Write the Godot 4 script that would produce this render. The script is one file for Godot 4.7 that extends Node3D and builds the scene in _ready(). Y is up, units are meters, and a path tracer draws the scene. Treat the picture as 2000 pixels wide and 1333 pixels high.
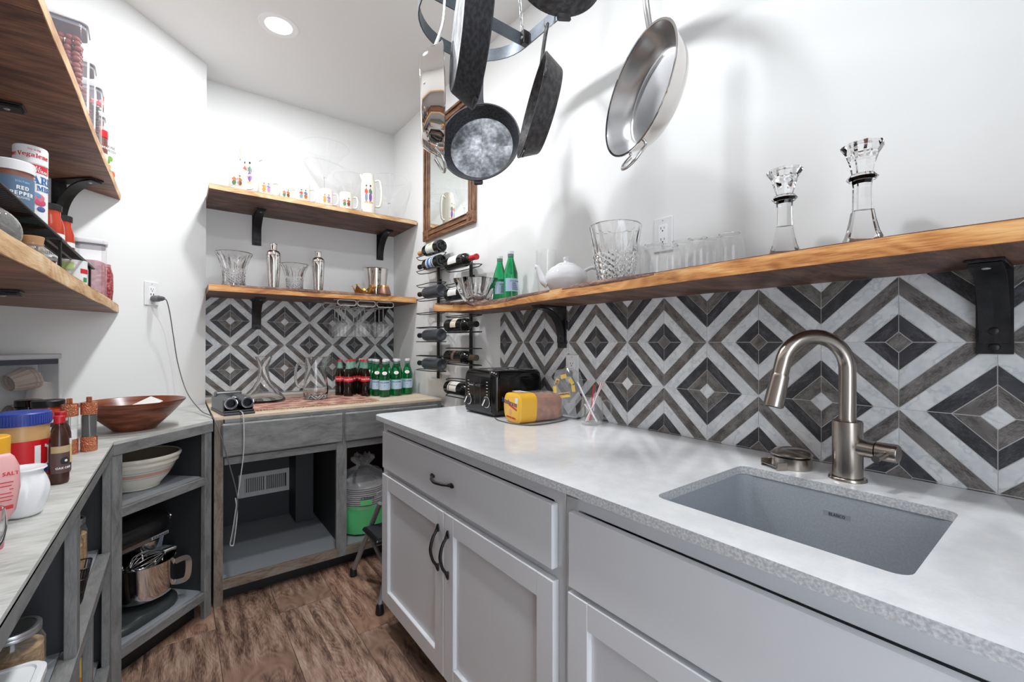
extends Node3D
# A pantry: x runs along the back wall, y is up, -z runs away from the camera along the right wall. Metres.

const RW := 1.3139   # face of the right-hand tiles
const BW := 3.2266   # face of the tiles on the back wall (distance along -z)
const CEIL := 2.811

var M := {}
var rng := RandomNumberGenerator.new()
var taken := {}

const UNSEEN_ROOM := 4.6        # brightness from out of view, placed to lighten the cabinets
const LAMP := 1.4        # strength of each ceiling lamp
const LAMP_GLOW := 6.0

func _ready():
	# camera: eye 1.2154 m up, turned 37.4 degrees towards the right-hand wall
	var cam := Camera3D.new()
	cam.name = "camera"
	cam.position = Vector3(0, 1.2154, 0)
	cam.rotation_order = EULER_ORDER_YXZ
	cam.rotation = Vector3(0.0040, -0.6522, 0.0015)
	cam.fov = 75.80
	cam.near = 0.02
	cam.far = 50.0
	add_child(cam)
	var env := WorldEnvironment.new()
	env.name = "surroundings"
	var e := Environment.new()
	e.background_mode = Environment.BG_COLOR
	e.background_color = rgb(232, 240, 250)   # unseen bright room, placed to light the pantry from behind the camera
	e.background_energy_multiplier = UNSEEN_ROOM
	e.tonemap_mode = Environment.TONE_MAPPER_LINEAR
	e.tonemap_exposure = 1.0
	e.sdfgi_enabled = true
	e.ssao_enabled = true
	e.ssil_enabled = true
	env.environment = e
	add_child(env)
	make_materials()
	# three recessed ceiling lamps in a row along the room
	for k in [[2.462, "recessed ceiling light shining above the back counter"], [1.632, "recessed ceiling light over the middle of the aisle"], [0.766, "recessed ceiling light over the aisle nearest the sink"]]:
		ceiling_lamp(k[0], k[1])
	setting()
	shelves()
	right_cabinets()
	left_cabinets()
	back_cabinet()
	right_shelf_things()
	mirror_and_wine()
	counter_things()
	pot_rack()
	back_shelf_things()
	back_counter_things()
	left_shelf_things()
	left_counter_things()
	under_counter_things()

func ceiling_lamp(d: float, label: String):
	var t := thing("ceiling_light", label, "light", V(0.40, CEIL, d), 0.0, "recessed ceiling lights")
	part("trim", G.new().lathe([v2(0.062, 0.001), v2(0.062, -0.003), v2(0.088, -0.004), v2(0.092, 0.0), v2(0.092, 0.001)], 40), M.white_plastic, t)
	var gl := mat(rgb(255, 252, 246), 0.4)
	gl.emission_enabled = true
	gl.emission = rgb(255, 252, 247)
	gl.emission_energy_multiplier = LAMP_GLOW
	part("lens", G.new().lathe([v2(0, -0.0022), v2(0.063, -0.0018), v2(0.063, 0.001), v2(0, 0.001)], 40), gl, t)
	var l := AreaLight3D.new()
	l.name = "lamp"
	l.area_size = Vector2(0.11, 0.11)
	l.light_color = rgb(250, 252, 255)
	l.light_energy = LAMP
	l.area_normalize_energy = true
	l.shadow_enabled = true
	l.area_range = 12.0
	l.rotation = Vector3(-PI / 2, 0, 0)
	l.position = Vector3(0, -0.006, 0)
	t.add_child(l)

# ---------------------------------------------------------------- geometry
class G:
	var P := PackedVector3Array()
	var U := PackedVector2Array()
	var grain := "x"
	var uo := Vector2.ZERO
	func tri(a: Vector3, b: Vector3, c: Vector3, ua := Vector2.ZERO, ub := Vector2.ZERO, uc := Vector2.ZERO):
		P.append(a); P.append(b); P.append(c)
		U.append(ua); U.append(ub); U.append(uc)
	func buv(p: Vector3, n: Vector3) -> Vector2:
		var a := n.abs()
		var r: Vector2
		if a.y >= a.x and a.y >= a.z:
			r = Vector2(p.z, p.x) if grain == "z" else Vector2(p.x, p.z)
		elif a.x >= a.z:
			r = Vector2(p.y, p.z) if grain == "y" else Vector2(p.z, p.y)
		else:
			r = Vector2(p.y, p.x) if grain == "y" else Vector2(p.x, p.y)
		return r + uo
	func face(pts: Array):     # flat convex face, metre uvs
		var n: Vector3 = (pts[2] - pts[0]).cross(pts[1] - pts[0])
		for i in range(1, pts.size() - 1):
			tri(pts[0], pts[i], pts[i + 1], buv(pts[0], n), buv(pts[i], n), buv(pts[i + 1], n))
	func fix(from: int):       # turns a closed piece right side out
		var v := 0.0
		var o := P[from] if P.size() > from else Vector3.ZERO
		for i in range(from, P.size(), 3):
			v += (P[i] - o).dot((P[i + 1] - o).cross(P[i + 2] - o))
		if v > 0.0:
			for i in range(from, P.size(), 3):
				var t := P[i + 1]; P[i + 1] = P[i + 2]; P[i + 2] = t
				var w := U[i + 1]; U[i + 1] = U[i + 2]; U[i + 2] = w
	func box(c: Vector3, s: Vector3, ch := 0.0, xf := Transform3D.IDENTITY) -> G:
		var f := P.size()
		var h := s * 0.5
		var k := minf(ch, minf(h.x, minf(h.y, h.z)) * 0.98)
		if k <= 0.0:
			for ax in 3:
				for sg in [-1.0, 1.0]:
					var q := []
					for uvw in [[-1, -1], [1, -1], [1, 1], [-1, 1]]:
						var p := Vector3.ZERO
						p[ax] = sg * h[ax]; p[(ax + 1) % 3] = uvw[0] * h[(ax + 1) % 3]; p[(ax + 2) % 3] = uvw[1] * h[(ax + 2) % 3]
						q.append(c + p)
					if sg > 0: q.reverse()
					face(q)
		else:
			var e := func(x: float, y: float, z: float, ax: int) -> Vector3:
				var p := Vector3(x * (h.x - k), y * (h.y - k), z * (h.z - k))
				p[ax] = Vector3(x, y, z)[ax] * h[ax]
				return c + p
			for ax in 3:
				var b1 := (ax + 1) % 3
				var b2 := (ax + 2) % 3
				for sg in [-1.0, 1.0]:
					var q := []
					for uvw in [[-1, -1], [1, -1], [1, 1], [-1, 1]]:
						var s3 := Vector3.ZERO
						s3[ax] = sg; s3[b1] = uvw[0]; s3[b2] = uvw[1]
						q.append((e as Callable).call(s3.x, s3.y, s3.z, ax))
					if sg > 0: q.reverse()
					face(q)
				for s1 in [-1.0, 1.0]:
					for s2 in [-1.0, 1.0]:
						var q2 := []
						for t in [[-1.0, b1], [1.0, b1], [1.0, b2], [-1.0, b2]]:
							var s4 := Vector3.ZERO
							s4[ax] = t[0]; s4[b1] = s1; s4[b2] = s2
							q2.append((e as Callable).call(s4.x, s4.y, s4.z, t[1]))
						if s1 * s2 < 0: q2.reverse()
						face(q2)
			for x in [-1.0, 1.0]:
				for y in [-1.0, 1.0]:
					for z in [-1.0, 1.0]:
						var q3 := [(e as Callable).call(x, y, z, 0), (e as Callable).call(x, y, z, 1), (e as Callable).call(x, y, z, 2)]
						if x * y * z > 0: q3.reverse()
						face(q3)
		moved(f, xf)
		return self
	func moved(from: int, xf: Transform3D):
		if xf != Transform3D.IDENTITY:
			for i in range(from, P.size()):
				P[i] = xf * P[i]
			if xf.basis.determinant() < 0.0:
				fix(from)
	# turned profile, bottom outside -> top -> inside; amps: radius wave per point
	func lathe(pts: Array, seg := 28, xf := Transform3D.IDENTITY, amps := [], waves := 0, twist := 0.0, shape := 0) -> G:
		var f := P.size()
		var lo := 1e9
		var hi := -1e9
		for p in pts:
			lo = minf(lo, p.y); hi = maxf(hi, p.y)
		var rings := []
		for i in pts.size():
			var ring := PackedVector3Array()
			for j in seg + 1:
				var a := TAU * (j % seg) / seg
				var r: float = pts[i].x
				if waves > 0 and i < amps.size() and amps[i] != 0.0:
					var ph := waves * a + twist * i
					var w := cos(ph)
					if shape == 1: w = 1.0 - 2.0 * absf(fposmod(ph / TAU, 1.0) * 2.0 - 1.0)
					r += amps[i] * w
				ring.append(Vector3(r * cos(a), pts[i].y, r * sin(a)))
			rings.append(ring)
		var run := 0.0
		for i in pts.size() - 1:
			var va: float = 1.0 - (pts[i].y - lo) / maxf(hi - lo, 1e-6)
			var vb: float = 1.0 - (pts[i + 1].y - lo) / maxf(hi - lo, 1e-6)
			for j in seg:
				var u0 := 1.0 - float(j) / seg
				var u1 := 1.0 - float(j + 1) / seg
				var a: Vector3 = rings[i][j]
				var b: Vector3 = rings[i][j + 1]
				var c: Vector3 = rings[i + 1][j + 1]
				var d: Vector3 = rings[i + 1][j]
				if pts[i].x > 1e-6: tri(b, c, a, Vector2(u1, va), Vector2(u1, vb), Vector2(u0, va))
				if pts[i + 1].x > 1e-6: tri(c, d, a, Vector2(u1, vb), Vector2(u0, vb), Vector2(u0, va))
		moved(f, xf)
		return self
	func cyl(c: Vector3, r: float, h: float, seg := 24, r2 := -1.0, ch := 0.0, xf := Transform3D.IDENTITY) -> G:   # stands on c
		var t := r2 if r2 >= 0.0 else r
		var pts := [Vector2(0, 0), Vector2(r, 0), Vector2(t, h), Vector2(0, h)]
		if ch > 0.0:
			pts = [Vector2(0, 0), Vector2(r - ch, 0), Vector2(r, ch), Vector2(t, h - ch), Vector2(t - ch, h), Vector2(0, h)]
		return lathe(pts, seg, xf * Transform3D(Basis.IDENTITY, c))
	func ball(c: Vector3, r: Vector3, seg := 16, rings := 9, xf := Transform3D.IDENTITY) -> G:
		var pts := []
		for i in rings + 1:
			var a := -PI / 2 + PI * i / rings
			pts.append(Vector2(0.0 if i == 0 or i == rings else cos(a), sin(a)))
		return lathe(pts, seg, xf * Transform3D(Basis.from_scale(r), c))
	# round bar along a path
	func tube(path: Array, rad, seg := 8, closed := false) -> G:
		var f := P.size()
		var n := path.size()
		var rings := []
		var up := Vector3.UP
		var prev := Vector3.ZERO
		var run := 0.0
		for i in n:
			var t: Vector3
			if closed: t = (path[(i + 1) % n] - path[(i + n - 1) % n])
			elif i == 0: t = path[1] - path[0]
			elif i == n - 1: t = path[n - 1] - path[n - 2]
			else: t = (path[i + 1] - path[i]).normalized() + (path[i] - path[i - 1]).normalized()
			t = t.normalized()
			if i == 0:
				up = t.cross(Vector3(0.31, 0.9, 0.27)).normalized()
			else:
				up = (up - t * up.dot(t)).normalized()
			var sd := t.cross(up)
			var r: float = rad[i] if rad is Array else rad
			var ring := PackedVector3Array()
			for j in seg:
				var a := TAU * j / seg
				ring.append(path[i] + (up * cos(a) + sd * sin(a)) * r)
			rings.append(ring)
		for i in (n if closed else n - 1):
			var A: PackedVector3Array = rings[i]
			var B: PackedVector3Array = rings[(i + 1) % n]
			for j in seg:
				var k := (j + 1) % seg
				tri(A[j], B[k], B[j], Vector2(float(j) / seg, i), Vector2(float(k) / seg, i + 1), Vector2(float(j) / seg, i + 1))
				tri(A[j], A[k], B[k], Vector2(float(j) / seg, i), Vector2(float(k) / seg, i), Vector2(float(k) / seg, i + 1))
		if not closed:
			for j in seg:
				var k := (j + 1) % seg
				tri(path[0], rings[0][k], rings[0][j])
				tri(path[n - 1], rings[n - 1][j], rings[n - 1][k])
		fix(f)
		return self
	# a section (x sideways, y upwards) swept along a path
	func sweep(path: Array, sec: Array, upv := Vector3.UP, closed := false, widths := []) -> G:
		var rings := []
		var n := path.size()
		for i in n:
			var t: Vector3
			if closed: t = path[(i + 1) % n] - path[(i + n - 1) % n]
			elif i == 0: t = path[1] - path[0]
			elif i == n - 1: t = path[n - 1] - path[n - 2]
			else: t = (path[i + 1] - path[i]).normalized() + (path[i] - path[i - 1]).normalized()
			t = t.normalized()
			var sd := t.cross(upv).normalized()
			var u2 := sd.cross(t).normalized()
			var k: float = widths[i] if widths.size() > i else 1.0
			var ring := PackedVector3Array()
			for p in sec: ring.append(path[i] + sd * p.x * k + u2 * p.y)
			rings.append(ring)
		return loft(rings, not closed, closed)
	# rings of equal length joined in turn
	func loft(rings: Array, caps := true, closed := false) -> G:
		var f := P.size()
		var n := rings.size()
		var m: int = rings[0].size()
		for i in (n if closed else n - 1):
			var A = rings[i]
			var B = rings[(i + 1) % n]
			for j in m:
				var k := (j + 1) % m
				var q := [A[j], B[j], B[k], A[k]]
				var nn: Vector3 = (q[2] - q[0]).cross(q[3] - q[1])
				tri(q[0], q[1], q[2], buv(q[0], nn), buv(q[1], nn), buv(q[2], nn))
				tri(q[0], q[2], q[3], buv(q[0], nn), buv(q[2], nn), buv(q[3], nn))
		if caps:
			for e in [0, n - 1]:
				var c := Vector3.ZERO
				for p in rings[e]: c += p
				c /= m
				var nn: Vector3 = (rings[e][1] - c).cross(rings[e][0] - c)
				for j in m:
					var k := (j + 1) % m
					var a: Vector3 = rings[e][j]
					var b: Vector3 = rings[e][k]
					if e == 0: tri(c, a, b, buv(c, nn), buv(a, nn), buv(b, nn))
					else: tri(c, b, a, buv(c, nn), buv(b, nn), buv(a, nn))
		fix(f)
		return self
	# outline in x-y pushed along z from 0 to depth
	func prism(poly: PackedVector2Array, depth: float, xf := Transform3D.IDENTITY) -> G:
		var f := P.size()
		var ix := Geometry2D.triangulate_polygon(poly)
		for i in range(0, ix.size(), 3):
			var a := poly[ix[i]]
			var b := poly[ix[i + 1]]
			var c := poly[ix[i + 2]]
			if (b - a).cross(c - a) > 0.0:
				var t := b; b = c; c = t
			face([Vector3(a.x, a.y, depth), Vector3(b.x, b.y, depth), Vector3(c.x, c.y, depth)])
			face([Vector3(a.x, a.y, 0), Vector3(c.x, c.y, 0), Vector3(b.x, b.y, 0)])
		var n := poly.size()
		var area := 0.0
		for i in n: area += poly[i].cross(poly[(i + 1) % n])
		for i in n:
			var a := poly[i]
			var b := poly[(i + 1) % n]
			if area < 0.0:
				var t := a; a = b; b = t
			face([Vector3(a.x, a.y, 0), Vector3(a.x, a.y, depth), Vector3(b.x, b.y, depth), Vector3(b.x, b.y, 0)])
		fix(f)
		moved(f, xf)
		return self
	func commit(crease := 38.0) -> ArrayMesh:
		var n := P.size()
		var fn := PackedVector3Array()
		fn.resize(n / 3)
		for i in range(0, n, 3):
			fn[i / 3] = (P[i + 2] - P[i]).cross(P[i + 1] - P[i])
		var N := PackedVector3Array()
		N.resize(n)
		if crease <= 0.0:
			for i in n: N[i] = fn[i / 3].normalized()
		else:
			var at := {}
			var key := PackedInt32Array()
			key.resize(n)
			var lists := []
			for i in n:
				var k := Vector3i((P[i] * 50000.0).round())
				var id: int = at.get(k, -1)
				if id < 0:
					id = lists.size(); at[k] = id; lists.append(PackedInt32Array())
				lists[id].append(i / 3)
				key[i] = id
			var cs := cos(deg_to_rad(crease))
			var un := PackedVector3Array()
			un.resize(n / 3)
			for i in n / 3: un[i] = fn[i].normalized()
			for i in n:
				var me := un[i / 3]
				var s := Vector3.ZERO
				for t in lists[key[i]]:
					if un[t].dot(me) > cs: s += fn[t]
				N[i] = s.normalized() if s.length_squared() > 1e-24 else me
		var A := []
		A.resize(Mesh.ARRAY_MAX)
		A[Mesh.ARRAY_VERTEX] = P
		A[Mesh.ARRAY_NORMAL] = N
		A[Mesh.ARRAY_TEX_UV] = U
		var m := ArrayMesh.new()
		m.add_surface_from_arrays(Mesh.PRIMITIVE_TRIANGLES, A)
		return m

func V(x: float, y: float, d: float) -> Vector3:   # d: distance along -z
	return Vector3(x, y, -d)
func v2(x: float, y: float) -> Vector2:
	return Vector2(x, y)
func T(o: Vector3, b := Basis.IDENTITY) -> Transform3D:
	return Transform3D(b, o)
func rot(ax: Vector3, deg: float) -> Basis:
	return Basis(ax.normalized(), deg_to_rad(deg))
func arc(c: Vector3, ax: Vector3, ay: Vector3, a0: float, a1: float, n: int) -> Array:
	var r := []
	for i in n + 1:
		var a := deg_to_rad(lerpf(a0, a1, float(i) / n))
		r.append(c + ax * cos(a) + ay * sin(a))
	return r
func rrect(w: float, d: float, r: float, y: float, n := 5) -> PackedVector3Array:   # rounded rectangle ring at height y
	var p := PackedVector3Array()
	for k in 4:
		var cx: float = (w / 2 - r) * [1, -1, -1, 1][k]
		var cz: float = (d / 2 - r) * [1, 1, -1, -1][k]
		for i in n + 1:
			var a := PI / 2 * (k + float(i) / n)
			p.append(Vector3(cx + r * cos(a), y, cz + r * sin(a)))
	return p
func cam_turn(x: float, d: float) -> float:        # turns a thing's front (+z) to the middle of the room
	return atan2(-x, d)
func smooth(pts: Array, n := 6) -> Array:          # Catmull-Rom through the points
	var r := []
	for i in pts.size() - 1:
		var p0 = pts[maxi(i - 1, 0)]
		var p3 = pts[mini(i + 2, pts.size() - 1)]
		for k in n:
			r.append(pts[i].cubic_interpolate(pts[i + 1], p0, p3, float(k) / n))
	r.append(pts[-1])
	return r

# ---------------------------------------------------------------- things and parts
func numbered(s: String) -> String:
	var k: int = taken.get(s, -1) + 1
	taken[s] = k
	return s if k == 0 else "%s_%03d" % [s, k]
func tag(o: Node, label: String, category: String, group := "") -> Node:
	o.set_meta("label", label); o.set_meta("category", category)
	if group: o.set_meta("group", group)
	return o
func thing(called: String, label: String, category: String, at := Vector3.ZERO, turn := 0.0, group := "") -> Node3D:
	var o := Node3D.new()
	o.name = numbered(called)
	add_child(o, true)
	o.position = at; o.rotation.y = turn
	tag(o, label, category, group)
	return o
func part(called: String, g, mat: Material, parent: Node, xf := Transform3D.IDENTITY, crease := 38.0) -> MeshInstance3D:
	var o := MeshInstance3D.new()
	o.mesh = g.commit(crease) if g is G else g
	o.set_surface_override_material(0, mat)
	o.name = called
	o.transform = xf
	parent.add_child(o, true)
	return o
func struct(called: String, g: G, mat: Material, crease := 38.0) -> MeshInstance3D:
	var o := part(numbered(called), g, mat, self, Transform3D.IDENTITY, crease)
	o.set_meta("kind", "structure")
	return o
func copy(o: Node3D, at: Vector3, turn: float, label := "", group := "") -> Node3D:
	var nm := str(o.name)
	if nm.length() > 4 and nm[nm.length() - 4] == "_" and nm.right(3).is_valid_int(): nm = nm.left(nm.length() - 4)
	var c: Node3D = o.duplicate()
	c.name = numbered(nm)
	add_child(c, true)
	c.position = at; c.rotation.y = turn
	if label: c.set_meta("label", label)
	if group: c.set_meta("group", group)
	return c
# real letters; R > 0 wraps them round an upright cylinder whose axis is at the origin of xf
func letters(parent: Node, txt: String, cap: float, mat: Material, xf: Transform3D, R := 0.0, font := "sans", weight := 400, depth := 0.0006, stretch := 1.0, called := "lettering"):
	var tm := TextMesh.new()
	var f := SystemFont.new()
	f.font_names = PackedStringArray(["Droid Serif" if font == "serif" else "Droid Sans"])
	f.font_weight = weight
	tm.font = f
	tm.font_size = 20
	tm.pixel_size = cap / (20 * 0.72)
	tm.curve_step = 2.0
	tm.depth = depth
	tm.text = txt
	var arr := tm.surface_get_arrays(0) if tm.get_surface_count() > 0 else []
	if arr.is_empty() or arr[Mesh.ARRAY_VERTEX] == null: return
	var vs: PackedVector3Array = arr[Mesh.ARRAY_VERTEX]
	var ix = arr[Mesh.ARRAY_INDEX]
	var g := G.new()
	var k: int = ix.size() if ix != null else vs.size()
	var q := PackedVector3Array()
	for p in vs:
		p.x *= stretch
		if R > 0.0:
			var a := p.x / R
			q.append(Vector3((R + p.z) * sin(a), p.y, (R + p.z) * cos(a)))
		else:
			q.append(p)
	for i in range(0, k, 3):
		if ix != null: g.tri(q[ix[i]], q[ix[i + 1]], q[ix[i + 2]])
		else: g.tri(q[i], q[i + 1], q[i + 2])
	part(called, g, mat, parent, xf, 0.0)
# a band of label round a cylinder, a0..a1 degrees about the front
func band(r: float, y0: float, y1: float, a0: float, a1: float, th := 0.0004, seg := 20, r1 := -1.0) -> G:
	var g := G.new()
	var rt := r if r1 < 0 else r1
	for i in seg:
		var a := deg_to_rad(lerpf(a0, a1, float(i) / seg))
		var b := deg_to_rad(lerpf(a0, a1, float(i + 1) / seg))
		var ua := float(i) / seg
		var ub := float(i + 1) / seg
		var p := func(ang: float, rr: float, y: float) -> Vector3: return Vector3(rr * sin(ang), y, rr * cos(ang))
		var A: Vector3 = (p as Callable).call(a, r + th, y0)
		var B: Vector3 = (p as Callable).call(a, rt + th, y1)
		var C: Vector3 = (p as Callable).call(b, rt + th, y1)
		var D: Vector3 = (p as Callable).call(b, r + th, y0)
		g.tri(A, B, C, Vector2(ua, 1), Vector2(ua, 0), Vector2(ub, 0))
		g.tri(A, C, D, Vector2(ua, 1), Vector2(ub, 0), Vector2(ub, 1))
	return g

# ---------------------------------------------------------------- materials
func mat(c: Color, rough := 0.5, metal := 0.0, spec := 0.5) -> StandardMaterial3D:
	var m := StandardMaterial3D.new()
	m.albedo_color = c; m.roughness = rough; m.metallic = metal; m.metallic_specular = spec
	return m
func rgb(r: int, g: int, b: int) -> Color:
	return Color(r / 255.0, g / 255.0, b / 255.0)
func glass(c: Color, solid := true, rough := 0.0, alpha := 0.02, ior := 0.05) -> StandardMaterial3D:
	var m := mat(Color(c.r, c.g, c.b, alpha), rough)
	if solid:
		m.refraction_enabled = true
		m.refraction_scale = ior
	else:
		m.transparency = BaseMaterial3D.TRANSPARENCY_ALPHA
	return m
func tex(img: Image) -> ImageTexture:
	return ImageTexture.create_from_image(img)
func noise(sd: int, freq: float, oct := 3) -> FastNoiseLite:
	var n := FastNoiseLite.new()
	n.seed = sd; n.frequency = freq; n.fractal_octaves = oct
	return n
# wood grain running along u: cols dark -> light
func wood_img(w: int, h: int, sd: int, cols: Array, rings := 9.0, warp := 1.5, contrast := 1.0, pore := 0.25, ring_w := 0.3) -> Image:
	var im := Image.create(w, h, false, Image.FORMAT_RGB8)
	var a := noise(sd, 1.0, 2)
	var b := noise(sd + 7, 1.0, 3)
	for y in h:
		for x in w:
			var fx := float(x) / w
			var fy := float(y) / h
			var ex := minf(1.0, minf(fx, 1.0 - fx) * 12.0)
			var n1 := a.get_noise_2d(fx * 3.0, fy * 2.2) * ex
			var n2 := b.get_noise_2d(fx * 16.0, fy * 90.0) * ex
			var n3 := b.get_noise_2d(fx * 30.0 + 40.0, fy * 240.0) * ex
			var t := 0.5 + 0.5 * sin(TAU * (fy * rings + n1 * warp * 2.0))
			t = ring_w * t + (1.0 - ring_w) * (0.5 + b.get_noise_2d(fx * 4.0 + 70.0, fy * 5.0) * ex * 1.1) + n2 * 0.4 + n3 * pore
			t = clampf(0.5 + (t - 0.5) * contrast, 0.0, 0.999)
			var k := t * (cols.size() - 1)
			var i := int(k)
			im.set_pixel(x, y, cols[i].lerp(cols[i + 1], k - i))
	return im
func cloud_img(s: int, sd: int, c0: Color, c1: Color, f0: float, f1: float, vein := 0.0, cv := Color.GRAY) -> Image:
	var im := Image.create(s, s, false, Image.FORMAT_RGB8)
	var a := noise(sd, 1.0, 4)
	var b := noise(sd + 3, 1.0, 3)
	for y in s:
		for x in s:
			var u := float(x) / s
			var v := float(y) / s
			var t := clampf(0.5 + 0.9 * a.get_noise_2d(u * f0, v * f0) + 0.35 * b.get_noise_2d(u * f1, v * f1), 0, 1)
			var c := c0.lerp(c1, t)
			if vein > 0.0:
				var w := absf(b.get_noise_2d(u * f0 * 0.7 + 9.0, v * f0 * 1.6) + 0.25 * a.get_noise_2d(u * f1, v * f1))
				c = c.lerp(cv, vein * clampf(1.0 - w * 9.0, 0, 1))
			im.set_pixel(x, y, c)
	return im
func textured(img: Image, rough: float, scale: Vector2, metal := 0.0, tint := Color.WHITE, bump := 0.0) -> StandardMaterial3D:
	var m := mat(tint, rough, metal)
	m.albedo_texture = tex(img)
	m.uv1_scale = Vector3(scale.x, scale.y, 1)
	if bump > 0.0:
		m.heightmap_enabled = true
		m.heightmap_texture = m.albedo_texture
		m.heightmap_scale = bump
	return m
func dot(im: Image, cx: float, cy: float, rx: float, ry: float, c: Color):
	for y in range(maxi(0, int(cy - ry)), mini(im.get_height(), int(cy + ry) + 1)):
		for x in range(maxi(0, int(cx - rx)), mini(im.get_width(), int(cx + rx) + 1)):
			var dx := (x - cx) / rx
			var dy := (y - cy) / ry
			if dx * dx + dy * dy <= 1.0: im.set_pixel(x, y, c)
func folk(im: Image, cx: float, base: float, s: float, top: Color, low: Color, hat: Color):   # a small painted country figure
	dot(im, cx, base - 14 * s, 9 * s, 13 * s, low)
	dot(im, cx - 4 * s, base, 3.4 * s, 2 * s, rgb(220, 160, 90)); dot(im, cx + 5 * s, base, 3.4 * s, 2 * s, rgb(220, 160, 90))
	dot(im, cx, base - 32 * s, 6 * s, 9 * s, top)
	dot(im, cx - 7 * s, base - 32 * s, 3 * s, 6 * s, top); dot(im, cx + 7 * s, base - 30 * s, 3 * s, 6 * s, top)
	dot(im, cx, base - 45 * s, 4 * s, 5 * s, rgb(236, 178, 150))
	dot(im, cx, base - 49 * s, 4.6 * s, 3 * s, hat)
func ware_img(kind: int) -> Image:      # cream glaze with a painted pair of figures facing the room (u = 0.75)
	var im := Image.create(512, 256, false, Image.FORMAT_RGB8)
	im.fill(rgb(244, 238, 226))
	var b := 205.0 if kind < 3 else 178.0
	var s := 2.3 if kind < 3 else 2.0
	dot(im, 384, b + 3, 62, 7, rgb(226, 190, 150))
	if kind == 0:
		folk(im, 362, b, s, rgb(214, 90, 70), rgb(120, 150, 160), rgb(60, 66, 80)); folk(im, 410, b, s, rgb(90, 120, 160), rgb(190, 100, 60), rgb(50, 50, 50))
	elif kind == 1:
		folk(im, 358, b, s, rgb(222, 120, 90), rgb(90, 130, 100), rgb(240, 240, 236)); folk(im, 408, b, s, rgb(170, 110, 70), rgb(120, 80, 60), rgb(90, 60, 40))
	elif kind == 2:
		folk(im, 356, b, s, rgb(200, 150, 90), rgb(210, 150, 70), rgb(120, 110, 70)); folk(im, 406, b, s, rgb(150, 130, 170), rgb(180, 140, 180), rgb(110, 80, 70))
	else:
		folk(im, 362, b, s, rgb(226, 96, 80), rgb(130, 150, 170), rgb(80, 90, 100)); folk(im, 408, b, s, rgb(110, 130, 120), rgb(130, 90, 160), rgb(40, 44, 50))
	return im

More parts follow.
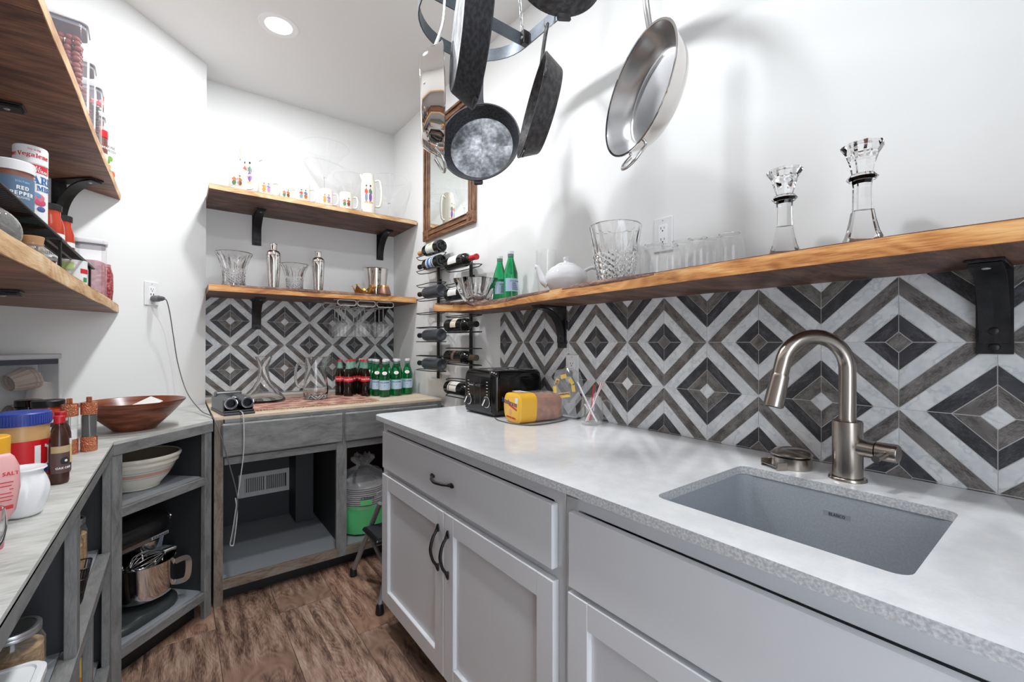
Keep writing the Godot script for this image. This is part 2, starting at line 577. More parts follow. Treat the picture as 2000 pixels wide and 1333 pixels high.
func make_materials():
	M.wall = mat(rgb(238, 239, 238), 0.75)
	M.ceil = mat(rgb(232, 232, 231), 0.85)
	M.white_plastic = mat(rgb(236, 237, 238), 0.35)
	M.black = mat(rgb(22, 22, 24), 0.4)
	M.black_gloss = mat(rgb(12, 12, 13), 0.12)
	M.black_iron = textured(cloud_img(256, 5, rgb(26, 26, 28), rgb(48, 48, 51), 5, 60), 0.42, v2(3, 3), 0.35)
	M.cast = textured(cloud_img(256, 11, rgb(34, 35, 38), rgb(66, 68, 73), 6, 70), 0.5, v2(8, 1), 0.25)
	M.cast_worn = textured(cloud_img(256, 12, rgb(58, 61, 66), rgb(190, 194, 202), 2.6, 16), 0.5, v2(1, 1), 0.15)
	M.cast_dull = textured(cloud_img(256, 14, rgb(50, 48, 49), rgb(84, 82, 83), 4, 24), 0.5, v2(8, 1), 0.3)
	M.bar_steel = textured(cloud_img(256, 15, rgb(74, 80, 87), rgb(98, 105, 113), 3, 40), 0.42, v2(2, 2), 0.5)
	M.steel = mat(rgb(214, 214, 213), 0.22, 1.0)
	M.steel_in = mat(rgb(216, 217, 219), 0.27, 1.0)
	M.mirror_steel = mat(rgb(226, 222, 218), 0.05, 1.0)
	M.chrome = mat(rgb(225, 226, 228), 0.08, 1.0)
	M.zinc = mat(rgb(200, 202, 205), 0.3, 0.9)
	M.nickel = mat(rgb(172, 164, 156), 0.24, 1.0)
	M.nickel.anisotropy_enabled = false
	M.silver_mirror = mat(rgb(236, 240, 236), 0.01, 1.0)
	M.copper = mat(rgb(214, 138, 104), 0.22, 1.0)
	var hm := cloud_img(128, 21, rgb(0, 0, 0), rgb(255, 255, 255), 9, 22)
	M.copper.heightmap_enabled = true; M.copper.heightmap_texture = tex(hm); M.copper.heightmap_scale = 0.25; M.copper.uv1_scale = Vector3(3, 1, 1)
	M.gold = mat(rgb(214, 160, 84), 0.28, 1.0)
	M.bronze = mat(rgb(150, 112, 98), 0.4, 0.8)
	# timber
	var wal := [rgb(74, 46, 34), rgb(108, 70, 52), rgb(134, 92, 68), rgb(160, 116, 88)]
	M.walnut = textured(wood_img(768, 384, 31, wal, 12.0, 1.5, 0.9), 0.5, v2(0.7, 1.7))
	var dark := [rgb(62, 40, 32), rgb(92, 62, 49), rgb(116, 82, 66), rgb(138, 102, 84)]
	M.walnut_dark = textured(wood_img(512, 256, 33, dark, 11.0, 1.2, 0.8), 0.5, v2(0.8, 1.8))
	var hon := [rgb(150, 92, 46), rgb(188, 126, 70), rgb(212, 154, 94), rgb(228, 180, 122)]
	M.honey = textured(wood_img(512, 256, 35, hon, 6.0, 1.6, 0.85), 0.45, v2(0.9, 3.0))
	var pale := [rgb(172, 122, 78), rgb(204, 160, 112), rgb(224, 188, 142), rgb(238, 210, 170)]
	M.pale = textured(wood_img(512, 256, 37, pale, 6.0, 1.4, 0.8), 0.5, v2(0.9, 3.0))
	var bark := [rgb(70, 48, 42), rgb(96, 68, 58), rgb(128, 96, 82), rgb(150, 118, 100)]
	M.bark = textured(wood_img(256, 128, 39, bark, 4.0, 2.0, 1.2, 0.5), 0.75, v2(2.0, 6.0), 0.0, Color.WHITE, 0.2)
	var grey := [rgb(96, 96, 94), rgb(116, 116, 115), rgb(128, 128, 127), rgb(138, 139, 137)]
	M.grey_wood = textured(wood_img(512, 256, 41, grey, 10.0, 0.8, 0.7, 0.5), 0.55, v2(1.2, 2.6))
	var gtop := [rgb(160, 160, 154), rgb(184, 185, 180), rgb(198, 199, 195), rgb(208, 209, 206)]
	M.grey_top = textured(wood_img(512, 256, 43, gtop, 9.0, 1.0, 0.7, 0.5), 0.5, v2(0.9, 2.0))
	var btop := [rgb(196, 170, 142), rgb(214, 192, 166), rgb(226, 208, 186), rgb(234, 220, 202)]
	M.beige_top = textured(wood_img(512, 256, 45, btop, 8.0, 1.0, 0.7, 0.4), 0.5, v2(0.9, 2.0))
	var post := [rgb(100, 84, 70), rgb(122, 108, 94), rgb(134, 122, 110), rgb(140, 134, 126)]
	M.worn_post = textured(wood_img(256, 128, 47, post, 6.0, 0.8, 0.8, 0.5), 0.55, v2(1.4, 5.0))
	M.dark_back = mat(rgb(50, 51, 54), 0.6)
	M.red_back = mat(rgb(62, 38, 30), 0.6)
	M.grey_paint = mat(rgb(146, 150, 154), 0.5)
	var fl := [rgb(78, 58, 50), rgb(118, 92, 78), rgb(148, 118, 101), rgb(168, 140, 122), rgb(184, 160, 144)]
	M.planks = []
	for k in 3:
		M.planks.append(textured(wood_img(768, 256, 51 + k * 5, fl, 3.6 + k, 2.3, 0.8, 0.5, 0.22), 0.5, v2(0.8, 4.2), 0.0, [rgb(255, 255, 255), rgb(238, 234, 232), rgb(255, 246, 238)][k], 0.03))
	var bowlw := [rgb(84, 40, 26), rgb(112, 58, 38), rgb(136, 76, 50), rgb(156, 94, 64)]
	M.bowl_wood = textured(wood_img(512, 256, 61, bowlw, 5.0, 0.5, 0.9, 0.15), 0.28, v2(1, 1))
	var frame := [rgb(84, 54, 38), rgb(112, 76, 54), rgb(136, 96, 68), rgb(156, 114, 84)]
	M.frame_wood = textured(wood_img(256, 128, 63, frame, 3.0, 0.8, 0.9, 0.3), 0.4, v2(1.5, 6.0))
	# tiles
	var tg := [rgb(78, 74, 72), rgb(104, 100, 97), rgb(124, 120, 117), rgb(140, 136, 132)]
	M.tile_grey = textured(wood_img(256, 128, 71, tg, 3.0, 0.5, 0.75, 0.8), 0.5, v2(3.2, 7.0))
	var tb := [rgb(42, 42, 45), rgb(58, 58, 62), rgb(72, 72, 77), rgb(92, 92, 97)]
	M.tile_black = textured(wood_img(256, 128, 73, tb, 3.0, 0.5, 0.75, 0.9), 0.5, v2(3.2, 7.0))
	M.marble = textured(cloud_img(384, 75, rgb(216, 219, 221), rgb(238, 240, 240), 4, 24, 0.4, rgb(170, 178, 184)), 0.28, v2(2.2, 2.2))
	M.grout = mat(rgb(206, 205, 202), 0.9)
	M.quartz = textured(cloud_img(512, 77, rgb(232, 234, 236), rgb(242, 243, 244), 12, 90, 0.1, rgb(216, 219, 222)), 0.12, v2(1.3, 1.3))
	M.quartz_edge = textured(cloud_img(256, 79, rgb(176, 178, 180), rgb(222, 223, 224), 30, 90), 0.35, v2(5, 5))
	M.sink = textured(cloud_img(256, 81, rgb(160, 166, 173), rgb(172, 178, 184), 40, 110), 0.5, v2(4, 4))
	M.white_paint = mat(rgb(226, 228, 231), 0.38)
	# glass and what it holds
	M.clear = glass(Color.WHITE, true, 0.0, 0.0)
	M.pane = glass(Color(0.97, 0.99, 0.99), false, 0.02, 0.05)
	M.pane_faint = glass(Color(0.98, 0.99, 0.99), false, 0.02, 0.02)
	M.plastic_clear = glass(Color(0.93, 0.94, 0.97), false, 0.06, 0.1)
	M.film = glass(Color(0.92, 0.94, 0.96), false, 0.12, 0.16)
	M.green_glass = glass(Color(0.16, 0.74, 0.46), true, 0.02, 0.06)
	M.coke_glass = glass(Color(0.62, 0.86, 0.76), false, 0.05, 0.35)
	M.cola = mat(rgb(30, 12, 8), 0.06)
	M.wine_glass = mat(rgb(20, 24, 22), 0.07)
	M.wine_dusty = mat(rgb(70, 74, 80), 0.32)
	M.porcelain = mat(rgb(242, 242, 243), 0.1)
	M.cream = mat(rgb(244, 238, 226), 0.16)
	M.bowl_cream = mat(rgb(232, 226, 212), 0.14)
	M.paper = mat(rgb(240, 238, 232), 0.7)
	M.label_white = mat(rgb(238, 238, 236), 0.55)
	M.ink = mat(rgb(40, 42, 48), 0.6)
	M.ink_blue = mat(rgb(48, 110, 176), 0.5)
	M.ink_navy = mat(rgb(36, 52, 120), 0.5)
	M.ink_red = mat(rgb(206, 40, 52), 0.5)
	M.ink_white = mat(rgb(245, 245, 245), 0.5)
	M.red = mat(rgb(214, 24, 36), 0.35)
	M.blue = mat(rgb(44, 66, 156), 0.35)
	M.yellow = mat(rgb(250, 184, 48), 0.4)
	M.sauce = mat(rgb(186, 58, 28), 0.25)
	M.peanut = mat(rgb(208, 164, 112), 0.3)
	M.brown_sauce = mat(rgb(66, 36, 28), 0.18)
	M.cork = mat(rgb(196, 152, 108), 0.85)
	M.pink = mat(rgb(222, 150, 152), 0.4)
	M.pink_cap = mat(rgb(214, 110, 128), 0.35)
	M.sugar = mat(rgb(246, 246, 246), 0.9)
	M.blue_label = mat(rgb(92, 118, 146), 0.5)
	M.red_cap = mat(rgb(196, 30, 40), 0.4)

func setting():
	# floor of long vinyl boards running towards the back wall
	var base := G.new().box(V(0.35, -0.03, 1.28), Vector3(2.2, 0.05, 4.1))
	var fl := struct("floor", base, M.dark_back)
	rng.seed = 3
	var w := 0.2345
	for i in 9:
		var x0 := 0.135 + w * (i - 4)
		var y: float = [-0.95, -0.4, -0.75, -0.2, -1.1, 2.195 - 3.66, -0.6, -0.9, -0.3][i]
		var k := 0
		while y < 3.28:
			var a := maxf(y, -0.76)
			var b := minf(y + 1.22, 3.28)
			if b - a > 0.02 and x0 + w > -0.66 and x0 < 1.36:
				var g := G.new()
				g.grain = "z"
				g.uo = v2(rng.randf() * 2.0, rng.randf())
				g.box(V(x0 + w / 2, -0.002, (a + b) / 2), Vector3(w - 0.0012, 0.005, b - a - 0.0014), 0.0008)
				part("plank", g, M.planks[(i * 2 + k) % 3], fl)
			y += 1.22
			k += 1
	struct("ceiling", G.new().box(V(0.35, CEIL + 0.05, 1.28), Vector3(2.2, 0.1, 4.1)), M.ceil)
	var wr := struct("wall_right", G.new().box(V(RW + 0.008 + 0.06, CEIL / 2, 1.28), Vector3(0.12, CEIL + 0.1, 4.1)), M.wall)
	var wb := struct("wall_back", G.new().box(V(0.72, CEIL / 2, BW + 0.008 + 0.06), Vector3(1.5, CEIL + 0.1, 0.12)), M.wall)
	var pl := PackedVector2Array([v2(0.1288, 3.054), v2(0.1288, 3.3), v2(-0.6, 3.3), v2(-0.75, 2.175), v2(-0.745, 2.18)])
	pl = PackedVector2Array([v2(0.1288, -3.054), v2(0.1288, -3.32), v2(-0.75, -3.32), v2(-0.75, -2.175)])
	struct("wall_diagonal", G.new().prism(pl, CEIL + 0.1, Transform3D(Basis(Vector3.RIGHT, Vector3(0, 0, 1), Vector3(0, -1, 0)) , Vector3(0, CEIL + 0.05, 0))), M.wall)
	struct("wall_left", G.new().box(V(-0.615 - 0.06, CEIL / 2, 0.77), Vector3(0.12, CEIL + 0.1, 3.1)), M.wall)
	# unseen wall behind the camera, its doorway left open to brighten the cabinet fronts
	var wf := G.new()
	wf.box(V(-0.42, CEIL / 2, -0.71), Vector3(0.6, CEIL + 0.1, 0.12))
	wf.box(V(1.02, CEIL / 2, -0.71), Vector3(0.76, CEIL + 0.1, 0.12))
	wf.box(V(0.26, (2.1 + CEIL + 0.05) / 2, -0.71), Vector3(0.77, CEIL + 0.05 - 2.1, 0.1198))
	struct("wall_front", wf, M.wall)
	# mosaic: squares of 0.1524 m, each crossed by eight slanting strips; a = corner with the small grey square
	tiles(wr, true)
	tiles(wb, false)

func tiles(wall: Node3D, right: bool):
	var S := 0.1524
	var cuts := [0.0, 0.157, 0.432, 0.716, 0.993, 1.295, 1.562, 1.842, 2.0]
	var kinds := ["grey", "black", "white", "grey", "white", "black", "grey", "white"]
	var o := v2(0.2605, 1.2154 + 0.0025) if right else v2(0.2617, 1.2154 - 0.0181)   # corner (0, 0)
	var clip: PackedVector2Array
	if right: clip = PackedVector2Array([v2(-0.5, 0.9105), v2(1.8187, 0.9105), v2(1.8187, 1.3705), v2(-0.5, 1.3705)])
	else: clip = PackedVector2Array([v2(0.1288, 0.8885), v2(RW + 0.006, 0.8885), v2(RW + 0.006, 1.4885), v2(0.1288, 1.4885)])
	# backing mortar
	var bg := G.new()
	if right: bg.box(V(RW + 0.005, 1.1405, 0.66), Vector3(0.008, 0.46, 2.317))
	else: bg.box(V(0.724, 1.1885, BW + 0.005), Vector3(1.19, 0.6, 0.008))
	part("grout", bg, M.grout, wall)
	rng.seed = 8 if right else 9
	for i in range(-6, 12):
		for j in range(-3, 3):
			# the grey-square corners: even/even on the right wall, odd/even on the back wall
			var ev := posmod(i, 2) == (0 if right else 1)
			var ax := i if ev else i + 1
			var ay := j if posmod(j, 2) == 0 else j + 1
			for k in 8:
				if k == 0 or k == 7:
					continue
				var p := strip(o, S, i, j, ax, ay, cuts[k], cuts[k + 1])
				lay(wall, right, p, clip, kinds[k], (i + j + ax + ay) % 2 == 0, k)
	for i in range(-6, 13):
		for j in range(-3, 4):
			var c := o + v2(i, j) * S
			var a_here := posmod(i, 2) == (0 if right else 1) and posmod(j, 2) == 0
			var b_here := posmod(i, 2) == (1 if right else 0) and posmod(j, 2) == 1
			if a_here or b_here:
				var r := S * 0.157
				lay(wall, right, PackedVector2Array([c + v2(r, 0), c + v2(0, r), c + v2(-r, 0), c + v2(0, -r)]), clip, "grey" if a_here else "white", true, 0)

func strip(o: Vector2, S: float, i: int, j: int, ax: int, ay: int, s0: float, s1: float) -> PackedVector2Array:
	var sx := 1.0 if ax == i else -1.0
	var sy := 1.0 if ay == j else -1.0
	var c := o + v2(ax, ay) * S
	var q := PackedVector2Array()
	for e in [[s0, true], [s1, false]]:
		var s: float = e[0]
		var a := v2(minf(s, 1.0), maxf(0.0, s - 1.0))
		var b := v2(a.y, a.x)
		if not e[1]:
			var t := a; a = b; b = t
			if s0 < 1.0 and s1 > 1.0: q.append(c + v2(0.0 * sx, 1.0 * sy) * S)
		q.append(c + v2(a.x * sx, a.y * sy) * S)
		q.append(c + v2(b.x * sx, b.y * sy) * S)
	# order: (a0 b0) on s0, then back along s1
	if s0 < 1.0 and s1 > 1.0:
		var a0 := q[0]; var b0 := q[1]; var k := q[2]; var b1 := q[3]; var a1 := q[4]
		q = PackedVector2Array([a0, b0, k, b1, a1, c + v2(1.0 * sx, 0.0) * S])
	return q

func lay(wall: Node3D, right: bool, poly: PackedVector2Array, clip: PackedVector2Array, kind: String, along: bool, k: int):
	var inner := Geometry2D.offset_polygon(poly, -0.0006 if kind == "white" else -0.0009, Geometry2D.JOIN_MITER)
	for a in inner:
		for p in Geometry2D.intersect_polygons(a, clip):
			if p.size() < 3: continue
			var area := 0.0
			for n in p.size(): area += p[n].cross(p[(n + 1) % p.size()])
			if absf(area) < 0.00002: continue
			# grain follows the strip
			var dir := v2(0, 0)
			var best := 0.0
			for n in poly.size():
				var e := poly[(n + 1) % poly.size()] - poly[n]
				if absf(e.x * e.y) > best: best = absf(e.x * e.y); dir = e.normalized()
			var g := G.new()
			var xf: Transform3D
			if right: xf = Transform3D(Basis(Vector3(0, 0, -1), Vector3(0, 1, 0), Vector3(1, 0, 0)), Vector3(RW, 0, 0))
			else: xf = Transform3D(Basis(Vector3(1, 0, 0), Vector3(0, 1, 0), Vector3(0, 0, 1)), Vector3(0, 0, -BW - 0.006))
			g.prism(p, 0.006, xf)
			var off := v2(rng.randf() * 3.0, rng.randf() * 3.0)
			for n in g.P.size():
				var q := g.P[n]
				var w := v2(-q.z if right else q.x, q.y)
				g.U[n] = v2(w.dot(dir), w.dot(dir.orthogonal())) + off
			var o := part("tile_piece", g, M["tile_grey"] if kind == "grey" else (M["tile_black"] if kind == "black" else M["marble"]), wall, Transform3D.IDENTITY, 0.0)

# ---------------------------------------------------------------- shelves
func shelf(called: String, label: String, pts_front: Array, back: Array, y0: float, y1: float, body: Material, edge: Material, grain: String, bevel: float, group := "", bark := []) -> Node3D:
	# pts_front: outline of the front along its length (x, d); back: the points closing the outline
	var t := thing(called, label, "shelf", Vector3.ZERO, 0.0, group)
	var poly := PackedVector2Array()
	for p in pts_front: poly.append(v2(p.x, -p.y))
	for p in back: poly.append(v2(p.x, -p.y))
	var g := G.new()
	g.grain = grain
	g.uo = v2(rng.randf() * 3, rng.randf() * 3)
	g.prism(poly, y1 - y0, Transform3D(Basis(Vector3.RIGHT, Vector3(0, 0, 1), Vector3(0, -1, 0)), Vector3(0, y1, 0)))
	part("board", g, body, t, Transform3D.IDENTITY, 20)
	# the live edge: a strip of paler sapwood along the front, sloping and a little wavy
	var n := pts_front.size()
	var rings := []
	for i in n:
		var p: Vector2 = pts_front[i]
		var q: Vector2 = pts_front[mini(i + 1, n - 1)] - pts_front[maxi(i - 1, 0)]
		var out := v2(q.y, -q.x).normalized()
		var c := Vector2.ZERO
		for b in back: c += b / back.size()
		if out.dot(p - c) < 0: out = -out
		var b2 := p + out * bevel
		var m := p + out * (bevel * 0.55 + 0.002)
		rings.append(PackedVector3Array([V(p.x - out.x * 0.004, y0 + 0.0008, p.y - out.y * 0.004), V(b2.x, y0 + 0.001, b2.y), V(m.x, (y0 + y1) / 2, m.y), V(p.x + out.x * 0.003, y1 - 0.003, p.y + out.y * 0.003), V(p.x - out.x * 0.004, y1 + 0.0006, p.y - out.y * 0.004)]))
	var e := G.new()
	e.grain = grain
	e.uo = v2(rng.randf() * 3, rng.randf() * 3)
	e.loft(rings)
	var le := part("live_edge", e, edge, t, Transform3D.IDENTITY, 50)
	for k in bark:      # patches of bark left along the top of the edge: [first, last, depth]
		var r2 := []
		for i in range(k[0], k[1] + 1):
			var a: PackedVector3Array = rings[i]
			var s := sin(PI * float(i - k[0]) / (k[1] - k[0]))
			var dn: Vector3 = (a[2] - a[3]) * (0.15 + 1.5 * s * k[2])
			var o: Vector3 = (a[3] - a[4]) * 0.35
			r2.append(PackedVector3Array([a[3] + dn + o * 0.6, a[3] + o * (0.5 + s), a[4] + Vector3.UP * (0.0015 + 0.003 * s), a[4] - o * 5.0 * s + Vector3.UP * 0.0008, a[4] - o * 5.0 * s - Vector3.UP * 0.004]))
		var bg := G.new()
		bg.grain = grain
		bg.loft(r2)
		part("bark", bg, M.bark, t, Transform3D.IDENTITY, 60)
	return t

func bracket(at: Vector3, turn: float, w: float, h: float, depth: float, label: String):
	# at: where the shelf underside meets the wall; the arm leaves along the turned +z
	var t := thing("shelf_bracket", label, "bracket", at, turn, "black iron shelf brackets")
	part("wall_plate", G.new().box(Vector3(0, -h / 2, 0.0035), Vector3(w, h, 0.006), 0.0012), M.black_iron, t)
	part("top_plate", G.new().box(Vector3(0, -0.0035, depth / 2 + 0.004), Vector3(w, 0.006, depth), 0.0012), M.black_iron, t)
	var r := depth - 0.035
	var path := [Vector3(0, -h + 0.05, 0.011)]
	path.append_array(arc(Vector3(0, -0.012 - r, 0.011 + r), Vector3(0, 0, -r), Vector3.UP * r, 0, 90, 12))
	path.append(Vector3(0, -0.011, depth - 0.002))
	var sec := [v2(-w * 0.42, -0.003), v2(w * 0.42, -0.003), v2(w * 0.42, 0.003), v2(-w * 0.42, 0.003)]
	var g := G.new()
	var rings := []
	for i in path.size():
		var tg: Vector3 = (path[mini(i + 1, path.size() - 1)] - path[maxi(i - 1, 0)]).normalized()
		var nn := Vector3.RIGHT.cross(tg)
		var ring := PackedVector3Array()
		for p in sec: ring.append(path[i] + Vector3.RIGHT * p.x + nn * p.y)
		rings.append(ring)
	g.loft(rings)
	part("arm", g, M.black_iron, t, Transform3D.IDENTITY, 45)
	part("foot", G.new().box(Vector3(0, -h + 0.042, 0.0095), Vector3(w * 0.84, 0.042, 0.006), 0.001), M.black_iron, t)
	for y in [-h + 0.047, -h + 0.014]:
		part("bolt", G.new().ball(Vector3(0, y, 0.012 if y > -h + 0.03 else 0.0062), Vector3(0.009, 0.009, 0.0045), 14, 6), M.black, t)
	part("bolt", G.new().ball(Vector3(0, -0.0145, depth - 0.03), Vector3(0.007, 0.0035, 0.007), 12, 6), M.zinc, t)

func wavy(a: Vector2, b: Vector2, n: int, amp: float, sd: int, perp: Vector2) -> Array:
	var ns := noise(sd, 1.0, 3)
	var r := []
	for i in n + 1:
		var t := float(i) / n
		r.append(a.lerp(b, t) + perp * ns.get_noise_1d(t * 5.0) * amp)
	return r

func shelves():
	rng.seed = 21
	# right wall: one long honey-coloured slab
	var f := []
	var key := [[1.0, 1.945], [1.035, 1.93], [1.10, 1.86], [1.135, 1.7], [1.13, 1.55], [1.095, 1.35], [1.062, 1.1], [1.045, 0.95], [1.036, 0.77], [1.02, 0.6], [1.012, 0.454], [1.008, 0.213], [1.02, 0.056], [1.03, -0.2], [1.03, -0.6]]
	var kp := []
	for k in key: kp.append(v2(k[0], k[1]))
	f = smooth(kp, 3)
	shelf("floating_shelf", "long honey-brown live-edge shelf above the tiles and sink", f, [v2(RW + 0.007, -0.6), v2(RW + 0.007, 1.99), v2(1.22, 2.0), v2(1.08, 1.975)], 1.370, 1.407, M.walnut_dark, M.honey, "z", 0.006, "", [[1, 17, 0.5], [18, 25, 0.2]])
	for k in [[0.112, "black bracket at the sink end of the honey-brown shelf"], [1.363, "black bracket under the honey-brown shelf above the outlet with bags"]]:
		bracket(V(RW, 1.370, k[0]), -PI / 2, 0.052, 0.176, 0.15, k[1])
	# back wall, upper and lower
	shelf("floating_shelf", "upper brown shelf on back wall carrying painted mugs and pitchers", wavy(v2(0.1300, 2.804), v2(RW - 0.002, 2.804), 24, 0.006, 5, v2(0, 1)), [v2(RW + 0.006, BW + 0.007), v2(0.1300, BW + 0.007)], 2.028, 2.056, M.walnut_dark, M.pale, "x", 0.002, "back wall shelves")
	shelf("floating_shelf", "lower brown shelf on back wall carrying crystal vases and shakers", wavy(v2(0.1300, 2.813), v2(RW - 0.002, 2.813), 24, 0.008, 6, v2(0, 1)), [v2(RW + 0.006, BW + 0.007), v2(0.1300, BW + 0.007)], 1.489, 1.527, M.walnut_dark, M.honey, "x", 0.004, "back wall shelves", [[2, 20, 0.25]])
	for k in [[0.403, 2.028, "black bracket under upper back shelf below the second mug", BW + 0.008], [1.213, 2.028, "black bracket under upper back shelf near the corner with the mirror", BW + 0.008], [0.403, 1.489, "black bracket on the back wall tiles above the glass decanter", BW], [1.21, 1.489, "black bracket on the back wall tiles behind the hanging wine glasses", BW]]:
		bracket(V(k[0], k[1], k[3]), 0.0, 0.052, 0.19, 0.2, k[2])
	# left wall, upper and lower, cut off along the diagonal wall
	var up := wavy(v2(-0.217, -0.35), v2(-0.2145, 2.65), 30, 0.004, 8, v2(1, 0))
	up.append(v2(-0.2125, 2.708))
	shelf("floating_shelf", "upper walnut shelf on the left wall with canisters on top", up, [v2(-0.6135, 2.309), v2(-0.6135, -0.35)], 1.872, 1.903, M.walnut, M.pale, "z", 0.002, "left wall shelves")
	var lo := wavy(v2(-0.212, -0.35), v2(-0.2155, 2.62), 30, 0.006, 9, v2(1, 0))
	lo.append(v2(-0.2185, 2.704))
	shelf("floating_shelf", "lower walnut shelf on the left wall crowded with jars and cans", lo, [v2(-0.6135, 2.309), v2(-0.6135, -0.35)], 1.349, 1.389, M.walnut, M.pale, "z", 0.004, "left wall shelves")
	bracket(V(-0.387, 1.872, 2.538), PI / 4, 0.052, 0.165, 0.18, "black bracket on the diagonal wall under the upper walnut shelf")
	bracket(V(-0.615, 1.872, 1.80), PI / 2, 0.052, 0.176, 0.27, "black bracket under the middle of the upper walnut shelf")
	bracket(V(-0.615, 1.349, 1.68), PI / 2, 0.052, 0.176, 0.29, "black bracket under the middle of the lower walnut shelf")

# ---------------------------------------------------------------- cupboards
func cup_pull(parent: Node, c: Vector3, length: float, upright: bool):   # black bow handle in local axes: x along, z out
	var h := G.new()
	var L := length / 2
	var p := smooth([Vector3(-L, 0, 0.004), Vector3(-L + 0.012, 0, 0.011), Vector3(-L + 0.03, 0, 0.022), Vector3(0, 0, 0.03), Vector3(L - 0.03, 0, 0.022), Vector3(L - 0.012, 0, 0.011), Vector3(L, 0, 0.004)], 4)
	var rr := []
	for i in p.size():
		var s := absf(float(i) / (p.size() - 1) * 2 - 1)
		rr.append(0.0042 + 0.0015 * (1 - s) + 0.003 * pow(s, 8))
	h.tube(p, rr, 8)
	for e in [-1, 1]:
		h.ball(Vector3(e * L, 0, 0.004), Vector3(0.013, 0.0085, 0.0045), 12, 6)
		h.ball(Vector3(e * (L + 0.008), 0, 0.003), Vector3(0.006, 0.006, 0.003), 10, 5)
		h.cyl(Vector3(0, 0, 0), 0.005, 0.012, 10, -1.0, 0.0, Transform3D(rot(Vector3.RIGHT, 90), Vector3(e * (L - 0.008), 0, 0)))
	part("handle", h, M.black, parent, Transform3D(rot(Vector3(0, 0, 1), 90 if upright else 0), c), 60)
func slab_front(called: String, parent: Node, c: Vector3, w: float, h: float, m: Material) -> Node3D:
	return part(called, G.new().box(Vector3(0, 0, 0.01), Vector3(w, h, 0.02), 0.0025), m, parent, T(c))
func shaker_door(parent: Node, c: Vector3, w: float, h: float, m: Material) -> Node3D:
	var fr := 0.06
	var g := G.new()
	for s in [-1, 1]:
		g.box(Vector3(s * (w - fr) / 2, 0, 0.01), Vector3(fr, h, 0.02), 0.002)
		g.box(Vector3(0, s * (h - fr) / 2, 0.0098), Vector3(w - 2 * fr + 0.002, fr, 0.0196), 0.002)
	var d := part("door", g, m, parent, T(c))
	part("panel", G.new().box(Vector3(0, 0, 0.004), Vector3(w - 2 * fr + 0.01, h - 2 * fr + 0.01, 0.006)), m, d)
	return d

